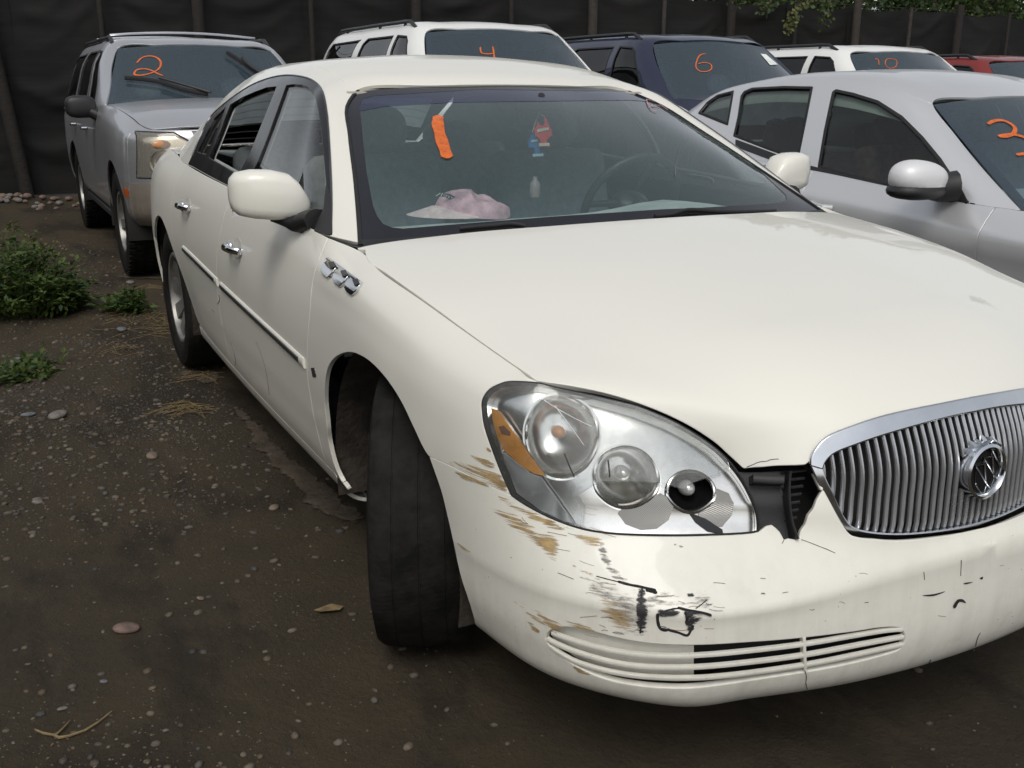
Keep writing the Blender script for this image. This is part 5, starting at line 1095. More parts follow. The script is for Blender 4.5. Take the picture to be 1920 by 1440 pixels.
def headlight(mir):
    my = -1 if mir else 1; mm = 'only' if mir else None
    cups = [(1050, 815, 72, 82, .25, .060), (1176, 897, 64, 62, 0.1, .075), (1303, 923, 47, 44, 0, .06)]
    loops = [cutpx(epx(*c[:5], n=12)) for c in cups]
    e = part('headlight', tmesh(trim(S, [lamp_loop] + loops, .018, inset=.004, flange=0, offset=-.030, mirror=mm)), M_LAMPCHROME, label=None if mir else 'right headlight, hazed lens broken off along the lower edge')
    link('lamp_housing', tmesh(trim(S, [inset_loop(lamp_loop, .002)], .03, inset=0, flange=0, offset=-.115, mirror=mm)), M_DARK, e)
    # rim wall between the lens edge and the reflector
    L = densify(inset_loop(lamp_loop, .0035), .012); P0 = S.ev(L); Nn = S.nrm(L); n = len(P0)
    V = [tuple(p) for p in np.concatenate([P0 - Nn * .001, P0 - Nn * .034]) * np.array([1, my, 1])]
    MB().add(V, [(i, (i + 1) % n, n + (i + 1) % n, n + i) for i in range(n)]).obj('lamp_rim', M_LAMPCHROME, e)
    ribbon(S, L, .0035, .0012, closed=True, mirror=mir, base=-.012).obj('lamp_gasket', M_RUBBER, e)
    for c, lp, dep in zip(cups, loops, (c[5] for c in cups)):
        P = S.ev(lp) - S.nrm(lp) * .030; C0 = P.mean(0); A = np.array([-.93, .30, -.05]); m = len(P); V = []; prof = [(1.10, .0), (1.0, .012), (.97, .3), (.86, .62), (.62, .88), (.30, 1.0), (.02, 1.0)]
        for s_, d in prof: V += [tuple((C0 + (p - C0) * s_ + A * d * dep) * np.array([1, my, 1])) for p in P]
        MB().add(V, [(i * m + k, i * m + (k + 1) % m, (i + 1) * m + (k + 1) % m, (i + 1) * m + k) for i in range(len(prof) - 1) for k in range(m)]).obj('reflector_cup', M_RIBBED2 if dep < .03 else (M_LAMPCHROME if c[0] < 1250 else M_GLOSSBLACK), e, angle=60)
        if dep > .03: bp = (C0 + A * dep * .45) * np.array([1, my, 1]); rb = .013 if c[0] < 1100 else .015
        if dep > .03: MB().ell(bp, (rb * 1.4, rb, rb), 14, 8).obj('bulb', M_AMBERB if c[0] < 1100 else M_LENSBALL, e)
        if dep > .03: MB().tube([Vector(p * np.array([1, my, 1])) for p in list(P) + [P[0], P[1]]], .0035, 6).obj('cup_ring', M_LAMPCHROME, e)
    pt = lambda *a, **k: pxpatch(S, *a, mirror=mm, **k)
    am = pt([(913, 764), (925, 770), (938, 786), (960, 815), (986, 852), (1018, 893), (998, 889), (975, 876), (936, 843), (924, 815), (917, 790)], -.012, M_AMBER, 'amber_reflector', e, sp=.012, flange=.01)
    pt([(929, 801), (938, 799), (952, 812), (951, 818), (935, 814)], -.0105, M_AMBERD, 'amber_patch', am, sp=.008, flange=.001)
    pt([(936, 849), (960, 868), (990, 890), (1008, 896), (1030, 925), (1052, 955), (1075, 983), (1050, 976), (1010, 958), (963, 926)], -.014, M_RIBBED, 'side_reflector', e, sp=.012, flange=.01)
    pt([(1243, 925), (1262, 940), (1268, 958), (1258, 978), (1235, 990), (1205, 992), (1175, 984), (1160, 968), (1166, 962), (1185, 961), (1205, 956), (1222, 945), (1234, 931)], -.0275, M_RIBBED2, 'lower_reflector', e, sp=.008, flange=.004)
    pt([(1352, 912), (1375, 922), (1384, 945), (1380, 970), (1362, 986), (1338, 985), (1318, 972), (1320, 966), (1334, 958), (1346, 944), (1351, 928)], -.0275, M_RIBBED2, 'lower_reflector', e, sp=.008, flange=.004)
    pt([(1300, 968), (1330, 976), (1362, 991), (1363, 997), (1335, 993), (1312, 981)], -.0265, M_GLOSSBLACK, 'lamp_slot', e, sp=.012, flange=.004)
    if mir: ll = lamp_loop
    else:
        brk = S.px(densify(np.array([(1090, 993), (1094, 960), (1078, 935), (1112, 912), (1130, 905), (1182, 905), (1240, 907), (1283, 920), (1297, 908), (1330, 896), (1372, 882)], float), 10, False))
        top = [i for i, p in enumerate(smooth_curve(lamp_top_px, 4)) if p[0] < 1372 and p[1] < 880]
        bot = [i for i, p in enumerate(smooth_curve(lamp_bot_px, 4)) if p[0] < 1088]
        ll = cat(lamp_bot[bot], brk, lamp_top[top][:-1], lamp_out[:-1])
    link('lens', tmesh(trim(S, [ll], .02, inset=.004, flange=.004, offset=.001, mirror=mm)), M_LENS, e)
    if not mir:
        for c_ in ([(1040, 760), (1070, 800), (1095, 835)], [(1020, 750), (1060, 775), (1110, 800)], [(1058, 850), (1066, 870), (1077, 895)], [(1140, 862), (1142, 880), (1143, 895)]):
            stroke(S, c_, 1.6 if c_[0][1] < 800 else 3, plain('lens_scratch', (.75, .76, .74), .5) if c_[0][1] < 800 else M_DARK, 'lens_crack', e)
M_AMBERB = plain('amber_bulb', (0.75, 0.36, 0.16), 0.15, var=.1); M_LENSBALL = plain('clear_bulb', (0.75, 0.74, 0.72), 0.08, .4, var=.1)
headlight(False); headlight(True)
# ---- lower intake
inpx = closed_curve(intake_px, 4)
lw = [p for p in inpx if p[0] <= 1303]; rw = [p for p in inpx if p[0] >= 1303]
def srt(ps, right):
    return ps
L1 = S.px(densify(np.array(sorted([p for p in lw if p[1] < 1200 + (p[0] - 1022) * .1], key=lambda p: p[0]) + [(1303, 1209), (1303, 1290)] + sorted([p for p in lw if p[1] >= 1200 + (p[0] - 1022) * .1], key=lambda p: -p[0])), 8))
for mir in (None, 'only'):
    link('intake_blank', tmesh(trim(S, [L1], .02, inset=-.003, flange=0, offset=-.022, mirror=mir)), M_WHITE, BUMP)
    link('intake_duct', tmesh(trim(S, [intake], .03, inset=-.003, flange=0, offset=-.05, mirror=mir)), M_BLACK, BUMP)
slats = [[(1034, 1187), (1060, 1197), (1113, 1213), (1180, 1226), (1247, 1231), (1303, 1230), (1380, 1224), (1513, 1208), (1613, 1191), (1663, 1183), (1692, 1181)],
         [(1025, 1199), (1048, 1211), (1080, 1224), (1147, 1243), (1213, 1252), (1303, 1252), (1380, 1246), (1513, 1229), (1613, 1210), (1695, 1195)],
         [(1031, 1213), (1050, 1227), (1080, 1243), (1147, 1262), (1213, 1271), (1303, 1273), (1380, 1267), (1513, 1248), (1613, 1228), (1692, 1210)]]
for sp_ in slats:
    uv = S.px(smooth_curve(sp_, 5))
    for my in (False, True): ribbon(S, uv, .0078, .001, base=-.007, mirror=my).obj('intake_slat', M_BUMPW, BUMP)
for my in (False, True): ribbon(S, S.px(densify(np.array([(1508, 1196), (1510, 1258)], float), 10, False)), .006, .001, base=-.012, mirror=my).obj('intake_divider', M_WHITE, BUMP)
# ---- scuffs, rubbed paint and cracks
M_TAN = scuffmat('tan_scuff', (0.42, 0.29, 0.13), (10, 10, 260), .62, soft=.14); M_TAN2 = scuffmat('tan_scuff_thin', (0.50, 0.36, 0.18), (8, 8, 300), .52, soft=.15)
M_BSC = scuffmat('black_scuff', (0.03, 0.027, 0.03), (40, 28, 110), .76, soft=.12); M_GSC = scuffmat('grey_scuff', (0.30, 0.28, 0.26), (30, 20, 180), .44, soft=.22); M_CRK = plain('crack_black', (.015, .014, .014), .8)
M_SCR = [plain('dark_scratch', (.10, .09, .085), .8), plain('brown_scratch', (.34, .26, .16), .8)]
def sc(poly, mat, off=.0009, name='scuff_mark', srf=None, par=None):
    srf = srf or S; fe = []; t = trim(srf, [srf.px(closed_curve(poly, 3))], .005, inset=0, flange=0, offset=off, feather=fe); me = tmesh(t)
    at_ = me.attributes.new('feather', 'FLOAT', 'POINT'); at_.data.foreach_set('value', fe[0].astype(float)); return link(name, me, mat, par or BUMP)
for p in ([(838, 864), (870, 866), (910, 874), (936, 885), (952, 905), (950, 922), (930, 915), (900, 900), (865, 883)], [(873, 851), (905, 857), (932, 873), (922, 879), (890, 864)], [(903, 832), (915, 838), (925, 850), (915, 846)]): sc(p, M_TAN, par=SED)
for p in ([(848, 882), (880, 890), (925, 913), (905, 912), (870, 900)], [(918, 955), (950, 954), (985, 975), (1010, 993), (1047, 1003), (1052, 1020), (1044, 1052), (1024, 1044), (1005, 1022), (985, 1010), (955, 985)],
          [(928, 924), (960, 938), (1000, 958), (1052, 985), (1060, 996), (1030, 990), (985, 968), (950, 950)], [(1000, 1138), (1030, 1158), (1062, 1178), (1042, 1188), (1018, 1168)], [(985, 1160), (1015, 1183), (1008, 1190)], [(1055, 1163), (1105, 1174), (1125, 1187), (1085, 1181)], [(1068, 1244), (1098, 1258), (1112, 1264), (1090, 1264)]): sc(p, M_TAN)
for p in ([(1052, 985), (1085, 995), (1120, 1002), (1135, 1018), (1115, 1030), (1080, 1010)], [(853, 1013), (890, 1040), (870, 1032)], [(1050, 1045), (1090, 1065), (1130, 1085), (1120, 1088), (1080, 1068)], [(945, 1110), (1000, 1150), (1035, 1175), (1020, 1175), (970, 1135)], [(1120, 1120), (1170, 1130), (1200, 1190), (1150, 1185)]): sc(p, M_TAN2)
for p in ([(1272, 1139), (1290, 1144), (1332, 1150), (1335, 1155), (1300, 1155), (1288, 1165), (1284, 1150)], [(1285, 1160), (1298, 1150), (1322, 1158), (1310, 1164), (1300, 1180), (1290, 1190)], [(1284, 1116), (1308, 1108), (1312, 1114), (1290, 1119)], [(1425, 1111), (1435, 1110), (1435, 1115), (1426, 1115)], [(1232, 1145), (1262, 1140), (1282, 1142), (1270, 1152), (1240, 1156)], [(1196, 1105), (1209, 1105), (1208, 1190), (1197, 1190)]): sc(p, M_BSC, .0014)
for c_, w_ in (([(1158, 1090), (1180, 1096), (1205, 1101), (1230, 1107)], 5), ([(1210, 1106), (1222, 1108), (1232, 1112)], 7), ([(1204, 1102), (1202, 1130), (1203, 1160), (1200, 1188)], 3), ([(1234, 1150), (1233, 1162), (1238, 1178), (1252, 1181)], 6), ([(1238, 1150), (1255, 1143), (1278, 1141)], 3), ([(1250, 1180), (1272, 1186), (1289, 1191), (1296, 1180), (1300, 1172)], 5), ([(1270, 1139), (1295, 1145), (1318, 1149), (1334, 1154)], 5), ([(1284, 1146), (1288, 1158), (1286, 1170)], 6), ([(1304, 1141), (1318, 1131), (1326, 1124)], 2), ([(1118, 1080), (1140, 1086), (1165, 1092)], 2)): stroke(S, c_, w_, M_CRK, 'scrape', BUMP)
for p in ([(1083, 1080), (1112, 1080), (1200, 1108), (1330, 1112), (1335, 1150), (1285, 1138), (1230, 1150), (1205, 1195), (1150, 1170), (1105, 1110)], [(1130, 1010), (1150, 1060), (1190, 1098), (1150, 1085), (1120, 1030)], [(1235, 1008), (1270, 1020), (1300, 1032), (1285, 1032)]): sc(p, M_GSC)
for p in ([(1728, 1116), (1752, 1113), (1772, 1108), (1750, 1117)], [(1786, 1138), (1794, 1124), (1804, 1123), (1810, 1130), (1798, 1128), (1790, 1140)], [(1806, 1093), (1824, 1091), (1808, 1095)], [(1836, 1084), (1842, 1081), (1841, 1086)]): sc(p, M_CRK, .0014)
for c_ in ([(1502, 1012), (1530, 1022), (1566, 1037)], [(1508, 1256), (1512, 1268), (1511, 1280), (1514, 1292)], [(1838, 1186), (1832, 1198), (1829, 1212)], [(1802, 1050), (1801, 1080)], [(1732, 1072), (1733, 1087)], [(1470, 1013), (1466, 1020)], [(1745, 1236), (1742, 1243)]): stroke(S, c_, 1.2, M_CRK, 'crack', BUMP)
stroke(H, [(1400, 876), (1412, 871), (1425, 866), (1437, 865), (1445, 862), (1460, 861)], 1.3, M_CRK, 'crack', HOOD)
for c_ in ([(410, 553), (412, 560), (408, 570)], [(398, 580), (402, 586)], [(480, 640), (495, 680), (505, 740)], [(432, 640), (440, 665), (442, 685)]): stroke(S, c_, 2.0 if c_[0][0] < 420 else 1.0, plain('door_scratch', (.13, .11, .10), .8), 'scratch', D1 if c_[0][0] > 420 else D2)

# fine scratches around the black scrape and beside the headlight
r_ = random.Random(21)
for k in range(46):
    if k < 26: a, b = r_.uniform(1085, 1340), r_.uniform(1085, 1190); dx, dy = r_.uniform(8, 34), r_.uniform(-3, 6)
    elif k < 38: a, b = r_.uniform(960, 1130), r_.uniform(960, 1080); dx, dy = r_.uniform(10, 40), r_.uniform(4, 16)
    else: a, b = r_.uniform(1380, 1880), r_.uniform(1060, 1200); dx, dy = r_.uniform(4, 16), r_.uniform(-4, 4)
    stroke(S, [(a, b), (a + dx * .5, b + dy * .5 + r_.uniform(-2, 2)), (a + dx, b + dy)], r_.choice((.6, .8, 1.1)), M_SCR[k % 2], 'scratch', BUMP, n=2)
# ---- rear window, boot lid, cabin
M_LINING = plain('cabin_lining', (0.75, 0.75, 0.72), 0.9, var=.1); M_SEAT = plain('grey_seat_cloth', (0.30, 0.32, 0.325), 0.85, var=.2, vscale=30, bump=.001, bscale=200)
M_DASH = plain('grey_dashboard', (0.55, 0.59, 0.58), 0.7, var=.15, bump=.0005, bscale=300); M_BEIGE = plain('beige_trim', (0.38, 0.36, 0.31), .8, var=.1)
bl_t = G.ev(np.stack([np.linspace(G.u[3], G.umax, 8), np.zeros(8)], 1)); bl_t = np.concatenate([bl_t, (bl_t * [1, -1, 1])[-2::-1]])
bl_b = np.array([(-3.47 - .06 * math.cos(t_ * math.pi / 2), -.60 * math.sin(-t_ * math.pi / 2) * -1, 1.035) for t_ in np.linspace(-1, 1, 15)]); bl_b[:, 1] = np.linspace(-.60, .60, 15)
n = len(bl_t); mb = MB().add([tuple(p) for p in np.concatenate([bl_t, bl_b])], [(i, i + 1, n + i + 1, n + i) for i in range(n - 1)])
RW = mb.obj('rear_window', M_SIDEGLASS, SED, smooth=True)
for k in range(1, 9):
    f = k / 9; q = bl_t * (1 - f) + bl_b * f - np.array([[.004, 0, .004]]); MB().tube([Vector(p) for p in q[1:-1]], .0008, 4).obj('defroster_line', M_BEIGE, RW)
v0 = S.ev(np.stack([np.linspace(0, S.u[4] + .25, 14), np.full(14, S.vmax)], 1))[::-1]
edge = np.array([bl_b[0] * (1 - t_) + np.array((-3.53, 0, 1.04)) * t_ for t_ in np.linspace(0, 1, 14)]) + [0, -.02, -.004]
V = []; 
for my in (1, -1): V += [tuple(p * [1, my, 1]) for p in v0] + [tuple(np.array(p) * [1, my, 1]) for p in edge]
F = [(i, i + 1, 15 + i, 14 + i) for i in range(13)]; F += [tuple(28 + j for j in f) for f in F]
MB().add(V, F).obj('boot_lid', M_WHITE, SED)
# headliner and pillar trim: greenhouse offset inwards with the windows left open
hl_in = cat(along_v(G, G.u[3], G.umax, .02, 14), along_v(G, G.umax, G.u[3], G.vmax - .03, 14))
link('headliner', tmesh(trim(G, [hl_in], .08, inset=0, flange=0, offset=-.025, mirror='both')), M_LINING, SED)
pil = cat(np.stack([np.full(30, .01), np.linspace(.02, G.vmax - .01, 30)], 1), along_v(G, .01, G.u[4], G.vmax - .01, 10)[1:], np.stack([np.full(30, G.u[4]), np.linspace(G.vmax - .01, .02, 30)], 1)[1:], along_v(G, G.u[4], .01, .02, 10)[1:-1])
for mir in (None, 'only'): link('pillar_trim', tmesh(trim(G, [pil, g_front, g_rear, g_quart], .05, inset=-.012, flange=0, offset=-.022, mirror=mir)), M_DOORCARD, SED)
# dashboard: rounded shelf under the windscreen
pf = [(-.22, .93), (-.34, .948), (-.52, .955), (-.66, .95), (-.74, .93), (-.80, .88), (-.82, .80), (-.80, .66), (-.72, .55)]
ys = np.linspace(-.74, .74, 17); V = []
for y in ys:
    sh = -.12 * (abs(y) / .74) ** 2
    for x, z in pf: V.append((x + sh * (1 if x > -.5 else .3), y, z - .012 * (abs(y) / .74) ** 2 + (.035 * math.exp(-((y - .37) / .2) ** 2) if -.82 < x < -.5 else 0)))
k_ = len(pf); F = [(i * k_ + j, i * k_ + j + 1, (i + 1) * k_ + j + 1, (i + 1) * k_ + j) for i in range(16) for j in range(k_ - 1)]
DASH = MB().add(V, F).obj('dashboard', M_DASH, SED)
def seat(y, x=-1.42, w=.25, bench=False):
    b = MB(); R = Matrix.Rotation(math.radians(-14), 3, 'Y')
    if not bench:
        b.box((x, y, .80), (.15, w * 2, .62), R, .06)
        o = b.obj('seat_back', M_SEAT, SED)
        MB().box((x + .30, y, .52), (.52, w * 2, .16), None, .05).obj('seat_cushion', M_SEAT, SED)
        MB().ell((x - .085, y, 1.19), (.06, .145, .095), 20, 12, R, 2.6).obj('headrest', M_SEAT, o)
        for s_ in (-.05, .05): MB().tube([(x - .05, y + s_, 1.06), (x - .078, y + s_, 1.14)], .006, 8).obj('headrest_post', M_CHROME, o)
    else:
        b.box((x, 0, .80), (.16, 1.34, .58), R, .07); o = b.obj('seat_back', M_SEAT, SED)
        MB().box((x + .3, 0, .50), (.52, 1.34, .16), None, .05).obj('seat_cushion', M_SEAT, SED)
        for yy in (-.40, .40): MB().ell((x - .10, yy, 1.11), (.055, .14, .075), 18, 10, R, 2.6).obj('headrest', M_SEAT, o)
seat(-.37); seat(.37); seat(0, -2.42, bench=True)
MB().box((-2.95, 0, 1.0), (.85, 1.2, .03)).obj('parcel_shelf', M_DASH, SED)
SWC = Vector((-.86, .37, .955)); SWM = Matrix.Translation(SWC) @ Matrix.Rotation(math.radians(-62), 4, 'Y')
sw = MB(); ring = [SWM @ Vector((.185 * math.cos(a), .185 * math.sin(a), 0)) for a in np.linspace(0, 2 * math.pi, 33)]; sw.tube(ring, .015, 10, caps=False)
SW = sw.obj('steering_wheel', M_BLACK, SED)
MB().ell(SWC, (.035, .07, .06), 16, 8, Matrix.Rotation(math.radians(-62), 3, 'Y')).obj('steering_hub', M_BLACK, SW)
for a in (0.15, math.pi - .15, math.pi * 1.5): MB().tube([SWM @ Vector((.05 * math.cos(a), .05 * math.sin(a), 0)), SWM @ Vector((.18 * math.cos(a), .18 * math.sin(a), 0))], .012, 8).obj('steering_spoke', M_BLACK, SW)
MB().tube([SWC, SWC + Vector((.22, 0, -.08))], .03, 10).obj('steering_column', M_BLACK, SW)
def in_cabin(px, py, x): return Vector(at(px, py, 'x', x))
rm = in_cabin(1010, 195, -1.0)
RMI = MB().box(rm, (.03, .19, .05), Matrix.Rotation(.12, 3, 'Z'), .012).obj('interior_mirror', M_BLACK, SED)
MB().tube([rm, rm + Vector((.03, -.005, .03))], .012, 8).obj('mirror_stalk', M_BLACK, RMI)
MB().box(rm + Vector((-.025, 0, 0)), (.006, .17, .038), Matrix.Rotation(.12, 3, 'Z')).obj('mirror_glass', M_CHROME, RMI)
for y in (-.4, .4): MB().box((-1.22, y, 1.335), (.20, .36, .02), Matrix.Rotation(math.radians(10), 3, 'Y'), .008).obj('sun_visor', M_BEIGE, SED)
# ---- things in the cabin
def flat_card(name, pxs, x, mat, label, parts=(), cat_='air freshener', group=None):
    P = [in_cabin(a, b, x) for a, b in pxs]; c = sum(P, Vector()) / len(P)
    r = empty(name, label, cat_, tuple(c), group=group)
    n_ = len(P); V = [tuple(p - c + Vector((d, 0, 0))) for d in (-.0012, .0012) for p in P]
    MB().add(V, [tuple(range(n_ - 1, -1, -1)), tuple(range(n_, 2 * n_))] + [(i, (i + 1) % n_, n_ + (i + 1) % n_, n_ + i) for i in range(n_)]).obj('tree_card', mat, r, smooth=False)
    for nm, q, m_ in parts:
        Q = [in_cabin(a, b, x + .003) - c for a, b in q]; MB().add([tuple(p) for p in Q], [tuple(range(len(Q)))]).obj(nm, m_, r, smooth=False)
    return r, c
M_REDC = plain('red_card', (0.75, 0.05, 0.04), .6); M_BLUEC = plain('blue_card', (0.02, 0.16, 0.42), .6); M_LBL = plain('printed_label', (.75, .68, .55), .6); M_LBL2 = plain('printed_label_blue', (.45, .62, .62), .6); M_INK = plain('ink', (.04, .04, .04), .7)
def s3(pts): return [(900 + x / 10.29, 170 + y / 10.29) for x, y in pts]
red_px = s3([(1240, 500), (1290, 560), (1330, 660), (1370, 740), (1395, 860), (1340, 890), (1290, 950), (1290, 1000), (1345, 1005), (1350, 1085), (1130, 1085), (1135, 1010), (1170, 1000), (1160, 950), (1110, 890), (1065, 880), (1045, 740), (1090, 690), (1110, 580), (1140, 640), (1200, 690), (1245, 640)])
fr1, c1 = flat_card('air_freshener', red_px, -.905, M_REDC, 'red tree-shaped card air freshener hanging from the interior mirror', [('card_label', s3([(1098, 745), (1320, 705), (1328, 755), (1105, 805)]), M_LBL), ('card_label', s3([(1140, 1015), (1335, 1003), (1340, 1062), (1145, 1072)]), M_LBL)], group='air fresheners on the mirror')
fr2, c2 = flat_card('air_freshener', s3([(1010, 800), (1060, 880), (1090, 940), (1150, 960), (1160, 1120), (1150, 1200), (1230, 1205), (1230, 1270), (1010, 1280), (1010, 1215), (1060, 1190), (1040, 1100), (940, 1090), (930, 980), (975, 900)]), -.915, M_BLUEC, 'blue tree-shaped card air freshener hanging behind the red one', [('card_label', s3([(1015, 1225), (1220, 1210), (1225, 1260), (1015, 1275)]), M_LBL2), ('card_label', s3([(985, 955), (1120, 935), (1130, 975), (990, 1000)]), M_LBL2)], group='air fresheners on the mirror')
for r_, c_, zt in ((fr1, c1, red_px[0]), (fr2, c2, (998, 248))):
    a_ = in_cabin(zt[0], zt[1], -.905) - c_; b_ = rm + Vector((0, 0, -.03)) - c_; MB().tube([a_, b_], .0012, 5).obj('string', plain('string', (.5, .5, .45), .8), r_)
# pink cap lying on the dashboard
hb = Vector(at(880, 404, 'z', .955))
CAP = empty('baseball_cap', 'faded pink baseball cap lying on the dashboard', 'cap', tuple(hb))
M_PINKC = plain('faded_pink_cloth', (0.78, 0.46, 0.54), .9, var=.35, vscale=25, bump=.001, bscale=200); M_PINKL = plain('faded_brim_cloth', (0.80, 0.60, 0.60), .9, var=.25, vscale=30)
ax_r = Vector((AX_S[0], AX_S[1], 0)).normalized(); ax_b = Vector((-AX_S[1], AX_S[0], 0)) # right in the picture, away from the viewer
ppm = 1.0 / (FOC / float((np.array(hb) - CAM_POS) @ AX_F))      # metres per pixel there
V = []; F = []; na, nr = 28, 8
for j in range(nr + 1):
    t_ = j / nr * math.pi / 2
    for i in range(na):
        a = 2 * math.pi * i / na; rr = math.cos(t_) ** .6
        hx = 72 * ppm * rr * math.cos(a) + 5 * ppm; hy = 62 * ppm * rr * math.sin(a)
        hz = 46 * ppm * math.sin(t_) ** .8 * (1 - .32 * max(0, math.cos(a)) * math.sin(t_ * .9 + .2)) * (1 - .22 * (hx > 10 * ppm) * abs(math.sin(a * 2 + 1))) + .004 * math.sin(3 * a + j)
        V.append(ax_r * hx + ax_b * hy + Vector((0, 0, hz)))
for j in range(nr):
    for i in range(na): F.append((j * na + i, j * na + (i + 1) % na, (j + 1) * na + (i + 1) % na, (j + 1) * na + i))
MB().add(V, F).obj('cap_crown', M_PINKC, CAP, angle=80)
V = []; 
for j in range(7):
    q = j / 6
    for i in range(11):
        a = math.pi * (.82 + .75 * i / 10)          # fan towards the viewer's left front
        r0 = 64 * ppm; r1 = (64 + 50 * math.sin(math.pi * (i + .8) / 11.6) ** .6) * ppm; rr = r0 + (r1 - r0) * q
        z_ = (10 + 9 * math.sin(math.pi * i / 10)) * ppm * (1 - q * .9) + 2 * ppm
        V.append(ax_r * (rr * 1.08 * math.cos(a)) + ax_b * (rr * .8 * math.sin(a)) + Vector((0, 0, z_)))
F = [(j * 11 + i, j * 11 + i + 1, (j + 1) * 11 + i + 1, (j + 1) * 11 + i) for j in range(6) for i in range(10)]
MB().add(V, F).obj('cap_brim', M_PINKL, CAP, angle=80)
cb = lambda px, py, d=.0: (Vector(at(px, py, 'x', hb.x + .035 + d)) - hb)
MB().add([tuple(cb(760 + x / 9.14, 340 + y / 9.14)) for x, y in ((500, 235), (640, 200), (760, 215), (850, 260), (900, 325), (870, 345), (760, 300), (640, 262), (520, 262))], [tuple(range(9))]).obj('cap_patch', M_INK, CAP, smooth=False)
for pts in ([(600, 205), (520, 255)], [(640, 200), (610, 255)], [(650, 235), (690, 225), (660, 270)], [(700, 240), (690, 280)], [(700, 245), (725, 240)], [(735, 250), (765, 262), (745, 285), (735, 262)], [(785, 270), (815, 285), (790, 300), (790, 272)], [(840, 285), (875, 335)], [(880, 300), (845, 325)]):
    MB().tube([cb(760 + x / 9.14, 340 + y / 9.14, .002) for x, y in pts], .0011, 5).obj('cap_lettering', plain('white_thread', (.75, .78, .75), .7), CAP)
bo = in_cabin(1003, 352, -.80); MB().lathe([(0, -.03), (.016, -.03), (.018, -.01), (.016, .015), (.008, .026), (.007, .036), (0, .037)], Matrix.Translation(bo), 20).obj('bottle', plain('pale_bottle', (.30, .25, .24), .35), None, label='small pale plastic bottle standing in the sedan cabin beside the steering wheel', cat='bottle')
# ================================================================== other vehicles: shared builder (vehicle coordinates, front axle at the origin)
M_TINT = glass('dark_tinted_glass', (0.05, 0.055, 0.06), 0.02, (.2, .2, .2)); M_WS2 = glass('vehicle_windshield', (0.60, 0.70, 0.74), 0.16, (0.22, 0.32, 0.40))  # blue-grey film on the windshields paints in the reflected sky
M_LAMP2 = None
def mirror_loop(m): return 'only' if m else None
def surfs(Sg, Hg, Gg, Wg):
    s = Surf(Sg, sub=4, sym_end=True); h = Surf([[Hg[i][j] for i in range(len(Hg))] for j in range(len(Hg[0]))], sub=4, sym_end=True)
    g = Surf([[Gg[i][j] for i in range(len(Gg))] for j in range(len(Gg[0]))], sub=6, sym_end=True); wg = Wg + [[(x, -y, z) for x, y, z in r] for r in Wg[-2::-1]]; w = Surf(wg, sub=6)
    if s.nrm(s.side([(-1.2, .6)]))[0][1] > 0: s.flip *= -1
    if h.nrm([[h.umax * .5, h.vmax * .5]])[0][2] < 0: h.flip *= -1
    if g.nrm([[.1, g.vmax * .5]])[0][1] > 0: g.flip *= -1
    if w.nrm([[w.umax * .5, w.vmax * .5]])[0][2] < 0: w.flip *= -1
    return s, h, g, w
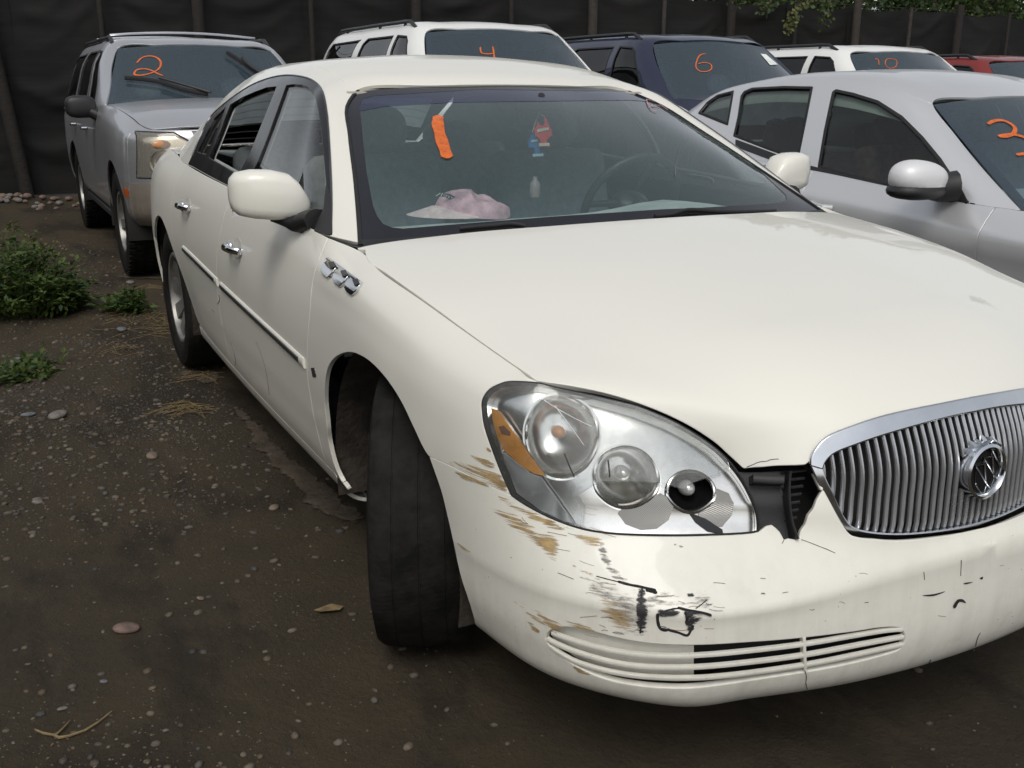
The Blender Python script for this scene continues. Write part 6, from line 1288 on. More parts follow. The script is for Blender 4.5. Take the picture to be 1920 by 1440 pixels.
def vehicle(root, SG, HG, GG, WG, paint, low_paint, wins, seams, arches, cut_z, wheel_r, rimr, track, wb, sill_z, glass_side, roof_row, win_frame=None, winmats=None, frame_mat=None, roof_mat=None, frit=True):
    s, h, g, w = surfs(SG, HG, GG, WG); P = {}
    def lp(pts): return s.side(pts)
    # lower body: one panel per stretch between the seams, wheel arches cut out
    acx = [(cx, ra) for cx, ra in arches]
    def bottom(x0, x1, n=24):        # sill with arch cut-outs, from x0 forwards to x1
        out = []
        xs = np.linspace(x0, x1, 60)
        for x in xs:
            z = sill_z
            for cx, ra in acx:
                if abs(x - cx) < ra: z = max(z, wheel_r * .98 + math.sqrt(ra * ra - (x - cx) ** 2))
            out.append((x, z))
        return s.side(out)
    names = ['rear_quarter', 'rear_door', 'front_door', 'fender']; xs = [seams[0]] + seams[1:]
    for mir in (0, 1):
        for i, nm in enumerate(names):
            x0, x1 = seams[i], seams[i + 1]
            ub, ua = s.side([(x1, cut_z)])[0][0], s.side([(x0, cut_z)])[0][0]
            L = cat(bottom(x0 + .001, x1 - .001), np.stack([np.full(10, ub), np.linspace(s.side([(x1, cut_z * .8)])[0][1], s.vmax, 10)], 1)[1:], along_v(s, ub, ua, s.vmax, 16)[1:], np.stack([np.full(10, ua), np.linspace(s.vmax, s.side([(x0, cut_z * .8)])[0][1], 10)], 1)[1:-1])
            P[nm, mir] = link(nm, tmesh(trim(s, [L], .06, inset=.003, mirror=mirror_loop(mir))), paint, root)
    uR, uF = s.side([(seams[0], cut_z)])[0][0], s.side([(seams[4], cut_z)])[0][0]
    rear = cat(along_v(s, 0, uR, 0, 20), along_u(s, uR, 0, s.vmax, 10)[1:], along_v(s, uR, 0, s.vmax, 20)[1:]); link('tailgate', tmesh(trim(s, [rear], .08, mirror='both')), paint, root)
    P['S'], P['H'], P['G'], P['W'], P['uF'] = s, h, g, w, uF
    hl_ = cat(along_v(h, 0, h.umax, 0, 20), along_v(h, h.umax, 0, h.vmax, 20), np.stack([np.zeros(30), np.linspace(h.vmax, 0, 30)], 1)[1:-1]); P['hood'] = link('hood', tmesh(trim(h, [hl_], .06, inset=.003, mirror='both')), paint, root)
    ue = g.u[roof_row]; rf = cat(along_v(g, ue, g.umax, 0, 12), along_v(g, g.umax, ue, g.vmax, 12), np.stack([np.full(30, ue), np.linspace(g.vmax, 0, 30)], 1)[1:-1]); link('roof', tmesh(trim(g, [rf], .08, inset=.003, mirror='both')), roof_mat or paint, root)
    sl_ = cat(np.stack([np.zeros(40), np.linspace(0, g.vmax, 40)], 1), np.stack([np.linspace(0, ue, 14), np.full(14, g.vmax)], 1)[1:], np.stack([np.full(40, ue), np.linspace(g.vmax, 0, 40)], 1)[1:], np.stack([np.linspace(ue, 0, 14), np.zeros(14)], 1)[1:-1])
    WL = [(g.px(densify(np.array(q, float), 6)) if k == 'px' else g.side(densify(np.array(q, float), .05))) for k, q in wins]
    for mir in (0, 1):
        link('side_frame', tmesh(trim(g, [sl_] + WL, .06, inset=.001, mirror=mirror_loop(mir))), frame_mat or paint, root)
        for i, L in enumerate(WL):
            o = link('side_window', tmesh(trim(g, [L], .10, inset=-.006, flange=0, offset=-.008, mirror=mirror_loop(mir))), (winmats or {}).get(i, glass_side), root)
            ribbon(g, inset_loop(densify(L, .02), .006), .016, .002, closed=True, mirror=bool(mir)).obj('window_seal', M_RUBBER, o)
    wl_ = cat(along_v(w, 0, w.umax, 0, 24), along_u(w, w.umax, 0, w.vmax, 12)[1:], along_v(w, w.umax, 0, w.vmax, 24)[1:], along_u(w, 0, w.vmax, 0, 12)[1:-1]); P['wind'] = link('windshield', tmesh(trim(w, [wl_], .08, inset=.004, flange=.004, offset=-.004)), M_WS2, root)
    link('windshield_border', tmesh(trim(w, [wl_, inset_loop(densify(wl_, .03), .055)], .05, inset=.004, flange=0, offset=-.009)), M_FRIT, P['wind'])
    link('inner_body', tmesh(trim(s, [cat(along_v(s, 0, s.umax, s.v[2], 30), along_v(s, s.umax, 0, s.vmax - .01, 30))], .15, inset=0, flange=0, offset=-.06, mirror='both')), M_DARK, root)
    link('headliner', tmesh(trim(g, [cat(along_v(g, g.u[roof_row - 1], g.umax, .03, 10), along_v(g, g.umax, g.u[roof_row - 1], g.vmax - .03, 10))], .15, inset=0, flange=0, offset=-.03, mirror='both')), M_LINING, root)
    x0 = seams[0]; zf = sill_z + .08
    MB().box(((x0 + seams[4]) / 2, 0, zf), (seams[4] - x0, track * 2 - .3, .06)).obj('floor_pan', M_DARK, root)
    for sy in (-1, 1):
        wheel(root, 0, sy * track, wheel_r, .24, side=sy, rimr=rimr, spokes=6, blocks=wheel_r > .36); wheel(root, -wb, sy * track, wheel_r, .24, side=sy, rimr=rimr, spokes=6, blocks=wheel_r > .36)
        for cx, ra in acx:
            A = np.radians(np.linspace(-10, 190, 20)); zc = wheel_r * .98; mb = MB(); n_ = 20; yo = abs(s.ev(s.side([(cx, zc + ra + .05)]))[0][1]) - .02
            V = [(cx + (ra + .01) * math.cos(a), sy * y, zc + (ra + .01) * math.sin(a)) for y in (yo, yo - .38) for a in A]; mb.add(V, [(i, i + 1, n_ + i + 1, n_ + i) for i in range(n_ - 1)] + [tuple(range(n_, 2 * n_))]); mb.obj('wheel_well', M_DARK, root)
    return P
def seats(root, xs, zs, hw, mat, row=2):
    R = Matrix.Rotation(math.radians(-12), 3, 'Y')
    for x in xs[:row]:
        for y in (-hw, hw):
            o = MB().box((x, y, zs - .30), (.15, .48, .62), R, .06).obj('seat', mat, root); MB().ell((x - .09, y, zs + .11), (.055, .13, .09), 14, 8, R, 2.6).obj('headrest', mat, o)
def paint_strokes(surf, par, strokes, wpx, label):
    for s_ in strokes: stroke(surf, s_, wpx, M_ORANGE, 'painted_number', par, label=label)
# ---- tall wagons (the second row)
def suv_tables(fx=1.0, fy=1.0, fz=1.0, hood_drop=0.0):
    Z = [.36, .42, .56, .75, .90, 1.02, 1.10]
    def stt(x, ys, zs=Z): xs = x if hasattr(x, '__len__') else [x] * 7; return [(a * fx, b * fy, c * fz) for a, b, c in zip(xs, ys, zs)]
    YS = [-.83, -.875, -.90, -.912, -.912, -.903, -.885]
    SG = [stt(-3.90, [0] * 7), stt(-3.87, [-.5] * 7), stt(-3.76, [-.74, -.78, -.80, -.805, -.805, -.80, -.79]), stt(-3.58, [-.80, -.85, -.88, -.89, -.89, -.885, -.87]), stt(-2.89, YS), stt(-2.2, YS), stt(-1.5, YS), stt(-.95, YS, Z[:6] + [1.105]),
          stt(-.62, YS[:6] + [-.865], Z[:6] + [1.12]), stt(-.3, [-.83, -.875, -.90, -.912, -.91, -.89, -.82], Z[:5] + [1.03, 1.115]), stt(0, [-.83, -.88, -.905, -.915, -.91, -.88, -.80], Z[:4] + [.90, 1.02, 1.09]), stt(.35, [-.82, -.87, -.895, -.90, -.89, -.86, -.775], [.38, .44, .57, .74, .88, .985, 1.045]),
          stt([.52, .55, .57, .57, .565, .55, .53], [-.80, -.845, -.865, -.865, -.855, -.83, -.75], [.40, .46, .57, .72, .86, .955, 1.005]), stt([.65, .69, .71, .71, .70, .685, .66], [-.70, -.745, -.76, -.76, -.755, -.74, -.71], [.40, .46, .57, .72, .85, .94, .985]),
          stt([.74, .78, .80, .80, .79, .775, .75], [-.50, -.53, -.54, -.54, -.54, -.53, -.52], [.40, .46, .57, .72, .85, .94, .985]), stt([.79, .83, .85, .85, .84, .825, .80], [-.26] * 7, [.40, .46, .57, .72, .85, .945, .99]), stt([.80, .84, .865, .865, .855, .84, .815], [0] * 7, [.40, .46, .57, .72, .85, .95, .995])]
    sc_ = lambda q: tuple(np.array(q) * (fx, fy, fz))
    HG = [[sc_(p) for p in r] for r in ([(-.58, -.835, 1.122), (-.55, -.6, 1.15), (-.50, -.3, 1.17), (-.49, 0, 1.175)], [(-.25, -.818, 1.113), (-.2, -.6, 1.142), (-.2, -.3, 1.16), (-.2, 0, 1.165)], [(.05, -.795, 1.085), (.08, -.58, 1.118), (.1, -.3, 1.135), (.1, 0, 1.14)], [(.35, -.772, 1.047), (.38, -.56, 1.078), (.4, -.29, 1.096), (.4, 0, 1.10)], [(.53, -.748, 1.008), (.58, -.54, 1.035), (.62, -.28, 1.05), (.63, 0, 1.055)], [(.66, -.705, .988), (.72, -.5, 1.005), (.775, -.26, 1.012), (.79, 0, 1.016)])]
    GG = [[sc_(p) for p in r] for r in ([(-3.84, -.78, 1.10), (-3.81, -.755, 1.32), (-3.75, -.70, 1.52), (-3.71, -.62, 1.63), (-3.69, -.3, 1.67), (-3.69, 0, 1.68)], [(-3.66, -.865, 1.10), (-3.63, -.81, 1.32), (-3.58, -.735, 1.53), (-3.55, -.65, 1.65), (-3.5, -.3, 1.69), (-3.5, 0, 1.70)], [(-2.7, -.885, 1.10), (-2.7, -.83, 1.32), (-2.7, -.755, 1.54), (-2.7, -.655, 1.672), (-2.7, -.3, 1.712), (-2.7, 0, 1.722)], [(-1.85, -.886, 1.10), (-1.85, -.83, 1.32), (-1.85, -.755, 1.54), (-1.85, -.655, 1.675), (-1.85, -.3, 1.716), (-1.85, 0, 1.726)],
          [(-1.2, -.886, 1.102), (-1.32, -.828, 1.32), (-1.45, -.75, 1.53), (-1.52, -.65, 1.658), (-1.5, -.3, 1.698), (-1.5, 0, 1.707)], [(-.82, -.884, 1.11), (-1.02, -.815, 1.31), (-1.22, -.73, 1.505), (-1.34, -.64, 1.625), (-1.30, -.3, 1.663), (-1.28, 0, 1.672)], [(-.62, -.84, 1.118), (-.86, -.765, 1.30), (-1.10, -.69, 1.48), (-1.25, -.61, 1.598), (-1.20, -.3, 1.632), (-1.18, 0, 1.64)])]
    WG = [[sc_(p) for p in r] for r in ([(-.615, -.83, 1.112), (-.97, -.73, 1.38), (-1.25, -.615, 1.60)], [(-.55, -.6, 1.135), (-.90, -.52, 1.40), (-1.22, -.42, 1.618)], [(-.50, -.3, 1.152), (-.865, -.26, 1.415), (-1.20, -.21, 1.632)], [(-.49, 0, 1.158), (-.855, 0, 1.42), (-1.185, 0, 1.638)])]
    def lift(p):
        x, y, z = p; k = min(1, max(0, (x / fx + 1.15) / .5)) * min(1, max(0, (1.52 - z / fz) / .3)) * min(1, max(0, (z / fz - .66) / .24))
        hd = min(1, max(0, (z / fz - 1.3) / .25)) * min(1, max(0, (x / fx + 1.75) / .4)) * min(1, max(0, (-x / fx - .8) / .3))
        return (x, y * (1 + .025 * hd), z + .065 * k * fz + .022 * hd * fz)
    return tuple([[lift(p) for p in r] for r in T_] for T_ in (SG, HG, GG, WG))
def suv(name, label, loc, rz, paint, low, fx, fy, fz, wins, rails, number=None, nlabel=None, lampmat=None, wpx=6, roof_mat=None, mirror_mat=None, glass_side=None, crossbars=False, rackmat=None):
    global PX_INV
    root = empty(name, label, 'vehicle', loc, rz, None); root['category'] = 'wagon'
    Mw = Matrix.Translation(loc) @ Matrix.Rotation(rz, 4, 'Z'); PX_INV = Mw.inverted()
    T = suv_tables(fx, fy, fz); wins = [(k, [(x * fx, z * fz) for x, z in q]) if k == 'xz' else (k, q) for k, q in wins]
    P = vehicle(root, *T, paint, low, wins, [-3.62 * fx, -2.62 * fx, -1.68 * fx, -.66 * fx, .56 * fx], [(0, .445), (-2.89 * fx, .445)], .8 * fz, .375, .22, .775 * fy, 2.89 * fx, .40 * fz, glass_side or M_TINT, 3, roof_mat=roof_mat)
    s, g, w = P['S'], P['G'], P['W']
    # nose: bumper, headlights, grille
    zb = .70 * fz; vb = s.front([(0, zb)])[0][1]; uF = s.side([(.50 * fx, .6)])[0][0]; vh = s.vmax
    fb = cat(along_v(s, uF, s.umax, 0, 20), along_v(s, s.umax, uF, vb, 20)); link('front_bumper', tmesh(trim(s, [fb], .05, mirror='both')), low, root)
    lamp = s.front(densify(np.array([(-.83, .735), (-.50, .735), (-.45, .78), (-.46, .90), (-.50, .985), (-.58, 1.035), (-.80, 1.04)]) * (fy, fz), .03)); lamp[:, 0] = np.maximum(lamp[:, 0], s.side([(.53 * fx, .85)])[0][0])
    grl = s.front(densify(np.array([(-.43, .74), (.0, .74), (.0, 1.045), (-.47, 1.04), (-.42, .90)]) * (fy, fz), .03)); grl[grl[:, 0] > s.umax - .01, 0] = s.umax
    nose = cat(along_v(s, uF, s.umax, vb, 24), along_v(s, s.umax, uF, s.vmax, 24)); link('nose_panel', tmesh(trim(s, [nose, np.clip(lamp, 0, [s.umax - .001, s.vmax - .002])], .05, inset=.002), trim(s, [nose, np.clip(lamp, 0, [s.umax - .001, s.vmax - .002])], .05, inset=.002, mirror='only')), paint, root)
    for mir in (0, 1):
        o = link('headlight', tmesh(trim(s, [lamp], .04, inset=.003, flange=.02, offset=-.03, mirror=mirror_loop(mir))), M_LAMPCHROME, root)
        link('lens', tmesh(trim(s, [lamp], .04, inset=.002, flange=.012, offset=.001, mirror=mirror_loop(mir))), lampmat, o); ribbon(s, inset_loop(densify(lamp, .03), .002), .010, .003, closed=True, mirror=bool(mir), base=-.01).obj('lamp_gasket', M_RUBBER, o)
        lc = s.ev(np.array([lamp.mean(0)]))[0]; cm = Matrix.Translation((lc[0] - .028, lc[1] * (-1 if mir else 1), lc[2] - .05)) @ Matrix.Rotation(math.radians(90), 4, 'Y')
        MB().lathe([(.085, .012), (.08, .0), (.05, -.03), (0, -.04)], cm, 24).obj('reflector_cup', M_LAMPCHROME, o); MB().ell((lc[0] - .02, lc[1] * (-1 if mir else 1), lc[2] + .07), (.015, .06, .03), 14, 8).obj('indicator_bulb', M_AMBERB, o)
        side = s.side(densify(np.array([(.43, .60), (.545, .60), (.545, .655), (.43, .655)]) * (fx, fz), .03)); link('side_marker', tmesh(trim(s, [side], .03, inset=0, flange=.002, offset=.003, mirror=mirror_loop(mir))), M_SMARK, root)
        ms = -1 if not mir else 1; mb = MB().ell((-.80 * fx, ms * 1.00 * fy, 1.17 * fz), (.065, .115, .085), 18, 12, None, 3.0); o = mb.obj('side_mirror', mirror_mat or paint, root); MB().tube([(-.78 * fx, ms * .93 * fy, 1.13 * fz), (-.76 * fx, ms * .875 * fy, 1.10 * fz)], .045, 10).obj('mirror_arm', M_BLACK, o)
        for hx in (-1.50, -2.45):
            hp = s.ev(s.side([(hx * fx, .98 * fz)]))[0]; y_ = hp[1] * (-1 if mir else 1); sg = 1 if mir else -1; MB().tube([(hx * fx - .06, y_, .98 * fz), (hx * fx - .045, y_ + sg * .035, .98 * fz), (hx * fx + .05, y_ + sg * .035, .98 * fz), (hx * fx + .065, y_, .98 * fz)], .013, 8).obj('handle', M_CHROME, root)
        rk = link('running_board', MB().box((-1.45 * fx, ms * .80 * fy, .36 * fz), (1.75 * fx, .16, .05), None, .015).mesh(True), M_BLACK, root)
    link('grille', tmesh(trim(s, [grl], .04, inset=0, flange=.004, offset=.004, mirror='both')), M_GLOSSBLACK, root)
    for k in range(7):
        y = .06 + .056 * k
        for my in (-1, 1):
            pp = s.ev(s.front([(-y * fy, z * fz) for z in np.linspace(.75, 1.03, 6)])) + [.008, 0, 0]; MB().tube([Vector((p[0], p[1] * -my, p[2])) for p in pp], .007, 6).obj('grille_bar', M_CHROME, root)
    # roof rails
    if rails:
        rm_ = rackmat or M_BLACK
        for my in (1, -1):
            q = g.ev(np.stack([np.full(14, g.u[3] - .02), np.linspace(g.v[0] + .25, g.v[-1] - .22, 14)], 1)) + [0, .03, .052]; q[0, 2] -= .045; q[-1, 2] -= .045; MB().tube([Vector((p[0], p[1] * my, p[2])) for p in q], .017, 8).obj('roof_rail', rm_, root)
            for k in (2, 7, 11): MB().tube([Vector((q[k][0], q[k][1] * my, q[k][2])), Vector((q[k][0], q[k][1] * my, q[k][2] - .06))], .014, 8).obj('rail_foot', M_BLACK, root)
        if crossbars:
            for xk in (-1.75, -2.7):
                zt = g.ev(g.top([(xk * fx, 0)]))[0][2]; MB().tube([(xk * fx, y, zt + .045 - .03 * (abs(y) / .6) ** 2) for y in np.linspace(-.62, .62, 9)], .016, 8, flat=.6).obj('crossbar', M_CHROME, root)
    seats(root, [-1.5 * fx, -2.4 * fx], 1.20 * fz, .38, M_SEAT); MB().box((-.80 * fx, 0, 1.07 * fz), (.5, 1.45, .12), None, .04).obj('dashboard', M_DASH, root)
    sw_ = MB().tube([(-1.02 * fx + .06 * math.cos(a), .38 + .18 * math.sin(a), 1.13 * fz + .16 * math.cos(a)) for a in np.linspace(0, 6.2832, 25)], .014, 8, caps=False).obj('steering_wheel', M_BLACK, root)
    # tail window closes the back
    uu = g.ev(np.stack([np.linspace(0, g.umax, 10), np.zeros(10)], 1)); V = [tuple(p) for p in uu] + [(p[0], -p[1], p[2]) for p in uu[::-1]]; MB().add(V, [tuple(range(len(V)))]).obj('tail_window', M_TINT, root, smooth=False)
    if number: paint_strokes(w, P['wind'], number, wpx, nlabel)
    PX_INV = None; return root, P
M_YLENS = glass('yellowed_lens', (.90, .85, .74), .20, (.82, .77, .66)); M_CLENS = glass('clear_lens', (.85, .88, .88), .12); M_SMARK = plain('amber_marker', (.45, .09, .01), .3)
M_SILVER = carpaint('silver_paint', (.56, .565, .58), metal=.72, rough=.32, coat=.5, dirt_amt=.8, dirt=(.16, .13, .10), ground=.9); M_TANLOW = carpaint('tan_lower_paint', (.42, .37, .31), metal=.6, rough=.36, coat=.4, dirt_amt=.9, dirt=(.13, .105, .08), ground=.9)
M_WHITE2 = carpaint('white_wagon_paint', (.80, .80, .77), rough=.35, coat=.4); M_NAVY = carpaint('navy_paint', (.008, .014, .045), metal=.2, rough=.3, coat=.8); M_RED = carpaint('red_paint', (.20, .014, .010), metal=.1, rough=.35, coat=.6); M_NAVYROOF = M_NAVY
std = [('xz', [(-.98, 1.14), (-1.34, 1.555), (-1.42, 1.598), (-1.64, 1.612), (-1.64, 1.14)]), ('xz', [(-1.74, 1.14), (-1.74, 1.612), (-2.40, 1.610), (-2.48, 1.57), (-2.60, 1.14)]), ('xz', [(-2.76, 1.14), (-2.65, 1.57), (-2.58, 1.605), (-3.40, 1.59), (-3.50, 1.54), (-3.58, 1.14)])]
# silver wagon, number 2
V2, P2 = suv('silver_wagon', 'silver two-tone wagon with orange number 2 and raised wipers, behind the sedan on the left', (-5.80, .085, 0), math.radians(.3), M_SILVER, M_TANLOW, 1.0, 1.0, 1.0, std, True, lampmat=M_YLENS, mirror_mat=M_BLACK, crossbars=True,
    number=[[(257, 118), (265, 109), (277, 105), (292, 107), (301, 115), (300, 126), (290, 134), (276, 139), (260, 141), (252, 139), (255, 132), (270, 129), (284, 132), (296, 138), (306, 142)]], nlabel='orange hand-painted digit two on the glass', wpx=9)
PX_INV = (Matrix.Translation((-5.80, .085, 0)) @ Matrix.Rotation(math.radians(.3), 4, 'Z')).inverted(); Wv = P2['W']
for pts in ([(236, 152), (270, 155), (300, 160), (345, 174), (390, 183)], [(424, 104), (438, 112), (452, 122), (468, 134), (490, 150)]):
    uv = Wv.px(smooth_curve(pts, 4)); Q = Wv.ev(uv) + Wv.nrm(uv) * .03; MB().tube([Vector(q) for q in Q], .011, 8, flat=1.5).obj('wiper_blade', M_RUBBER, P2['wind'])
    uv = Wv.px(smooth_curve([(pts[2][0], pts[2][1] - 2), (pts[3][0] - 10, pts[3][1] - 6), (pts[4][0] + 5, pts[4][1] + 3)], 4)); Q = Wv.ev(uv) + Wv.nrm(uv) * .06; MB().tube([Vector(q) for q in Q], .012, 8).obj('wiper_arm', M_BLACK, P2['wind'])
PX_INV = None
suv('white_wagon', 'white wagon with orange number 4 and black roof rails, behind the sedan roof', (-4.72, 2.34, 0), 0, M_WHITE2, M_WHITE2, 1.0, 1.0, 1.085, std, True, lampmat=M_CLENS, number=[[(901, 88), (903, 99), (912, 101), (925, 100)], [(924, 87), (926, 100), (928, 115)]], nlabel='orange hand-painted digit four on the glass', wpx=8)
V6, P6 = suv('navy_wagon', 'dark navy wagon with orange number 6 on its windshield', (-4.45, 4.40, 0), 0, M_NAVY, M_NAVY, 1.0, 1.0, 1.05, std, True, lampmat=M_CLENS, number=[[(1323, 101), (1312, 104), (1306, 116), (1305, 126), (1312, 133), (1324, 134), (1334, 129), (1333, 121), (1322, 117), (1309, 120)]], nlabel='orange hand-painted digit six on the glass', wpx=6.5)
PX_INV = Matrix.Translation((-4.45, 4.40, 0)).inverted(); pxpatch(P6['W'], [(1426, 101), (1436, 102), (1458, 121), (1444, 122)], .002, plain('paper', (.75, .78, .74), .8), 'paper_sticker', P6['wind'], sp=.05, flange=.001); PX_INV = None
suv('pale_wagon', 'white wagon with orange number 10, behind the silver sedan roof', (-4.42, 6.72, 0), 0, M_WHITE2, M_WHITE2, 1.0, 1.0, 1.02, std[:2] + [('xz', [(-2.76, 1.14), (-2.66, 1.55), (-2.60, 1.59), (-3.1, 1.57), (-3.45, 1.14)])], True, lampmat=M_CLENS, number=[[(1641, 112), (1645, 110), (1648, 122)], [(1672, 110), (1662, 112), (1660, 121), (1668, 128), (1680, 124), (1681, 114), (1672, 110)]], nlabel='orange hand-painted number ten on the glass', wpx=4.5)
suv('red_wagon', 'dark red wagon at the far right end of the row', (-4.6, 8.95, 0), 0, M_RED, M_RED, 1.0, 1.0, .985, std, True, lampmat=M_CLENS)
# ---- silver compact sedan
CX, CY = -.20, 2.775
Cb = [.19, .22, .32, .48, .64]
def cst(x, ys, zs): xs = x if hasattr(x, '__len__') else [x] * 8; return list(zip(xs, ys, zs))
def cside(x, belt, yb=-.805, crease=None, yc=-.866): c = crease or belt - .105; return cst(x, [-.76, -.80, -.83, -.848, -.860, yc, yc + .014, yb], Cb + [c, c + .022, belt])
CS = [cst([-3.42, -3.45, -3.48, -3.5, -3.5, -3.48, -3.46, -3.40], [0] * 8, [.24, .27, .36, .5, .66, .82, .88, 1.0]), cst([-3.38, -3.41, -3.44, -3.46, -3.46, -3.44, -3.42, -3.36], [-.42] * 8, [.24, .27, .36, .5, .66, .82, .88, 1.0]), cst(-3.2, [-.62, -.66, -.69, -.705, -.71, -.705, -.69, -.62], [.22, .25, .35, .5, .66, .83, .89, 1.0]), cside(-2.95, .995, -.73, .885, -.80), cside(-2.62, .995, -.78, .885, -.845), cside(-2.1, .985, -.80, .875), cside(-1.5, .962, -.806, .853), cside(-.95, .922, -.808, .82), cside(-.5, .888, -.80, .79), cside(-.3, .882, -.77, .785), cside(0, .862, -.735, .765), cside(.3, .815, -.70, .725, -.845),
      cst([.48, .50, .52, .53, .525, .515, .51, .49], [-.74, -.77, -.785, -.79, -.785, -.775, -.765, -.66], [.2, .23, .33, .48, .60, .69, .715, .77]), cst([.66, .69, .71, .72, .70, .68, .67, .63], [-.52, -.55, -.56, -.56, -.55, -.54, -.53, -.48], [.2, .23, .33, .48, .58, .65, .67, .72]), cst([.74, .77, .79, .80, .78, .76, .75, .70], [-.25] * 8, [.2, .23, .33, .48, .57, .63, .65, .70]), cst([.76, .79, .81, .82, .80, .78, .77, .72], [0] * 8, [.2, .23, .33, .48, .57, .63, .65, .70])]
CH = [[(-.30, -.77, .884), (-.26, -.5, .905), (-.22, -.25, .918), (-.21, 0, .922)], [(0, -.733, .864), (.02, -.5, .888), (.04, -.25, .90), (.05, 0, .905)], [(.3, -.698, .817), (.32, -.48, .838), (.34, -.25, .85), (.35, 0, .853)], [(.49, -.658, .772), (.51, -.44, .79), (.54, -.23, .797), (.55, 0, .80)], [(.63, -.478, .722), (.66, -.36, .725), (.69, -.22, .71), (.72, 0, .705)]]
CG = [[(-3.05, -.63, 1.0), (-2.95, -.625, 1.09), (-2.83, -.60, 1.18), (-2.75, -.53, 1.245), (-2.72, -.27, 1.285), (-2.71, 0, 1.295)], [(-2.78, -.745, .997), (-2.72, -.70, 1.10), (-2.66, -.655, 1.205), (-2.6, -.565, 1.30), (-2.58, -.28, 1.345), (-2.58, 0, 1.355)], [(-2.4, -.785, .99), (-2.36, -.735, 1.12), (-2.3, -.675, 1.26), (-2.25, -.575, 1.362), (-2.2, -.28, 1.403), (-2.2, 0, 1.412)], [(-1.9, -.803, .978), (-1.9, -.75, 1.13), (-1.87, -.68, 1.29), (-1.83, -.58, 1.395), (-1.8, -.28, 1.432), (-1.8, 0, 1.44)], [(-1.35, -.807, .952), (-1.38, -.752, 1.11), (-1.42, -.675, 1.27), (-1.43, -.575, 1.382), (-1.4, -.28, 1.42), (-1.4, 0, 1.428)], [(-.85, -.807, .915), (-.98, -.742, 1.07), (-1.1, -.66, 1.22), (-1.20, -.57, 1.338), (-1.16, -.28, 1.368), (-1.15, 0, 1.375)], [(-.50, -.798, .888), (-.70, -.725, 1.03), (-.92, -.64, 1.18), (-1.10, -.56, 1.305), (-1.05, -.28, 1.333), (-1.03, 0, 1.34)], [(-.33, -.755, .882), (-.58, -.675, 1.01), (-.82, -.60, 1.15), (-1.02, -.535, 1.278), (-.97, -.27, 1.31), (-.95, 0, 1.316)]]
CW = [[(-.32, -.75, .876), (-.68, -.64, 1.08), (-1.02, -.53, 1.28)], [(-.27, -.5, .892), (-.62, -.43, 1.105), (-.99, -.36, 1.30)], [(-.23, -.25, .902), (-.59, -.215, 1.118), (-.965, -.18, 1.311)], [(-.22, 0, .905), (-.58, 0, 1.122), (-.955, 0, 1.315)]]
CP = empty('silver_sedan', 'silver compact sedan parked alongside, at the right behind the white hood', 'car', (CX, CY, 0))
PX_INV = Matrix.Translation((CX, CY, 0)).inverted()
M_SILV3 = carpaint('lit_silver_cap', (.74, .74, .75), metal=.15, rough=.45, coat=.2)  # paler than the body paint: bright light on the mirror cap painted in
M_SILV2 = carpaint('silver_compact_paint', (.72, .725, .735), metal=.58, rough=.36, coat=.45, dirt_amt=.3)
cw = [('px', [(1533, 314), (1545, 245), (1561, 172), (1567, 168), (1600, 175), (1645, 189), (1690, 218), (1730, 258), (1765, 300), (1795, 345), (1808, 380), (1812, 393), (1700, 362), (1620, 338)]), ('px', [(1383, 220), (1389, 180), (1394, 172), (1410, 165), (1470, 162), (1524, 163), (1513, 220), (1497, 300), (1440, 280), (1375, 255)]), ('px', [(1309, 212), (1325, 192), (1345, 178), (1376, 170), (1372, 195), (1365, 235), (1340, 225)])]
M_CGLASS = glass('compact_side_glass', (.50, .58, .55), .015)
PC = vehicle(CP, CS, CH, CG, CW, M_SILV2, M_SILV2, cw, [-2.70, -2.38, -1.46, -.42, .47], [(0, .365), (-2.62, .365)], .7, .31, .20, .735, 2.62, .225, M_CGLASS, 3)
sC, gC, wC = PC['S'], PC['G'], PC['W']
uF = sC.side([(.46, .5)])[0][0]; link('front_bumper', tmesh(trim(sC, [cat(along_v(sC, uF, sC.umax, 0, 20), along_v(sC, sC.umax, uF, sC.vmax, 20))], .05, mirror='both')), M_SILV2, CP)
cl_ = sC.front(densify(np.array([(-.70, .58), (-.50, .565), (-.42, .585), (-.43, .63), (-.52, .665), (-.68, .69)]), .03))
for mir in (0, 1):
    o = link('headlight', tmesh(trim(sC, [cl_], .03, inset=0, flange=.003, offset=.002, mirror=mirror_loop(mir))), M_LAMPCHROME, CP); link('lens', tmesh(trim(sC, [cl_], .03, inset=-.002, flange=.006, offset=.010, mirror=mirror_loop(mir))), M_CLENS, o)
cg_ = sC.front(densify(np.array([(-.36, .36), (0, .36), (0, .46), (-.34, .46)]), .03)); cg_[cg_[:, 0] > sC.umax - .01, 0] = sC.umax; link('grille', tmesh(trim(sC, [cg_], .04, inset=0, flange=.003, offset=.004, mirror='both')), M_GLOSSBLACK, CP)
bs = gC.px(densify(np.array([(1380, 262), (1500, 306), (1560, 322), (1660, 347), (1760, 375), (1815, 396), (1812, 404), (1655, 360), (1498, 319), (1380, 275)], float), 8))
for mir in (0, 1): link('belt_moulding', tmesh(trim(gC, [bs], .03, inset=0, flange=.004, offset=.004, mirror=mirror_loop(mir))), M_BLACK, CP)
pil_px = [(1562, 165), (1535, 165), (1505, 310), (1535, 318)]
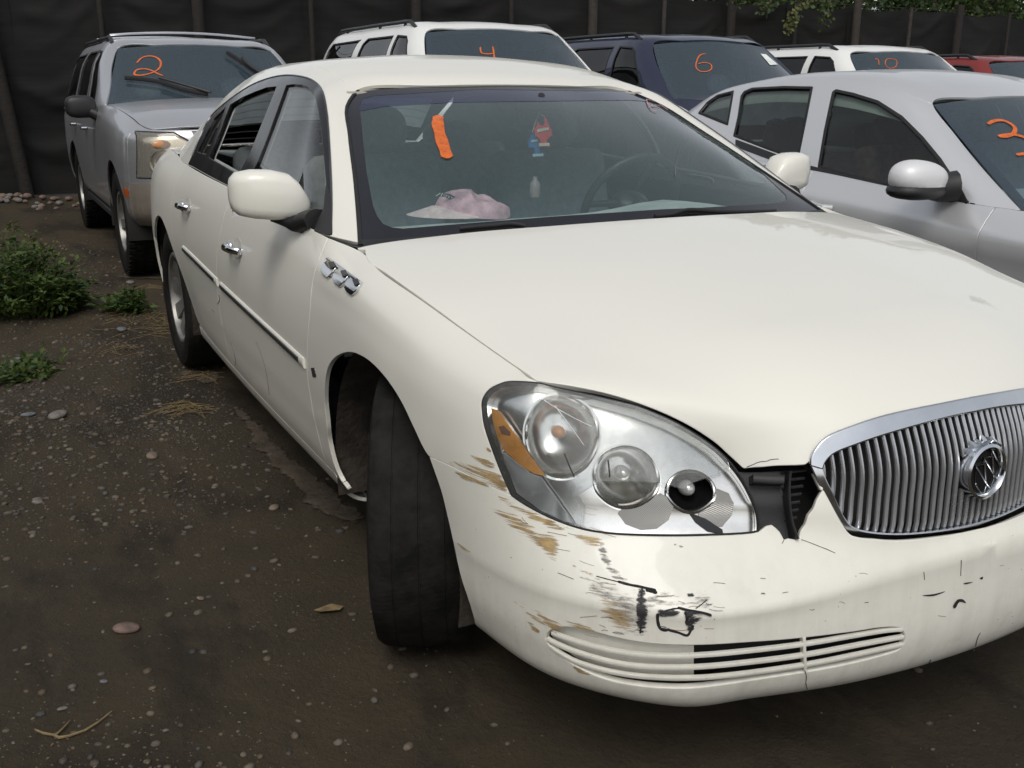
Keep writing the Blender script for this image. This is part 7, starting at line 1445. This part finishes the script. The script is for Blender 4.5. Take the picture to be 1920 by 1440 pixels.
# mirror: silver shell over a black foot
def cmir(my):
    c = Vector(at(1722, 336, 'y', CY - .965)) - Vector((CX, CY, 0)); c.y *= my
    o = MB().ell(c, (.090, .140, .078), 26, 16, Matrix.Rotation(math.radians(-8), 3, 'X'), 2.3).obj('side_mirror', M_SILV3, CP)
    MB().ell(c + Vector((.0, 0, -.045)), (.093, .143, .040), 20, 10, None, 2.4).obj('mirror_foot', M_BLACK, o)
    MB().tube([c + Vector((-.0, -.01 * -my, -.02)), c + Vector((.03, .10 * my, -.035)), c + Vector((.06, .16 * my, -.03))], [.05, .055, .06], 10, flat=1.1).obj('mirror_arm', M_BLACK, o)
cmir(1); cmir(-1)
for mir in (0, 1): pxpatch(gC, [(1768, 352), (1786, 330), (1798, 345), (1815, 378), (1824, 396), (1790, 394), (1764, 385)], .006, M_BLACK, 'mirror_sail', CP, sp=.03, flange=.006, mirror=mirror_loop(mir))
hp = sC.ev(sC.px([(1540, 385)]))[0]
for my in (1, -1):
    for dx in (0, -.98): MB().tube([(hp[0] + dx - .07, hp[1] * my, hp[2]), (hp[0] + dx - .05, hp[1] * my - .035 * my, hp[2]), (hp[0] + dx + .05, hp[1] * my - .035 * my, hp[2] - .005), (hp[0] + dx + .07, hp[1] * my, hp[2] - .008)], .014, 8, flat=1.2).obj('handle', M_SILV2, CP)
paint_strokes(wC, PC['wind'], [[(1853, 233), (1866, 226), (1885, 227), (1903, 240), (1900, 250), (1885, 256), (1874, 255), (1900, 252), (1930, 262)], [(1905, 290), (1930, 287)]], 12, 'orange hand-painted digit two on the glass')
M_COVER = plain('patterned_seat_cover', (.10, .06, .05), .9, var=.9, vscale=14); R12 = Matrix.Rotation(math.radians(-12), 3, 'Y')
for i, y in enumerate((-.34, .34)):
    o = MB().box((-1.33, y, .78), (.15, .48, .60), R12, .06).obj('seat', M_COVER if i == 0 else M_SEAT, CP, label='seat with a floral patterned cover' if i == 0 else None); MB().ell((-1.42, y, 1.14), (.055, .13, .085), 16, 10, R12, 2.6).obj('headrest', M_COVER if i == 0 else M_SEAT, o)
for y in (-.34, .34): MB().ell((-2.22, y, 1.06), (.06, .13, .085), 16, 10, R12, 2.8).obj('headrest', M_BLACK, CP)
MB().box((-2.12, 0, .72), (.16, 1.25, .52), R12, .06).obj('rear_seat', M_SEAT, CP); MB().box((-2.62, 0, .96), (.7, 1.15, .03)).obj('parcel_shelf', M_DASH, CP); MB().box((-.48, 0, .86), (.45, 1.3, .12), None, .04).obj('dashboard', M_DASH, CP)
MB().tube([(-.78 + .05 * math.cos(a), .34 + .17 * math.sin(a), .93 + .15 * math.cos(a)) for a in np.linspace(0, 6.2832, 25)], .014, 8, caps=False).obj('steering_wheel', M_BLACK, CP)
uu = gC.ev(np.stack([np.linspace(gC.u[2], gC.umax, 8), np.zeros(8)], 1)); bb = np.array([(-3.07, y, 1.0) for y in np.linspace(-.6, 0, 8)]); V = [tuple(p) for p in uu] + [tuple(p) for p in bb] + [(p[0], -p[1], p[2]) for p in uu] + [(p[0], -p[1], p[2]) for p in bb]
MB().add(V, [(k * 16 + i, k * 16 + i + 1, k * 16 + 9 + i, k * 16 + 8 + i) for k in (0, 1) for i in range(7)]).obj('rear_window', M_CGLASS, CP)
q = sC.ev(np.stack([np.linspace(0, sC.u[4], 10), np.full(10, sC.vmax)], 1))[::-1]; e2 = np.array([(-3.06, y, .998) for y in np.linspace(-.63, 0, 10)]); V = [tuple(p) for p in q] + [tuple(p) for p in e2] + [(p[0], -p[1], p[2]) for p in q] + [(p[0], -p[1], p[2]) for p in e2]
MB().add(V, [(k * 20 + i, k * 20 + i + 1, k * 20 + 11 + i, k * 20 + 10 + i) for k in (0, 1) for i in range(9)]).obj('boot_lid', M_SILV2, CP)
pb = Vector(at(1478, 237, 'y', CY + .10)); MB().tube([pb + Vector((0, d, .01 * math.sin(d * 30))) for d in np.linspace(-.16, .16, 9)], [.03, .05, .055, .05, .055, .05, .055, .05, .03], 10).obj('bundled_towel', plain('colourful_cloth', (.10, .30, .42), .9, var=.9, vscale=16), None, label='rolled colourful cloth on the rear shelf of the silver sedan', cat='cloth')
PX_INV = None
